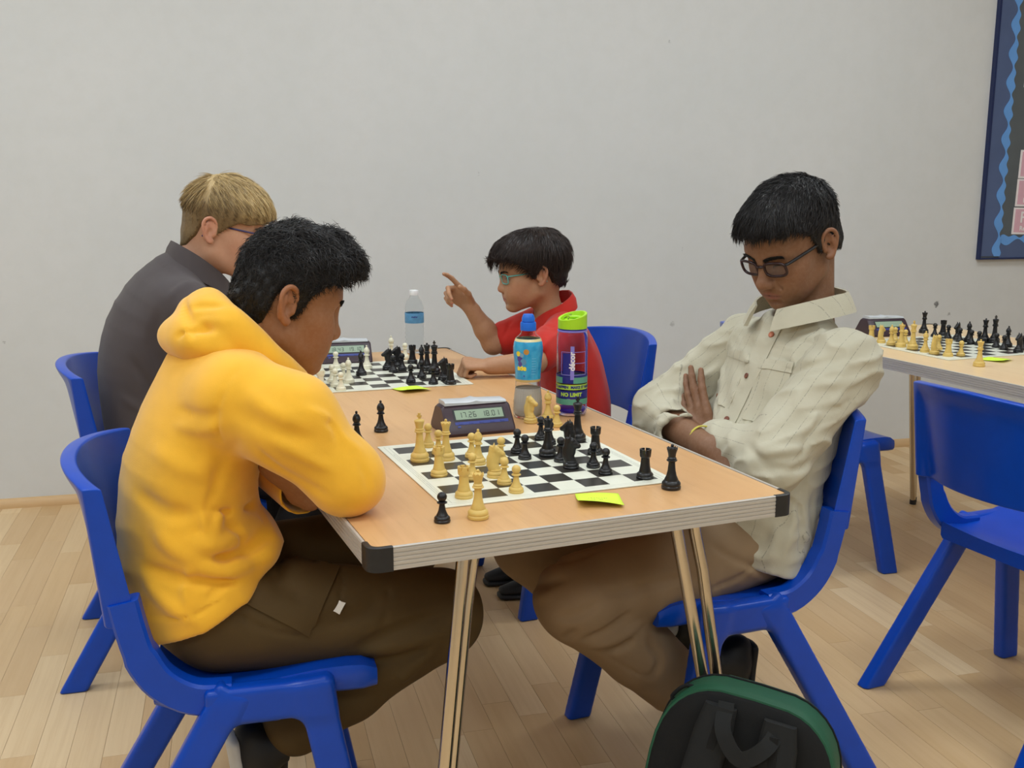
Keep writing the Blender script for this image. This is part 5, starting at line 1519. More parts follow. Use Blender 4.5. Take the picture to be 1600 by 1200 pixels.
def button(model, px, r, m, parent, off, name='button'):
    P, N, ok = surf(model, [px]); p, n = P[0], N[0]
    t = np.cross(n, [0, 0, 1.0]); t /= np.linalg.norm(t); u = np.cross(n, t)
    mb = MB(); prof = [(0.0003, 0.0005), (r, 0.0005), (r, 0.0024), (r*0.85, 0.0032), (r*0.6, 0.0024), (0.0003, 0.0022)]
    rings = [[tuple(p - off + n*(z + 0.0035) + rr*(math.cos(q)*t + math.sin(q)*u)) for q in np.linspace(0, 2*math.pi, 14, endpoint=False)] for rr, z in prof]
    return mb.loft(rings).build(name, m, parent, sharp=50)
def seam(model, px, r, m, parent, off, name='seam', lift=0.0005):
    P, N, ok = surf(model, px); Q = [p + n*lift - off for p, n, k in zip(P, N, ok) if k]
    if len(Q) > 1: return MB().tube(catmull(Q, 3), r, 5).build(name, m, parent)
def make_hand(org, along, back, left, sc=1.0):
    x = np.array(along, float); x /= np.linalg.norm(x); z = np.array(back, float); z = z - x*(z @ x); z /= np.linalg.norm(z)
    y = np.cross(z, x)
    if left: y = -y
    return Hand(org, np.stack([x, y, z], 1), sc)
def eyes(hd, parent, off, iris):
    m_ = mat('eye', (0.8, 0.8, 0.8, 1), 0.08, var=0, attr='skin', spec=0.6)
    for sg in (1, -1):
        n, k = 20, 14; V = []; C = []
        for i in range(k + 1):
            th = math.pi*i/k
            for j in range(n):
                ph = 2*math.pi*j/n; d = np.array([math.cos(th), math.sin(th)*math.cos(ph), math.sin(th)*math.sin(ph)])
                e = d @ np.array([0.93, 0.0, -0.36]); V.append(hd.T(*(np.array([0.0655, sg*0.0315, -0.001]) + 0.0126*d)) - off)
                C.append((0.01, 0.008, 0.008) if e > 0.955 else (iris[:3] if e > 0.86 else (0.62, 0.58, 0.55)))
        F = np.array([(i*n + j, (i+1)*n + j, (i+1)*n + (j+1) % n, i*n + (j+1) % n) for i in range(k) for j in range(n)])
        np_mesh('eye', np.array(V), F, m_, parent, True, {'skin': np.array(C)})
def brows(hd, body_model, parent, off, m, thick=1.0, up=0.0, n=170, seed=3):
    rg = np.random.RandomState(seed); V = []; F = []; roots = []
    for sg in (1, -1):
        for k in range(n):
            t = rg.uniform(0, 1); y = 0.010 + 0.038*t; z = 0.0135 + up + 0.006*math.sin(t*2.2) + rg.uniform(-1, 1)*0.0030*thick*(1 - 0.55*t)
            roots.append((sg, t, hd.T(0.12, sg*y*1.0, z)))
    d = -hd.R[:, 0]; PP = np.array([r[2] for r in roots])
    for _ in range(24): PP = PP + d*np.maximum(body_model.eval(PP.astype(np.float32)), 0)[:, None]*0.8
    if True:
        for (sg, t, _), p in zip(roots, PP):
            dirv = hd.R @ np.array([0.0, sg*1.0, 0.45 - 0.7*t + rg.normal()*0.15]); dirv /= np.linalg.norm(dirv)
            e = p + dirv*0.0075*hd.s - d*0.0012; w = hd.R[:, 2]*0.0006; b_ = -d*0.0010
            o = len(V); V += [p - w, p + w, p + b_*1.5, e]; F += [(o, o+1, o+3), (o+1, o+2, o+3), (o+2, o, o+3), (o, o+2, o+1)]
    return np_mesh('eyebrow', np.array(V) - off, np.array(F), m, parent, True, {'tone': np.full(len(V), 0.3)})
def glasses(hd, parent, off, mf, ml, w=0.050, h=0.030, thick=0.0021, rnd=0.35, front=0.092, dz=-0.004, temple=None, half_top=False, arm=0.0022):
    g = empty('glasses', (0, 0, 0), 0, parent)
    T = lambda x, y, z: hd.T(x, y, z) - off
    ctr = 0.0335
    for sg in (1, -1):
        loop = []
        for q in np.linspace(0, 2*math.pi, 32, endpoint=False):
            cq, sq = math.cos(q), math.sin(q); e = rnd
            y = sg*ctr + w/2*np.sign(cq)*abs(cq)**e; z = dz + h/2*np.sign(sq)*abs(sq)**e
            x = front - 0.010*((abs(y))/0.06)**2 + 0.10*(z - dz)*0.6
            loop.append(T(x, y, z))
        MB().tube(loop + loop[:2], thick*hd.s, 7).build('rim', mf, g, sharp=80)
        c_ = T(front - 0.010*(ctr/0.06)**2, sg*ctr, dz); V = [c_] + loop
        o = mesh_obj('lens', V, [(0, i + 1, (i + 1) % 32 + 1) for i in range(32)], ml, g)
        sm = o.modifiers.new('solid', 'SOLIDIFY'); sm.thickness = 0.0012
        yo = sg*(ctr + w/2); xo = front - 0.010*(abs(yo)/0.06)**2
        tp = [T(xo - 0.001, yo, dz + h*0.32), T(xo - 0.010, yo + sg*0.005, dz + h*0.33), T(0.02, sg*0.0735, dz + h*0.36), T(-0.008, sg*0.0775, dz + h*0.36), T(-0.028, sg*0.078, dz - 0.008), T(-0.036, sg*0.076, dz - 0.022)]
        MB().tube(catmull(tp, 4), arm*hd.s, 7).build('temple_arm', temple or mf, g)
    br = [T(front - 0.003, 0.0095, dz + h*0.18), T(front + 0.004, 0, dz + h*0.26), T(front - 0.003, -0.0095, dz + h*0.18)]
    MB().tube(catmull(br, 4), thick*hd.s, 7).build('bridge', mf, g)
    return g
def shoe(org, fwd, m_up, m_sole, parent, off, sc=1.0):
    """trainer; org = heel on the floor"""
    f = np.array([fwd[0], fwd[1], fwd[2] if len(fwd) > 2 else 0.0], float); f /= np.linalg.norm(f); l = np.cross([0, 0, 1.0], f); l /= np.linalg.norm(l); u = np.cross(f, l)
    R = np.stack([f, l, u], 1); o = np.array(org, float)
    T = lambda x, y, z: o + R @ (sc*np.array([x, y, z]))
    e = empty('shoe', (0, 0, 0), 0, parent)
    m = Model()
    m.add(Sweep([T(0.0, 0, 0.042), T(0.05, 0, 0.046), T(0.12, 0.002, 0.042), T(0.19, 0.004, 0.036), T(0.245, 0.0, 0.030)], l, [0.030*sc, 0.033*sc, 0.040*sc, 0.043*sc, 0.032*sc], [0.030*sc, 0.034*sc, 0.032*sc, 0.026*sc, 0.018*sc]), 0.02)
    m.cone(T(0.035, 0, 0.05), T(0.03, 0, 0.10), 0.036*sc, 0.036*sc, 0.03)
    m.cut(T(0, 0, 0.018), -u, 0.003)
    m.cut(T(0, 0, 0.105), u, 0.004)
    V, F = m.mesh(o - 0.32*sc, o + 0.32*sc, 0.005); np_mesh('upper', V - off, F, m_up, e)
    s = Model(); s.add(Sweep([T(-0.004, 0, 0.013), T(0.06, 0, 0.013), T(0.13, 0.003, 0.013), T(0.20, 0.004, 0.013), T(0.255, 0, 0.013)], l, [0.032*sc, 0.035*sc, 0.043*sc, 0.046*sc, 0.036*sc], [0.0135*sc]*5), 0.01)
    V, F = s.mesh(o - 0.32*sc, o + 0.32*sc, 0.005); np_mesh('sole', V - off, F, m_sole, e)
    return e
def cloth(name, model, lo, hi, h, m, parent, off, it=1, attrs=None):
    V, F = model.mesh(lo, hi, h)
    V = smooth_verts(V, F, it, 0.4) if it else V
    return np_mesh(name, V - off, F, m, parent, True, attrs(V) if attrs else None)
# ------------------------------------------------------------------ shared materials for people
M_SKIN = skin_mat('skin')
M_BHAIR = hair_mat('black_hair', S(13, 12, 13), S(46, 42, 42), 0.42)
M_DBHAIR = hair_mat('dark_brown_hair', S(24, 17, 15), S(62, 46, 40), 0.42)
M_BLOND = hair_mat('blond_hair', S(104, 84, 58), S(214, 186, 132), 0.45)
M_SHOE = mat('black_shoe', S(26, 27, 29), 0.55, var=0.1, vscale=40)
M_SOLE = mat('white_sole', S(205, 205, 202), 0.55, var=0.05)
M_GLASSL = mat('spectacle_lens', (0.25, 0.25, 0.27, 1), 0.03, var=0.0, spec=0.6, alpha=0.10)
def person(a, b, label):
    o = empty('person', lw(a, b), TA); tag(o, label, 'person'); return o, np.array([a, b, 0.0])
def skin_body(model, lo, hi, h, parent, off, hd, skin, lip, cheek, hands=(), extra=None):
    V, F = model.mesh(lo, hi, h)
    C = hd.colour(V, skin, lip, cheek)
    for hn in hands: C = hn.colour(V, C, cheek)
    if extra is not None: C = extra(V, C)
    return np_mesh('body', V - off, F, M_SKIN, parent, True, {'skin': C})
def lash(hd, V, C, col=(0.012, 0.009, 0.008), zc=-0.001, wid=0.0022):
    q = hd.inv(V); y = np.abs(q[:, 1]) - 0.032
    w = np.exp(-((q[:, 2] - zc - hd.eo + 0.003 + (y/0.014)**2*0.0035)/wid)**2)*(np.abs(y) < 0.0145)*(q[:, 0] > 0.06)
    return C*(1 - w[:, None]) + np.array(col)*w[:, None]
SIDE = (0, 1, 0)

# ================================================================== person in the yellow hoodie
def build_yellow():
    p, off = person(-0.185, 0.42, 'person in a yellow hoodie leaning on the table, studying the board')
    hd = Head((-0.026, 0.421, 1.049), rot_head(0.03, 0.28), 1.06, jaw=1.0, nose=0.97, eye_open=0.0034, short=0.020, fx=0.90)
    # ---- body
    m = Model(); hd.build(m)
    m.cone(hd.T(-0.040, 0, -0.045), (-0.125, 0.42, 0.90), 0.052, 0.062, 0.035)
    m.add(Sweep([(-0.19, 0.42, 0.50), (-0.205, 0.42, 0.68), (-0.185, 0.42, 0.80), (-0.145, 0.42, 0.90)], SIDE, [0.12, 0.13, 0.12, 0.10], [0.08, 0.08, 0.07, 0.055]), 0.04)
    m.cone((-0.15, 0.42, 0.88), (-0.11, 0.60, 0.88), 0.05, 0.045, 0.03).cone((-0.11, 0.60, 0.88), (-0.055, 0.62, 0.735), 0.042, 0.038, 0.02)
    wr = np.array([-0.034, 0.330, 0.724])
    m.cone((-0.055, 0.62, 0.735), tuple(wr), 0.038, 0.026, 0.02)
    m.cone((-0.15, 0.42, 0.88), (-0.13, 0.25, 0.89), 0.05, 0.045, 0.03).cone((-0.13, 0.25, 0.89), (0.006, 0.20, 0.785), 0.042, 0.038, 0.02).cone((0.006, 0.20, 0.785), (0.01, 0.42, 0.765), 0.036, 0.026, 0.02)
    hn = make_hand(wr + np.array([0.000, -0.022, 0.000]), (-0.66, -0.10, 0.72), (-0.72, -0.40, -0.50), True, 0.96)
    hn.build(m, [(0.35, 0.7, 0.4), (0.40, 0.7, 0.4), (0.45, 0.7, 0.4), (0.5, 0.7, 0.4)], thumb=((0.55, 0.0), 0.25, 0.25))
    h2 = make_hand((0.01, 0.42, 0.765), (-0.1, 1, 0.05), (0.1, 0.0, 1), False, 0.98); h2.build(m, [(0.3, 0.4, 0.3)]*4)
    skin, lip, cheek = S(152, 106, 74), S(156, 98, 84), S(168, 106, 74)
    body = skin_body(m, (-0.36, 0.10, 0.46), (0.22, 0.72, 1.22), 0.003, p, off, hd, skin, lip, cheek, (hn, h2), lambda V, C: lash(hd, V, C))
    eyes(hd, body, off, S(50, 30, 20)); brows(hd, m, body, off, M_BHAIR, 1.3, 0.0, 320)
    # ---- hair: thick wavy black crop, longer curls over the forehead
    line = [(0, 0.064), (25, 0.060), (42, 0.046), (56, 0.034), (66, 0.012), (74, -0.026), (84, -0.030), (90, 0.0), (98, 0.026), (108, 0.010), (120, -0.045), (140, -0.080), (180, -0.100)]
    def th(q):
        top = np.clip((q[..., 2] - 0.015)/0.07, 0, 1); fr = np.clip((q[..., 0] - 0.02)/0.06, 0, 1)
        bk = np.clip((-q[..., 0] - 0.0)/0.06, 0, 1)
        return 0.0065 - 0.0025*bk + (0.010 - 0.004*bk)*top + 0.018*fr*top + 0.0045*wav(q, 75, 6, 1)*(0.25 + top) + 0.0028*wav(q, 190, 6, 2)
    fl = lambda q: np.stack([0.25 + q[:, 0]*3 + 0.6*(q[:, 2] > 0.05), q[:, 1]*5, -0.45 + 0*q[:, 2]], -1)
    build_hair('hair', hd, line, th, fl, M_BHAIR, p, off, count=12000, length=lambda q: 0.014 + 0.016*np.clip((q[:, 2] - 0.02)/0.05, 0, 1), width=0.0008, lift=lambda q: 0.06 + 0.10*np.clip((q[:, 2] - 0.03)/0.05, 0, 1),
               curl=0.0055, seed=4, jitter=0.6)
    # ---- hoodie
    M_HOOD = mat('yellow_fleece', S(246, 184, 42), 0.85, var=0.05, vscale=14, bump=0.30, bscale=700, bdist=0.0012, sheen=0.35)
    ho = empty('hoodie', (0, 0, 0), 0, p)
    g = Model()
    g.add(Sweep([(-0.185, 0.42, 0.490), (-0.200, 0.42, 0.56), (-0.212, 0.42, 0.66), (-0.206, 0.42, 0.76), (-0.172, 0.42, 0.86), (-0.138, 0.42, 0.94), (-0.118, 0.42, 0.975)], SIDE,
                [0.196, 0.196, 0.178, 0.176, 0.170, 0.142, 0.10], [0.135, 0.138, 0.120, 0.114, 0.104, 0.092, 0.078], cap=0.03), 0.02)
    g.ell((-0.140, 0.300, 0.905), (0.066, 0.066, 0.066), 0.05).ell((-0.125, 0.570, 0.900), (0.078, 0.072, 0.072), 0.05)
    g.ell((-0.112, 0.40, 0.630), (0.052, 0.135, 0.050), 0.025)
    gb = Model(); gb.p = list(g.p)
    s1 = Model()
    s1.cone((-0.135, 0.268, 0.905), (-0.068, 0.225, 0.872), 0.078, 0.076, 0.03).cone((-0.068, 0.225, 0.872), (0.012, 0.192, 0.782), 0.076, 0.058, 0.03)
    s1.ell((0.022, 0.182, 0.762), (0.044, 0.048, 0.036), 0.016)
    s1.cone((0.012, 0.192, 0.784), (0.010, 0.36, 0.778), 0.058, 0.054, 0.02).cone((0.010, 0.36, 0.778), (0.0, 0.48, 0.772), 0.054, 0.05, 0.02)
    for q_ in s1.p: q_.k = max(q_.k, 0.026); g.p.append(q_)
    g.sub(Cone(hd.T(-0.035, 0, -0.02), (-0.11, 0.42, 0.94), 0.074, 0.050), 0.02)
    g.cut((-0.19, 0.42, 0.548), (0.52, 0, -1), 0.010)
    folds(g, [(q_, 1.5*a_, w_) for q_, a_, w_ in [([(338, 700), (332, 760), (300, 860)], -2.2, 4), ([(425, 745), (400, 790), (330, 800)], -5, 10), ([(372, 690), (345, 730), (330, 790)], -3, 8),
              ([(300, 845), (340, 850), (400, 815)], 10, 12), ([(330, 872), (370, 865), (418, 840)], -9, 8), ([(300, 880), (350, 893), (395, 880)], 9, 11), ([(230, 885), (300, 908), (375, 905)], -7, 9), ([(345, 800), (335, 830), (330, 850)], 7, 8), ([(352, 815), (372, 835), (380, 850)], -7, 7), ([(318, 800), (322, 825), (340, 838)], 6, 7),
              ([(245, 830), (280, 862), (320, 872)], 7, 13), ([(215, 770), (260, 800), (300, 805)], -5, 13), ([(240, 700), (290, 732), (330, 735)], 3, 16), ([(358, 900), (345, 915), (325, 935)], -7, 6), ([(300, 882), (290, 920), (300, 955)], 4, 8), ([(225, 900), (255, 940), (290, 965)], 4, 12), ([(375, 868), (360, 890), (352, 905)], 6, 7),
              ([(280, 640), (320, 650), (345, 645)], -3, 8), ([(275, 665), (315, 672), (340, 668)], 3, 8), ([(232, 962), (270, 966), (310, 958), (350, 935)], -2.2, 3)]])
    folds(g, [([(372, 575), (340, 640), (345, 690)], -3, 5), ([(430, 690), (470, 712), (520, 735)], 4, 9), ([(400, 700), (450, 742), (510, 775)], -4, 8), ([(360, 640), (430, 672), (500, 692)], -4, 13), ([(470, 640), (530, 680), (570, 710)], 3, 11), ([(505, 655), (520, 668), (530, 690)], -5, 7), ([(562, 725), (572, 745), (575, 765)], -3, 5), ([(480, 640), (505, 650), (516, 660)], 4, 7), ([(385, 610), (420, 640), (470, 660)], 3, 12)])
    g.post.append(lambda P: 0.0016*wav(P, 26, 6, 3) + 0.0050*(ridge(P, 22, 1, (1, 0.5, 1.3)) - 0.3)*np.clip((0.80 - P[..., 2])/0.12, 0.1, 1)*np.clip((P[..., 2] - 0.50)/0.05, 0.2, 1)*(P[..., 0] < -0.04))
    V, F = g.mesh((-0.40, 0.08, 0.46), (0.10, 0.66, 1.06), 0.0045); V = smooth_verts(V, F, 1, 0.4)
    on_arm = (s1.eval(V.astype(np.float32)) < gb.eval(V.astype(np.float32)))[F].sum(1) >= 2      # split at the armhole seam
    for nm, sel in (('hoodie_body', ~on_arm), ('sleeve', on_arm)):
        f_ = F[sel]; u_, inv_ = np.unique(f_, return_inverse=True); np_mesh(nm, V[u_] - off, inv_.reshape(f_.shape), M_HOOD, ho)
    s2 = Model(); s2.cone((-0.120, 0.570, 0.900), (-0.055, 0.62, 0.745), 0.078, 0.066, 0.05)
    s2.cone((-0.055, 0.62, 0.740), (-0.032, 0.338, 0.722), 0.060, 0.041, 0.02)
    s2.sub(Cone((-0.030, 0.270, 0.721), (-0.032, 0.360, 0.722), 0.0375, 0.034), 0.003); s2.cut((-0.031, 0.322, 0.721), (0.0, -1, 0.0), 0.003)
    cloth('sleeve', s2, (-0.23, 0.28, 0.64), (0.05, 0.72, 1.0), 0.0045, M_HOOD, ho, off, 1)
    # hood lying on the shoulders
    hq = Model()
    hq.ell((-0.158, 0.42, 0.985), (0.090, 0.128, 0.046), 0.03, R=basis((0.80, 0, -0.10), (0.1, 0, 1)))
    hq.ell((-0.200, 0.395, 1.004), (0.034, 0.080, 0.034), 0.014).ell((-0.168, 0.42, 1.035), (0.045, 0.085, 0.032), 0.016)
    ring = catmull([(-0.165, 0.42, 1.045), (-0.140, 0.335, 1.020), (-0.085, 0.315, 0.965), (-0.040, 0.342, 0.922), (-0.022, 0.385, 0.898), (-0.022, 0.455, 0.898), (-0.040, 0.500, 0.922), (-0.085, 0.525, 0.965), (-0.140, 0.505, 1.020), (-0.165, 0.42, 1.045)], 5)
    rr = np.interp(np.linspace(0, 1, len(ring)), [0, 0.15, 0.3, 0.42, 0.5, 0.58, 0.7, 0.85, 1], [0.028, 0.026, 0.022, 0.019, 0.018, 0.019, 0.022, 0.026, 0.028])
    for i in range(len(ring) - 1): hq.cone(ring[i], ring[i+1], rr[i], rr[i+1], 0.014)
    hq.ell((-0.020, 0.372, 0.905), (0.018, 0.022, 0.020), 0.006)
    hq.sub(Cone(hd.T(-0.035, 0, -0.02), (-0.10, 0.42, 0.94), 0.072, 0.048), 0.014)
    folds(hq, [([(288, 470), (296, 500), (303, 530)], -7, 5), ([(275, 525), (330, 515), (420, 505)], -5, 6), ([(285, 540), (350, 525), (430, 530)], 4, 7), ([(300, 480), (350, 478), (400, 492)], -4, 7), ([(330, 462), (370, 472), (400, 488)], 3, 6), ([(310, 500), (360, 505), (420, 520)], 3, 6), ([(430, 520), (450, 545), (462, 565)], -4, 5)])
    hq.post.append(lambda P: 0.0016*wav(P, 40, 6, 3))
    cloth('hood', hq, (-0.30, 0.24, 0.84), (0.06, 0.60, 1.12), 0.0042, M_HOOD, ho, off, 1)
    # ---- trousers
    M_TR = mat('dark_olive_twill', S(80, 62, 30), 0.8, var=0.07, vscale=10, bump=0.25, bscale=900, bdist=0.0008)
    t = Model()
    t.ell((-0.185, 0.42, 0.510), (0.118, 0.155, 0.085), 0.03)
    for (hip, kn, an, kr) in (((-0.17, 0.335, 0.515), (0.205, 0.300, 0.470), (-0.055, 0.338, 0.290), 0.082), ((-0.17, 0.505, 0.515), (0.200, 0.520, 0.535), (-0.01, 0.522, 0.280), 0.080)):
        hip, kn, an = (np.array(q) for q in (hip, kn, an))
        t.cone(hip, kn, 0.096, kr, 0.03).cone(kn, kn*0.35 + an*0.65, kr*0.98, 0.070, 0.02).cone(kn*0.35 + an*0.65, an, 0.070, 0.062, 0.02)
    t.cut((0, 0, 0.424), (-0.05, 0, -1), 0.012) if False else None
    folds(t, [(q_, 1.7*a_, w_) for q_, a_, w_ in [([(560, 1010), (620, 985), (690, 960)], -7, 9), ([(575, 1020), (640, 1005), (700, 985)], 6, 9), ([(560, 1040), (620, 1030), (670, 1015)], -6, 8), ([(600, 880), (606, 930), (600, 985)], -2.5, 5), ([(500, 980), (560, 960), (600, 930)], -3, 12),
              ([(390, 880), (420, 900), (440, 930)], -5, 10), ([(430, 850), (440, 900), (470, 940)], -5, 12), ([(345, 945), (420, 985), (500, 998)], -2, 4), ([(470, 995), (520, 955), (533, 925), (535, 890)], -2.2, 3.5), ([(380, 860), (460, 870), (535, 890)], -1.8, 3.5), ([(620, 1060), (640, 1050), (690, 1000)], 4, 12)]])
    t.post.append(lambda P: 0.0022*wav(P, 24, 6, 2))
    tr = cloth('trousers', t, (-0.36, 0.18, 0.05), (0.33, 0.66, 0.64), 0.0055, M_TR, p, off, 1)
    M_TAG = mat('white_tag', S(228, 226, 220), 0.7, var=0.02)
    patch('cargo_pocket', t, [(372, 938), (453, 866), (531, 888), (483, 993)], M_TR, tr, off, 12, 12, 0.0028, 0.0016)
    patch('woven_tag', t, [(520, 955), (529, 958), (539, 943), (530, 940)], M_TAG, tr, off, 2, 3, 0.0055, 0.001)
    M_BAND = mat('dark_waistband', S(30, 30, 30), 0.8)
    for (an, fw) in (((-0.180, 0.338, 0.272), (0.12, 0, -0.99)), ((-0.125, 0.522, 0.268), (0.12, 0, -0.99))): shoe(an, fw, M_SHOE, M_SOLE, p, off, 0.98)
build_yellow()

# ================================================================== person in the pale striped shirt
def build_shirt():
    p, off = person(0.93, 0.42, 'person in a pale striped shirt and glasses with arms crossed, looking down')
    hd = Head((1.040, 0.408, 1.128), rot_head(math.pi + 0.22, 0.46), 1.03, jaw=0.96, nose=1.03, eye_open=0.0022)
    m = Model(); hd.build(m)
    m.cone(hd.T(-0.064, 0, -0.035), (1.104, 0.412, 0.93), 0.044, 0.054, 0.016)
    m.add(Sweep([(0.965, 0.42, 0.50), (1.02, 0.42, 0.70), (1.065, 0.42, 0.84), (1.08, 0.415, 0.92)], SIDE, [0.12, 0.13, 0.13, 0.09], [0.08, 0.08, 0.075, 0.055]), 0.04)
    # near arm: hand comes out between chest and far forearm
    m.cone((1.075, 0.42, 0.89), (1.085, 0.26, 0.895), 0.05, 0.045, 0.03).cone((1.085, 0.26, 0.895), (0.880, 0.235, 0.705), 0.042, 0.036, 0.02)
    w1 = np.array([0.895, 0.470, 0.700]); m.cone((0.880, 0.235, 0.705), tuple(w1), 0.034, 0.025, 0.02)
    hn = make_hand(w1 + np.array([0, 0.01, -0.016]), (0.0, 0.50, 0.86), (-0.95, -0.28, 0.2), True, 1.0)
    hn.build(m, [(0.05, 0.15, 0.1), (0.0, 0.12, 0.1), (0.02, 0.15, 0.1), (0.05, 0.2, 0.1)], thumb=((0.5, -0.3), 0.3, 0.2), spread=(0.03, 0.0, -0.03, -0.08))
    # far arm: forearm lies in front, hand tucked under the near arm
    m.cone((1.075, 0.42, 0.89), (1.055, 0.585, 0.885), 0.05, 0.045, 0.03).cone((1.055, 0.585, 0.885), (0.865, 0.640, 0.725), 0.042, 0.038, 0.02)
    w2 = np.array([0.838, 0.385, 0.706]); m.cone((0.865, 0.640, 0.725), tuple(w2), 0.038, 0.027, 0.02)
    h2 = make_hand(w2, (0.18, -1, 0.05), (-0.85, -0.1, 0.5), False, 1.0); h2.build(m, [(0.3, 0.3, 0.2)]*4)
    skin, lip, cheek = S(130, 94, 70), S(146, 92, 82), S(148, 98, 72)
    body = skin_body(m, (0.80, 0.14, 0.46), (1.24, 0.74, 1.29), 0.003, p, off, hd, skin, lip, cheek, (hn, h2), lambda V, C: lash(hd, V, C, zc=-0.003, wid=0.0026))
    eyes(hd, body, off, S(40, 25, 18)); brows(hd, m, body, off, M_BHAIR, 1.5, -0.002, 420)
    line = [(0, 0.062), (20, 0.062), (40, 0.056), (55, 0.044), (66, 0.024), (76, -0.020), (86, -0.022), (91, 0.004), (98, 0.028), (108, 0.012), (120, -0.030), (140, -0.050), (180, -0.066)]
    def th(q):
        top = np.clip((q[..., 2] - 0.02)/0.07, 0, 1); fr = np.clip((q[..., 0] - 0.02)/0.06, 0, 1)
        return 0.006 + 0.013*top + 0.006*fr*np.clip((q[..., 2] - 0.02)/0.05, 0, 1) + 0.0020*wav(q, 100, 6, 3)
    fl = lambda q: np.stack([0.9 + q[:, 0]*2, q[:, 1]*6, -0.35 - 0.7*(q[:, 0] > 0.03) - 0.6*(q[:, 2] < 0.04)], -1)
    build_hair('hair', hd, line, th, fl, M_BHAIR, p, off, count=10000, length=lambda q: 0.012 + 0.014*np.clip((q[:, 2] - 0.02)/0.05, 0, 1), width=0.0008, lift=lambda q: 0.05 + 0.10*np.clip((q[:, 2] - 0.03)/0.05, 0, 1), curl=0.001, seed=7, jitter=0.22)
    M_FR = mat('maroon_black_frame', S(44, 22, 26), 0.25, var=0.1, vscale=60); M_TM = mat('black_frame', S(22, 20, 22), 0.3, var=0.0)
    glasses(hd, p, off, M_FR, M_GLASSL, 0.048, 0.030, 0.0029, 0.62, 0.098, -0.006, M_TM, arm=0.0032)
    # ---- shirt (striped cotton)
    def stripe_mat():
        m_, t, b = new_mat('pale_striped_cotton')
        a = t.add('ShaderNodeAttribute', attribute_name='stripe'); tc = t.add('ShaderNodeTexCoord').outputs['Object']
        f = t.math('ABSOLUTE', t.math('SUBTRACT', t.math('FRACT', t.math('DIVIDE', a.outputs['Fac'], 0.029)), 0.5))
        ln = t.add('ShaderNodeMapRange', interpolation_type='SMOOTHSTEP'); ln.inputs[1].default_value = 0.035; ln.inputs[2].default_value = 0.012; t.link(f, ln.inputs[0])
        dash = t.ramp(t.noise(tc, 260, 2), 0.35, 0.6)
        nz = t.noise(tc, 22, 4)
        c = t.mix(nz, S(200, 195, 175), S(188, 183, 162))
        c = t.mix(t.math('MULTIPLY', t.math('MULTIPLY', ln.outputs[0], 0.55), dash), c, S(110, 108, 98))
        t.link(c, b.inputs['Base Color']); b.inputs['Roughness'].default_value = 0.85; b.inputs['Sheen Weight'].default_value = 0.1
        h = t.math('ADD', t.noise(tc, 1100, 2), t.math('MULTIPLY', t.noise(tc, 70, 4, 0.65), 1.4))
        t.link(t.bump(h, 0.32, 0.0016), b.inputs['Normal'])
        return m_
    M_SH = stripe_mat()
    sh = empty('shirt', (0, 0, 0), 0, p)
    g = Model()
    g.add(Sweep([(0.918, 0.42, 0.425), (0.938, 0.42, 0.53), (0.990, 0.42, 0.66), (1.035, 0.42, 0.77), (1.062, 0.42, 0.86), (1.070, 0.415, 0.925), (1.068, 0.412, 0.960)], SIDE,
                [0.200, 0.198, 0.182, 0.182, 0.176, 0.135, 0.085], [0.165, 0.160, 0.124, 0.110, 0.104, 0.088, 0.072], cap=0.03), 0.02)
    g.ell((1.085, 0.270, 0.890), (0.066, 0.066, 0.066), 0.05).ell((1.060, 0.575, 0.885), (0.066, 0.066, 0.066), 0.05)
    g.sub(Cone(hd.T(-0.05, 0, -0.05), (1.075, 0.412, 0.955), 0.062, 0.054), 0.012)
    g.cut((0.95, 0.42, 0.455), (-0.30, 0, -1), 0.006)
    folds(g, [([(1272, 770), (1268, 820), (1270, 865)], -4, 8), ([(1240, 790), (1235, 830), (1225, 870)], 6, 10), ([(1250, 780), (1252, 830), (1250, 870)], -6, 8), ([(1205, 830), (1190, 850), (1175, 868)], -4, 9), ([(1150, 830), (1160, 850), (1190, 875)], 4, 9), ([(1215, 820), (1208, 850), (1200, 880)], 4, 8),
              ([(1200, 560), (1180, 620), (1150, 690)], -3, 5), ([(1255, 600), (1230, 650), (1200, 690)], 4, 10), ([(1120, 560), (1110, 600), (1125, 640)], -4, 8), ([(1150, 520), (1130, 560), (1128, 600)], 3, 9)])
    g.post.append(lambda P: 0.0016*wav(P, 34, 6, 4) + 0.0060*(ridge(P, 30, 4, (1, 1, 0.6)) - 0.3)*np.clip((P[..., 2] - 0.44)/0.10, 0.25, 1))
    st_t = lambda V: {'stripe': (V[:, 1] - 0.42)*1.05 + 0.25*np.clip(np.abs(V[:, 1] - 0.42) - 0.11, 0, 1)*np.sign(V[:, 1] - 0.42) + 0.0035}
    cloth('shirt_body', g, (0.80, 0.18, 0.44), (1.26, 0.68, 1.02), 0.0045, M_SH, sh, off, 1, st_t)
    def sleeve(A, B, C, r, folds_, clip, lo, hi, cuff=None):
        A, B, C = (np.array(q, float) for q in (A, B, C))
        s = Model(); s.cone(A, B, r[0], r[1], 0.03).cone(B, C, r[1]*0.98, r[2], 0.025)
        if cuff is not None:
            dv = (C - B)/np.linalg.norm(C - B)
            s.sub(Cone(C - dv*0.03, C + dv*0.08, r[2] - 0.006, r[2] + 0.002), 0.003); s.cut(C + dv*0.004, dv, 0.003)
        folds(s, folds_)
        s.post.append(lambda P: 0.0018*wav(P, 30, 6, 5) + 0.0075*(ridge(P, 32, 5) - 0.3))
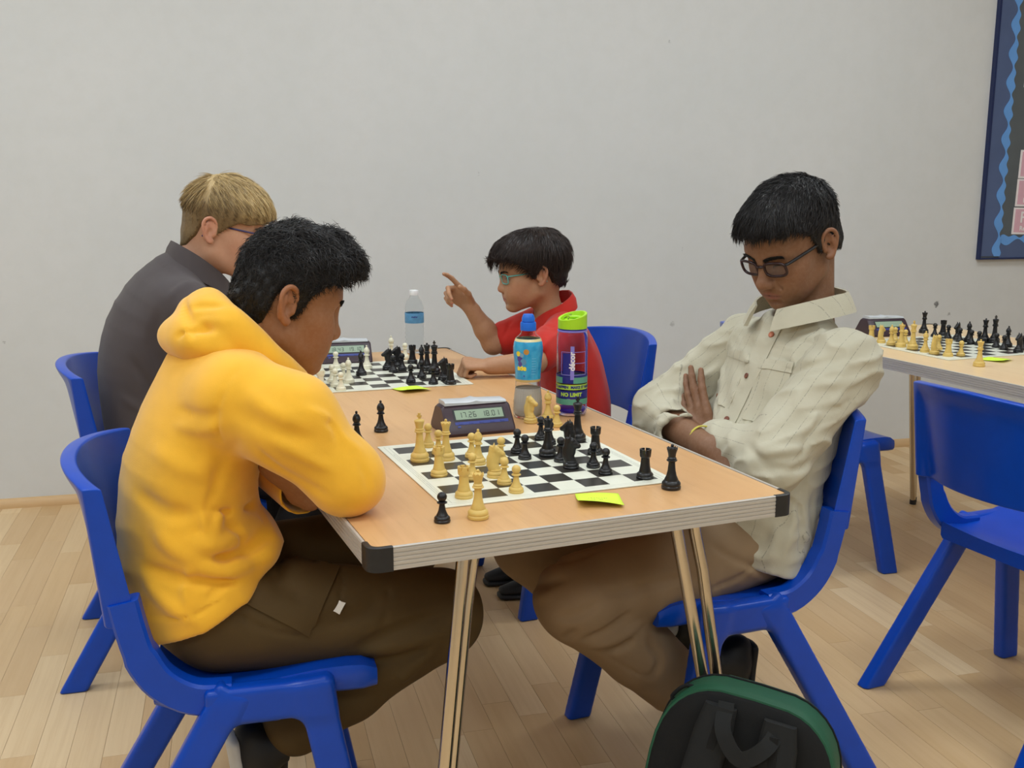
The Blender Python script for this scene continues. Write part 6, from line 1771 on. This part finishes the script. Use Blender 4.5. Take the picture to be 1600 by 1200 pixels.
        def at(V):
            out = np.zeros(len(V))
            for (P0, P1, r_) in ((A, B, r[0]), (B, C, r[1])):
                d = P1 - P0; L = np.linalg.norm(d); d /= L; w = V - P0; t = w @ d
                ref = np.array([0, 1.0, 0]) if abs(d[1]) < 0.8 else np.array([1.0, 0, 0]); u = ref - d*(ref @ d); u /= np.linalg.norm(u); v = np.cross(d, u)
                ang = np.arctan2(w @ v, w @ u); sel = (t < L) if P0 is A else (t >= -1) & (vlen(V - B) < vlen(V - A)) & (((V - B) @ ((C - B)/np.linalg.norm(C - B))) > 0.01)
                out[sel] = (ang*r_*0.95)[sel]
            return {'stripe': out}
        return s, cloth('sleeve', s, lo, hi, 0.0045, M_SH, sh, off, 1, at)
    s1, so1 = sleeve((1.088, 0.275, 0.888), (0.890, 0.238, 0.708), (0.893, 0.440, 0.700), (0.078, 0.066, 0.050),
           [([(1320, 560), (1270, 570), (1230, 590)], -4, 7), ([(1345, 620), (1300, 640), (1250, 640)], -4, 8), ([(1350, 590), (1300, 600), (1260, 590)], 4, 8), ([(1230, 560), (1255, 620), (1275, 680)], 0, 8), ([(1180, 700), (1215, 705), (1250, 700)], 5, 9), ([(1200, 730), (1240, 735), (1270, 720)], -5, 8), ([(1165, 690), (1190, 720), (1215, 750)], -4, 8),
            ([(1345, 660), (1310, 690), (1285, 715)], 5, 9), ([(1355, 640), (1320, 665), (1280, 690)], -5, 8), ([(1270, 540), (1240, 560), (1215, 600)], 4, 9), ([(1290, 650), (1260, 690), (1240, 740)], -4, 9)], None, (0.78, 0.12, 0.60), (1.20, 0.52, 1.00))
    s2, so2 = sleeve((1.058, 0.580, 0.885), (0.872, 0.645, 0.728), (0.842, 0.505, 0.712), (0.072, 0.060, 0.047),
           [([(1120, 560), (1090, 590), (1075, 620)], -4, 8), ([(1060, 600), (1050, 630), (1065, 655)], 5, 8), ([(1025, 650), (1045, 640), (1060, 648)], -5, 7), ([(1100, 600), (1110, 630), (1115, 660)], 3, 8), ([(1020, 665), (1040, 660), (1060, 668)], 4, 7)], None, (0.78, 0.46, 0.62), (1.16, 0.74, 0.99), True)
    # collar, placket, pockets, buttons
    col = Model()
    ring = [np.array(q) for q in ((1.165, 0.412, 1.022), (1.150, 0.352, 1.018), (1.104, 0.334, 1.014), (1.050, 0.334, 1.005), (1.010, 0.350, 0.994), (0.992, 0.376, 0.984))]
    M_COL = M_SH
    def collar_half(sgn):
        pts = [np.array((q[0], 0.412 + (q[1] - 0.412)*sgn, q[2])) for q in ring]
        P = catmull(pts, 6); top, bot, topo, boto = [], [], [], []
        for i, q in enumerate(P):
            t_ = i/(len(P) - 1); c = np.array([1.085, 0.412, q[2]]); out = q - c; out[2] = 0; out /= np.linalg.norm(out)
            fall = 0.029 + 0.005*t_
            top.append(q + np.array([0, 0, 0.010])); topo.append(q + out*0.004 + np.array([0, 0, 0.011])); boto.append(q + out*(0.022 + 0.006*t_) + np.array([0, 0, -fall])); bot.append(q + out*0.019 + np.array([0, 0, -fall]))
        mid = [q*0.5 + r_*0.5 + np.array([0, 0, 0.004]) for q, r_ in zip(topo, boto)]
        rings = [[tuple(v - off) for v in (a_, b_, m_, c_, d_)] for a_, b_, m_, c_, d_ in zip(top, topo, mid, boto, bot)]
        return rings
    for sgn in (1, -1):
        o = MB().loft(collar_half(sgn)).build('collar', M_SH, sh, sharp=50)
        at_ = o.data.attributes.new('stripe', 'FLOAT', 'POINT'); at_.data.foreach_set('value', [float(v.co.x*0.6 + v.co.y*0.9) for v in o.data.vertices])
    M_COP = mat('copper_button', S(170, 104, 78), 0.35, metal=0.4, var=0.1, vscale=80); M_BRN = mat('brown_button', S(120, 72, 56), 0.4, var=0.1, vscale=80)
    st_p = lambda P: {'stripe': (P[:, 1] - 0.42)*1.05 + 0.0035}
    patch('placket', g, [(1196, 505), (1222, 512), (1146, 668), (1122, 662)], M_SH, sh, off, 4, 24, 0.0012, 0.0012, lambda P: {'stripe': np.full(len(P), 0.003)})
    patch('pocket', g, [(1192, 562), (1240, 570), (1213, 668), (1160, 655)], M_SH, sh, off, 8, 12, 0.0014, 0.0014, st_p)
    patch('pocket', g, [(1143, 545), (1172, 556), (1140, 640), (1122, 632)], M_SH, sh, off, 8, 12, 0.0014, 0.0014, st_p)
    patch('pocket_hem', g, [(1190, 560), (1241, 568), (1238, 583), (1186, 575)], M_SH, sh, off, 8, 4, 0.0030, 0.0010, st_p)
    patch('pocket_hem', g, [(1142, 543), (1173, 554), (1170, 568), (1139, 556)], M_SH, sh, off, 8, 4, 0.0030, 0.0010, st_p)
    button(g, (1207, 524), 0.0068, M_COP, sh, off); button(g, (1169, 588), 0.0062, M_BRN, sh, off); button(g, (1137, 656), 0.0062, M_BRN, sh, off)
    # yellow wristband
    wb_ = np.array([0.850, 0.428, 0.711]); dv = np.array([0.838, 0.385, 0.706]) - np.array([0.865, 0.640, 0.725]); dv /= np.linalg.norm(dv)
    u = np.cross(dv, [0, 0, 1.0]); u /= np.linalg.norm(u); v = np.cross(dv, u)
    M_WB = mat('yellow_cord', S(206, 196, 84), 0.6, var=0.05)
    for k in (0, 1):
        loop = [tuple(wb_ + dv*(0.004*k + 0.006*math.sin(q)) + (0.0315 + 0.0012*k)*(math.cos(q)*u + math.sin(q)*v) - off) for q in np.linspace(0, 2*math.pi, 25)]
        MB().tube(loop, 0.0017, 7).build('wristband', M_WB, p)
    # ---- trousers
    M_TR = mat('khaki_twill', S(144, 120, 92), 0.8, var=0.06, vscale=10, bump=0.25, bscale=900, bdist=0.0008)
    t = Model()
    t.ell((0.965, 0.42, 0.510), (0.115, 0.150, 0.080), 0.03)
    for (hip, kn, an, kr) in (((0.955, 0.335, 0.512), (0.495, 0.300, 0.455), (0.735, 0.315, 0.225), 0.086), ((0.955, 0.505, 0.512), (0.505, 0.545, 0.485), (0.77, 0.53, 0.21), 0.084)):
        hip, kn, an = (np.array(q) for q in (hip, kn, an))
        t.cone(hip, hip*0.5 + kn*0.5, 0.092, 0.092, 0.03).cone(hip*0.5 + kn*0.5, kn, 0.092, kr, 0.02).cone(kn, kn*0.4 + an*0.6, kr*0.95, 0.070, 0.015).cone(kn*0.4 + an*0.6, an, 0.070, 0.066, 0.02)
        dv = (an - kn)/np.linalg.norm(an - kn); t.sub(Cone(an - dv*0.01, an + dv*0.1, 0.056, 0.056), 0.004); t.cut(an, dv, 0.004)
    folds(t, [(q_, 1.6*a_, w_) for q_, a_, w_ in [([(985, 960), (950, 985), (915, 1000)], -8, 8), ([(1000, 975), (960, 1000), (925, 1010)], 6, 8), ([(940, 940), (905, 960), (870, 965)], -3, 9), ([(990, 1000), (950, 1020), (900, 1030)], -5, 9), ([(935, 1018), (980, 1045), (1030, 1060)], -2, 3.5), ([(1010, 1000), (1030, 1030), (1020, 1060)], -5, 8),
              ([(1180, 880), (1150, 905), (1110, 920)], -3, 5), ([(1110, 850), (1150, 875), (1190, 890)], -3, 6), ([(1160, 890), (1200, 905), (1235, 895)], 3, 7), ([(800, 905), (840, 912), (880, 905)], -6, 8), ([(840, 880), (880, 875), (930, 860)], -4, 9), ([(810, 925), (840, 935), (860, 930)], 5, 8), ([(1090, 900), (1010, 915), (940, 930)], -4, 9), ([(900, 985), (880, 1000), (865, 1005)], -4, 7)]])
    t.post.append(lambda P: 0.0022*wav(P, 24, 6, 7))
    cloth('trousers', t, (0.38, 0.18, 0.10), (1.12, 0.66, 0.63), 0.0055, M_TR, p, off, 1)
    M_SOCK = mat('grey_sock', S(176, 178, 176), 0.85, var=0.06, vscale=60)
    for (an, ft, fw) in (((0.725, 0.315, 0.235), (0.842, 0.32, 0.270), (-0.12, 0, -0.99)), ((0.76, 0.53, 0.22), (0.872, 0.53, 0.262), (-0.12, 0, -0.99))):
        ft = tuple(ft); fs = (ft[0] - 0.035, ft[1], ft[2] - 0.01); k = Model(); k.cone(an, fs, 0.042, 0.034, 0.01); cloth('sock', k, np.minimum(an, ft) - 0.06, np.maximum(an, ft) + 0.06, 0.006, M_SOCK, p, off, 0)
        shoe((ft[0] + 0.088, ft[1], ft[2]), fw, M_SHOE, M_SHOE, p, off, 0.98)
build_shirt()

# ================================================================== child in the red polo
def build_red():
    p, off = person(1.03, 1.45, 'child in a red polo shirt and teal glasses raising one hand')
    hd = Head((0.890, 1.450, 0.992), rot_head(math.pi - 0.16, 0.13), 0.93, jaw=0.92, nose=0.94, eye_open=0.0042)
    m = Model(); hd.build(m)
    e = lambda c, r, k: m.ell(hd.T(*c), np.array(r)*hd.s, k, R=hd.R)
    e((0.052, 0.030, -0.048), (0.028, 0.024, 0.028), 0.02); e((0.052, -0.030, -0.048), (0.028, 0.024, 0.028), 0.02)
    m.cone(hd.T(-0.040, 0, -0.045), (0.965, 1.45, 0.84), 0.040, 0.044, 0.03)
    m.add(Sweep([(1.05, 1.45, 0.50), (1.04, 1.45, 0.64), (1.00, 1.45, 0.76), (0.97, 1.45, 0.83)], SIDE, [0.09, 0.095, 0.095, 0.07], [0.065, 0.065, 0.06, 0.045]), 0.04)
    m.cone((0.975, 1.45, 0.81), (0.945, 1.545, 0.815), 0.04, 0.036, 0.03).cone((0.945, 1.545, 0.815), (0.812, 1.545, 0.770), 0.036, 0.031, 0.015)
    w1 = np.array([0.735, 1.545, 0.888]); m.cone((0.812, 1.545, 0.770), (0.785, 1.545, 0.815), 0.032, 0.0315, 0.02).cone((0.785, 1.545, 0.815), tuple(w1), 0.0315, 0.0215, 0.015)
    hn = make_hand(w1, (-0.70, 0.10, 0.70), (0.45, 0.80, 0.40), False, 0.84)
    hn.build(m, [(0.15, 0.35, 0.3), (1.0, 1.0, 0.5), (1.1, 1.1, 0.6), (1.2, 1.1, 0.6)], thumb=((0.7, -0.5), 0.4, 0.3))
    m.cone((0.975, 1.45, 0.81), (0.950, 1.345, 0.815), 0.04, 0.036, 0.03).cone((0.950, 1.345, 0.815), (0.815, 1.235, 0.760), 0.036, 0.031, 0.015)
    w2 = np.array([0.690, 1.262, 0.752]); m.cone((0.815, 1.235, 0.760), tuple(w2), 0.033, 0.024, 0.015)
    h2 = make_hand(w2, (-1, 0.25, 0.12), (0.0, -0.3, 1), True, 0.84); h2.build(m, [(1.35, 1.5, 0.9)]*4, thumb=((0.25, -0.6), 0.6, 0.5))
    skin, lip, cheek = S(178, 134, 102), S(182, 114, 102), S(194, 124, 100)
    body = skin_body(m, (0.56, 1.15, 0.46), (1.14, 1.66, 1.16), 0.003, p, off, hd, skin, lip, cheek, (hn, h2), lambda V, C: lash(hd, V, C))
    eyes(hd, body, off, S(50, 30, 20)); brows(hd, m, body, off, M_DBHAIR, 0.9, 0.0, 170)
    line = [(0, 0.050), (25, 0.050), (40, 0.046), (54, 0.030), (64, 0.008), (72, -0.018), (82, -0.016), (88, 0.002), (98, 0.018), (110, 0.0), (124, -0.034), (145, -0.046), (180, -0.056)]
    def th(q):
        top = np.clip((q[..., 2] - 0.0)/0.08, 0, 1); bk = np.clip((-q[..., 0] - 0.03)/0.06, 0, 1)
        return 0.009 + 0.018*top + 0.010*bk*np.clip((q[..., 2] + 0.03)/0.05, 0, 1) + 0.008*np.clip((q[..., 0] - 0.03)/0.05, 0, 1) + 0.0012*wav(q, 110, 6, 3)
    fl = lambda q: np.stack([0.35 + q[:, 0]*6, q[:, 1]*7, -0.55 + 0*q[:, 2]], -1)
    build_hair('hair', hd, line, th, fl, M_DBHAIR, p, off, count=6000, length=lambda q: 0.022 + 0.020*np.clip((q[:, 2] - 0.0)/0.06, 0, 1), width=0.0009, lift=lambda q: 0.03 + 0*q[:, 0], curl=0.0005, seed=9, jitter=0.10)
    M_FR = mat('teal_frame', S(92, 176, 170), 0.3, var=0.05)
    glasses(hd, p, off, M_FR, M_GLASSL, 0.048, 0.030, 0.0019, 0.5, 0.094, -0.004)
    # ---- polo
    M_RED = mat('red_pique', S(192, 36, 24), 0.8, var=0.06, vscale=14, bump=0.3, bscale=900, bdist=0.0008, sheen=0.15)
    po = empty('polo_shirt', (0, 0, 0), 0, p)
    g = Model()
    g.add(Sweep([(1.055, 1.45, 0.46), (1.052, 1.45, 0.58), (1.035, 1.45, 0.68), (1.008, 1.45, 0.76), (0.982, 1.45, 0.825), (0.968, 1.45, 0.860)], SIDE, [0.132, 0.136, 0.134, 0.132, 0.105, 0.062], [0.098, 0.100, 0.096, 0.090, 0.075, 0.055], cap=0.02), 0.02)
    g.cone((0.965, 1.355, 0.815), (0.848, 1.268, 0.778), 0.064, 0.056, 0.04)
    g.cone((0.955, 1.540, 0.815), (0.858, 1.548, 0.785), 0.062, 0.056, 0.04)
    g.sub(Cone(hd.T(-0.045, 0, -0.05), (0.965, 1.45, 0.86), 0.050, 0.043), 0.010)
    for (A, B, r) in (((0.965, 1.355, 0.815), (0.848, 1.268, 0.778), 0.050), ((0.955, 1.540, 0.815), (0.858, 1.548, 0.785), 0.050)):
        A, B = np.array(A), np.array(B); dv = (B - A)/np.linalg.norm(B - A); g.sub(Cone(B + dv*0.105, B + dv*0.22, 0.078, 0.078), 0.004)
    folds(g, [([(800, 500), (785, 530), (782, 580)], -4, 6), ([(840, 520), (850, 550), (855, 600)], -4, 8), ([(790, 480), (775, 500), (765, 525)], 3, 7), ([(870, 520), (850, 540), (840, 560)], 4, 7), ([(820, 480), (810, 500), (800, 540)], 3, 6), ([(880, 500), (860, 510), (835, 515)], -3, 7)])
    g.post.append(lambda P: 0.0024*wav(P, 34, 6, 2))
    cloth('polo_body', g, (0.78, 1.18, 0.44), (1.20, 1.68, 0.94), 0.005, M_RED, po, off, 1)
    for sgn in (1, -1):
        pts = [np.array((q[0], 1.45 + (q[1] - 1.45)*sgn, q[2])) for q in ((1.020, 1.45, 0.930), (1.008, 1.500, 0.922), (0.968, 1.512, 0.896), (0.930, 1.490, 0.872), (0.912, 1.462, 0.850))]
        P = catmull(pts, 5); rings = []
        for i, q in enumerate(P):
            c = np.array([0.965, 1.45, q[2]]); out = q - c; out[2] = 0; out /= np.linalg.norm(out); t_ = i/(len(P)-1)
            rings.append([tuple(v - off) for v in (q + np.array([0, 0, 0.006]), q + out*0.004 + np.array([0, 0, 0.007]), q + out*0.014 + np.array([0, 0, -0.008]), q + out*(0.018 + 0.006*t_) + np.array([0, 0, -0.032 - 0.008*t_]), q + out*0.014 + np.array([0, 0, -0.032 - 0.008*t_]))])
        MB().loft(rings).build('collar', M_RED, po, sharp=50)
    M_TR = mat('charcoal_school_trousers', S(52, 54, 62), 0.85, var=0.06, vscale=12, bump=0.2, bscale=900)
    t = Model(); t.ell((1.05, 1.45, 0.50), (0.105, 0.130, 0.070), 0.03)
    for sg in (-1, 1):
        t.cone((1.04, 1.45 + sg*0.062, 0.50), (0.74, 1.45 + sg*0.075, 0.475), 0.076, 0.058, 0.03).cone((0.74, 1.45 + sg*0.075, 0.475), (0.945, 1.45 + sg*0.07, 0.14), 0.056, 0.046, 0.02)
    cloth('trousers', t, (0.66, 1.26, 0.06), (1.18, 1.64, 0.60), 0.008, M_TR, p, off, 1)
    for sg in (-1, 1): shoe((0.985, 1.45 + sg*0.07, 0.0), (-1, sg*-0.05, 0), M_SHOE, M_SHOE, p, off, 0.82)
build_red()

# ================================================================== person in the dark grey polo
def build_grey():
    p, off = person(-0.185, 1.42, 'blond person in a dark grey polo seen from behind with glasses')
    hd = Head((0.000, 1.402, 1.137), rot_head(-0.30, 0.22), 1.04, jaw=0.95, nose=1.0, eye_open=0.0035, short=0.022)
    m = Model(); hd.build(m)
    m.cone(hd.T(-0.040, 0, -0.045), (-0.085, 1.42, 1.01), 0.052, 0.060, 0.030)
    m.add(Sweep([(-0.18, 1.42, 0.50), (-0.195, 1.42, 0.68), (-0.185, 1.42, 0.82), (-0.145, 1.42, 0.94), (-0.11, 1.42, 1.00)], SIDE, [0.12, 0.13, 0.135, 0.12, 0.07], [0.08, 0.08, 0.08, 0.07, 0.05]), 0.04)
    m.cone((-0.13, 1.42, 0.95), (-0.115, 1.255, 0.94), 0.05, 0.045, 0.03).cone((-0.115, 1.255, 0.94), (-0.005, 1.225, 0.775), 0.045, 0.040, 0.02).cone((-0.005, 1.225, 0.775), (0.005, 1.42, 0.758), 0.040, 0.028, 0.02)
    m.cone((-0.13, 1.42, 0.95), (-0.100, 1.585, 0.94), 0.05, 0.045, 0.03).cone((-0.100, 1.585, 0.94), (0.02, 1.60, 0.775), 0.045, 0.040, 0.02).cone((0.02, 1.60, 0.775), (0.06, 1.44, 0.765), 0.040, 0.028, 0.02)
    hn = make_hand((0.005, 1.42, 0.758), (0.15, 1, 0.0), (0, 0, 1), False, 1.0); hn.build(m, [(0.2, 0.3, 0.2)]*4)
    h2 = make_hand((0.06, 1.44, 0.770), (0.1, -1, 0.0), (0.2, 0, 1), True, 1.0); h2.build(m, [(0.2, 0.3, 0.2)]*4)
    skin, lip, cheek = S(206, 158, 130), S(190, 110, 100), S(214, 138, 116)
    body = skin_body(m, (-0.32, 1.12, 0.46), (0.18, 1.70, 1.28), 0.0035, p, off, hd, skin, lip, cheek, (hn, h2))
    eyes(hd, body, off, S(90, 120, 150)); brows(hd, m, body, off, M_BLOND, 0.9)
    line = [(0, 0.030), (25, 0.026), (40, 0.022), (52, 0.022), (62, 0.010), (72, -0.008), (82, -0.016), (88, 0.008), (98, 0.026), (110, 0.004), (122, -0.030), (145, -0.062), (180, -0.080)]
    def th(q):
        top = np.clip((q[..., 2] + 0.01)/0.085, 0, 1); fr = np.clip((q[..., 0] - 0.0)/0.07, 0, 1)
        return 0.006 + 0.013*top*top*(3 - 2*top) + 0.005*fr*np.clip((q[..., 2] - 0.01)/0.04, 0, 1) + 0.0010*wav(q, 120, 6, 3) + 0.0016*np.sin(np.arctan2(q[..., 1], q[..., 0] + 0.03)*30)*top
    fl = lambda q: np.stack([0.10 + q[:, 0]*9 + 0.9*(q[:, 0] > -0.04), q[:, 1]*7, -0.75 + 0*q[:, 2]], -1)
    def tone(q, rn): return np.clip(0.10 + 0.62*np.clip((q[:, 2] - 0.035)/0.06, 0, 1) + 0.2*np.clip((q[:, 0] - 0.02)/0.05, 0, 1)*np.clip((q[:, 2] - 0.01)/0.03, 0, 1), 0, 1)
    build_hair('hair', hd, line, th, fl, M_BLOND, p, off, count=7000, length=lambda q: 0.010 + 0.040*np.clip((q[:, 2] - 0.03)/0.06, 0, 1), width=0.0008, lift=lambda q: 0.03 + 0.03*(q[:, 2] > 0.06), curl=0.0006, seed=12, jitter=0.12, colfn=tone, tvar=0.30, shell_tone=0.85)
    M_FR = mat('navy_purple_frame', S(44, 38, 96), 0.3, var=0.05)
    glasses(hd, p, off, M_FR, M_GLASSL, 0.050, 0.032, 0.0018, 0.55, 0.094, -0.002)
    M_GR = mat('dark_grey_pique', S(74, 67, 69), 0.85, var=0.05, vscale=14, bump=0.3, bscale=900, bdist=0.0008, sheen=0.1)
    po = empty('polo_shirt', (0, 0, 0), 0, p)
    g = Model()
    g.add(Sweep([(-0.17, 1.42, 0.46), (-0.195, 1.42, 0.58), (-0.208, 1.42, 0.70), (-0.208, 1.42, 0.80), (-0.180, 1.42, 0.90), (-0.122, 1.42, 0.985), (-0.075, 1.42, 1.040)], SIDE, [0.170, 0.176, 0.180, 0.186, 0.188, 0.150, 0.082], [0.118, 0.122, 0.122, 0.120, 0.114, 0.098, 0.070], cap=0.02), 0.02)
    g.cone((-0.125, 1.265, 0.945), (-0.050, 1.235, 0.850), 0.078, 0.070, 0.05).cone((-0.110, 1.575, 0.945), (-0.030, 1.60, 0.850), 0.078, 0.070, 0.05)
    g.sub(Cone(hd.T(-0.045, 0, -0.06), (-0.075, 1.42, 1.03), 0.060, 0.056), 0.010)
    folds(g, [([(205, 560), (230, 600), (270, 620)], -5, 10), ([(190, 620), (220, 640), (250, 660)], 4, 10), ([(250, 480), (240, 540), (260, 580)], -4, 14), ([(300, 440), (280, 450), (260, 470)], 3, 10)])
    g.post.append(lambda P: 0.0024*wav(P, 26, 6, 8))
    cloth('polo_body', g, (-0.38, 1.12, 0.44), (0.10, 1.72, 1.10), 0.006, M_GR, po, off, 1)
    for sgn in (1, -1):
        pts = [np.array((q[0], 1.42 + (q[1] - 1.42)*sgn, q[2])) for q in ((-0.128, 1.42, 1.100), (-0.115, 1.480, 1.092), (-0.072, 1.498, 1.062), (-0.026, 1.480, 1.022), (-0.002, 1.45, 0.995))]
        P = catmull(pts, 5); rings = []
        for i, q in enumerate(P):
            c = np.array([-0.065, 1.42, q[2]]); out = q - c; out[2] = 0; out /= np.linalg.norm(out); t_ = i/(len(P)-1)
            rings.append([tuple(v - off) for v in (q + np.array([0, 0, 0.006]), q + out*0.005 + np.array([0, 0, 0.008]), q + out*0.016 + np.array([0, 0, -0.010]), q + out*(0.030) + np.array([0, 0, -0.048 - 0.008*t_]), q + out*0.024 + np.array([0, 0, -0.048 - 0.008*t_]))])
        MB().loft(rings).build('collar', M_GR, po, sharp=50)
    M_TR = mat('black_trousers', S(30, 30, 36), 0.85, var=0.06, vscale=12)
    t = Model(); t.ell((-0.18, 1.42, 0.51), (0.13, 0.17, 0.085), 0.03)
    for sg in (-1, 1):
        t.cone((-0.17, 1.42 + sg*0.085, 0.51), (0.23, 1.42 + sg*0.10, 0.495), 0.098, 0.074, 0.03).cone((0.23, 1.42 + sg*0.10, 0.495), (0.04, 1.42 + sg*0.11, 0.12), 0.072, 0.058, 0.02)
    cloth('trousers', t, (-0.34, 1.18, 0.04), (0.34, 1.66, 0.62), 0.008, M_TR, p, off, 1)
    for sg in (-1, 1): shoe((0.0, 1.42 + sg*0.11, 0.0), (1, sg*0.05, 0), M_SHOE, M_SOLE, p, off, 1.0)
build_grey()
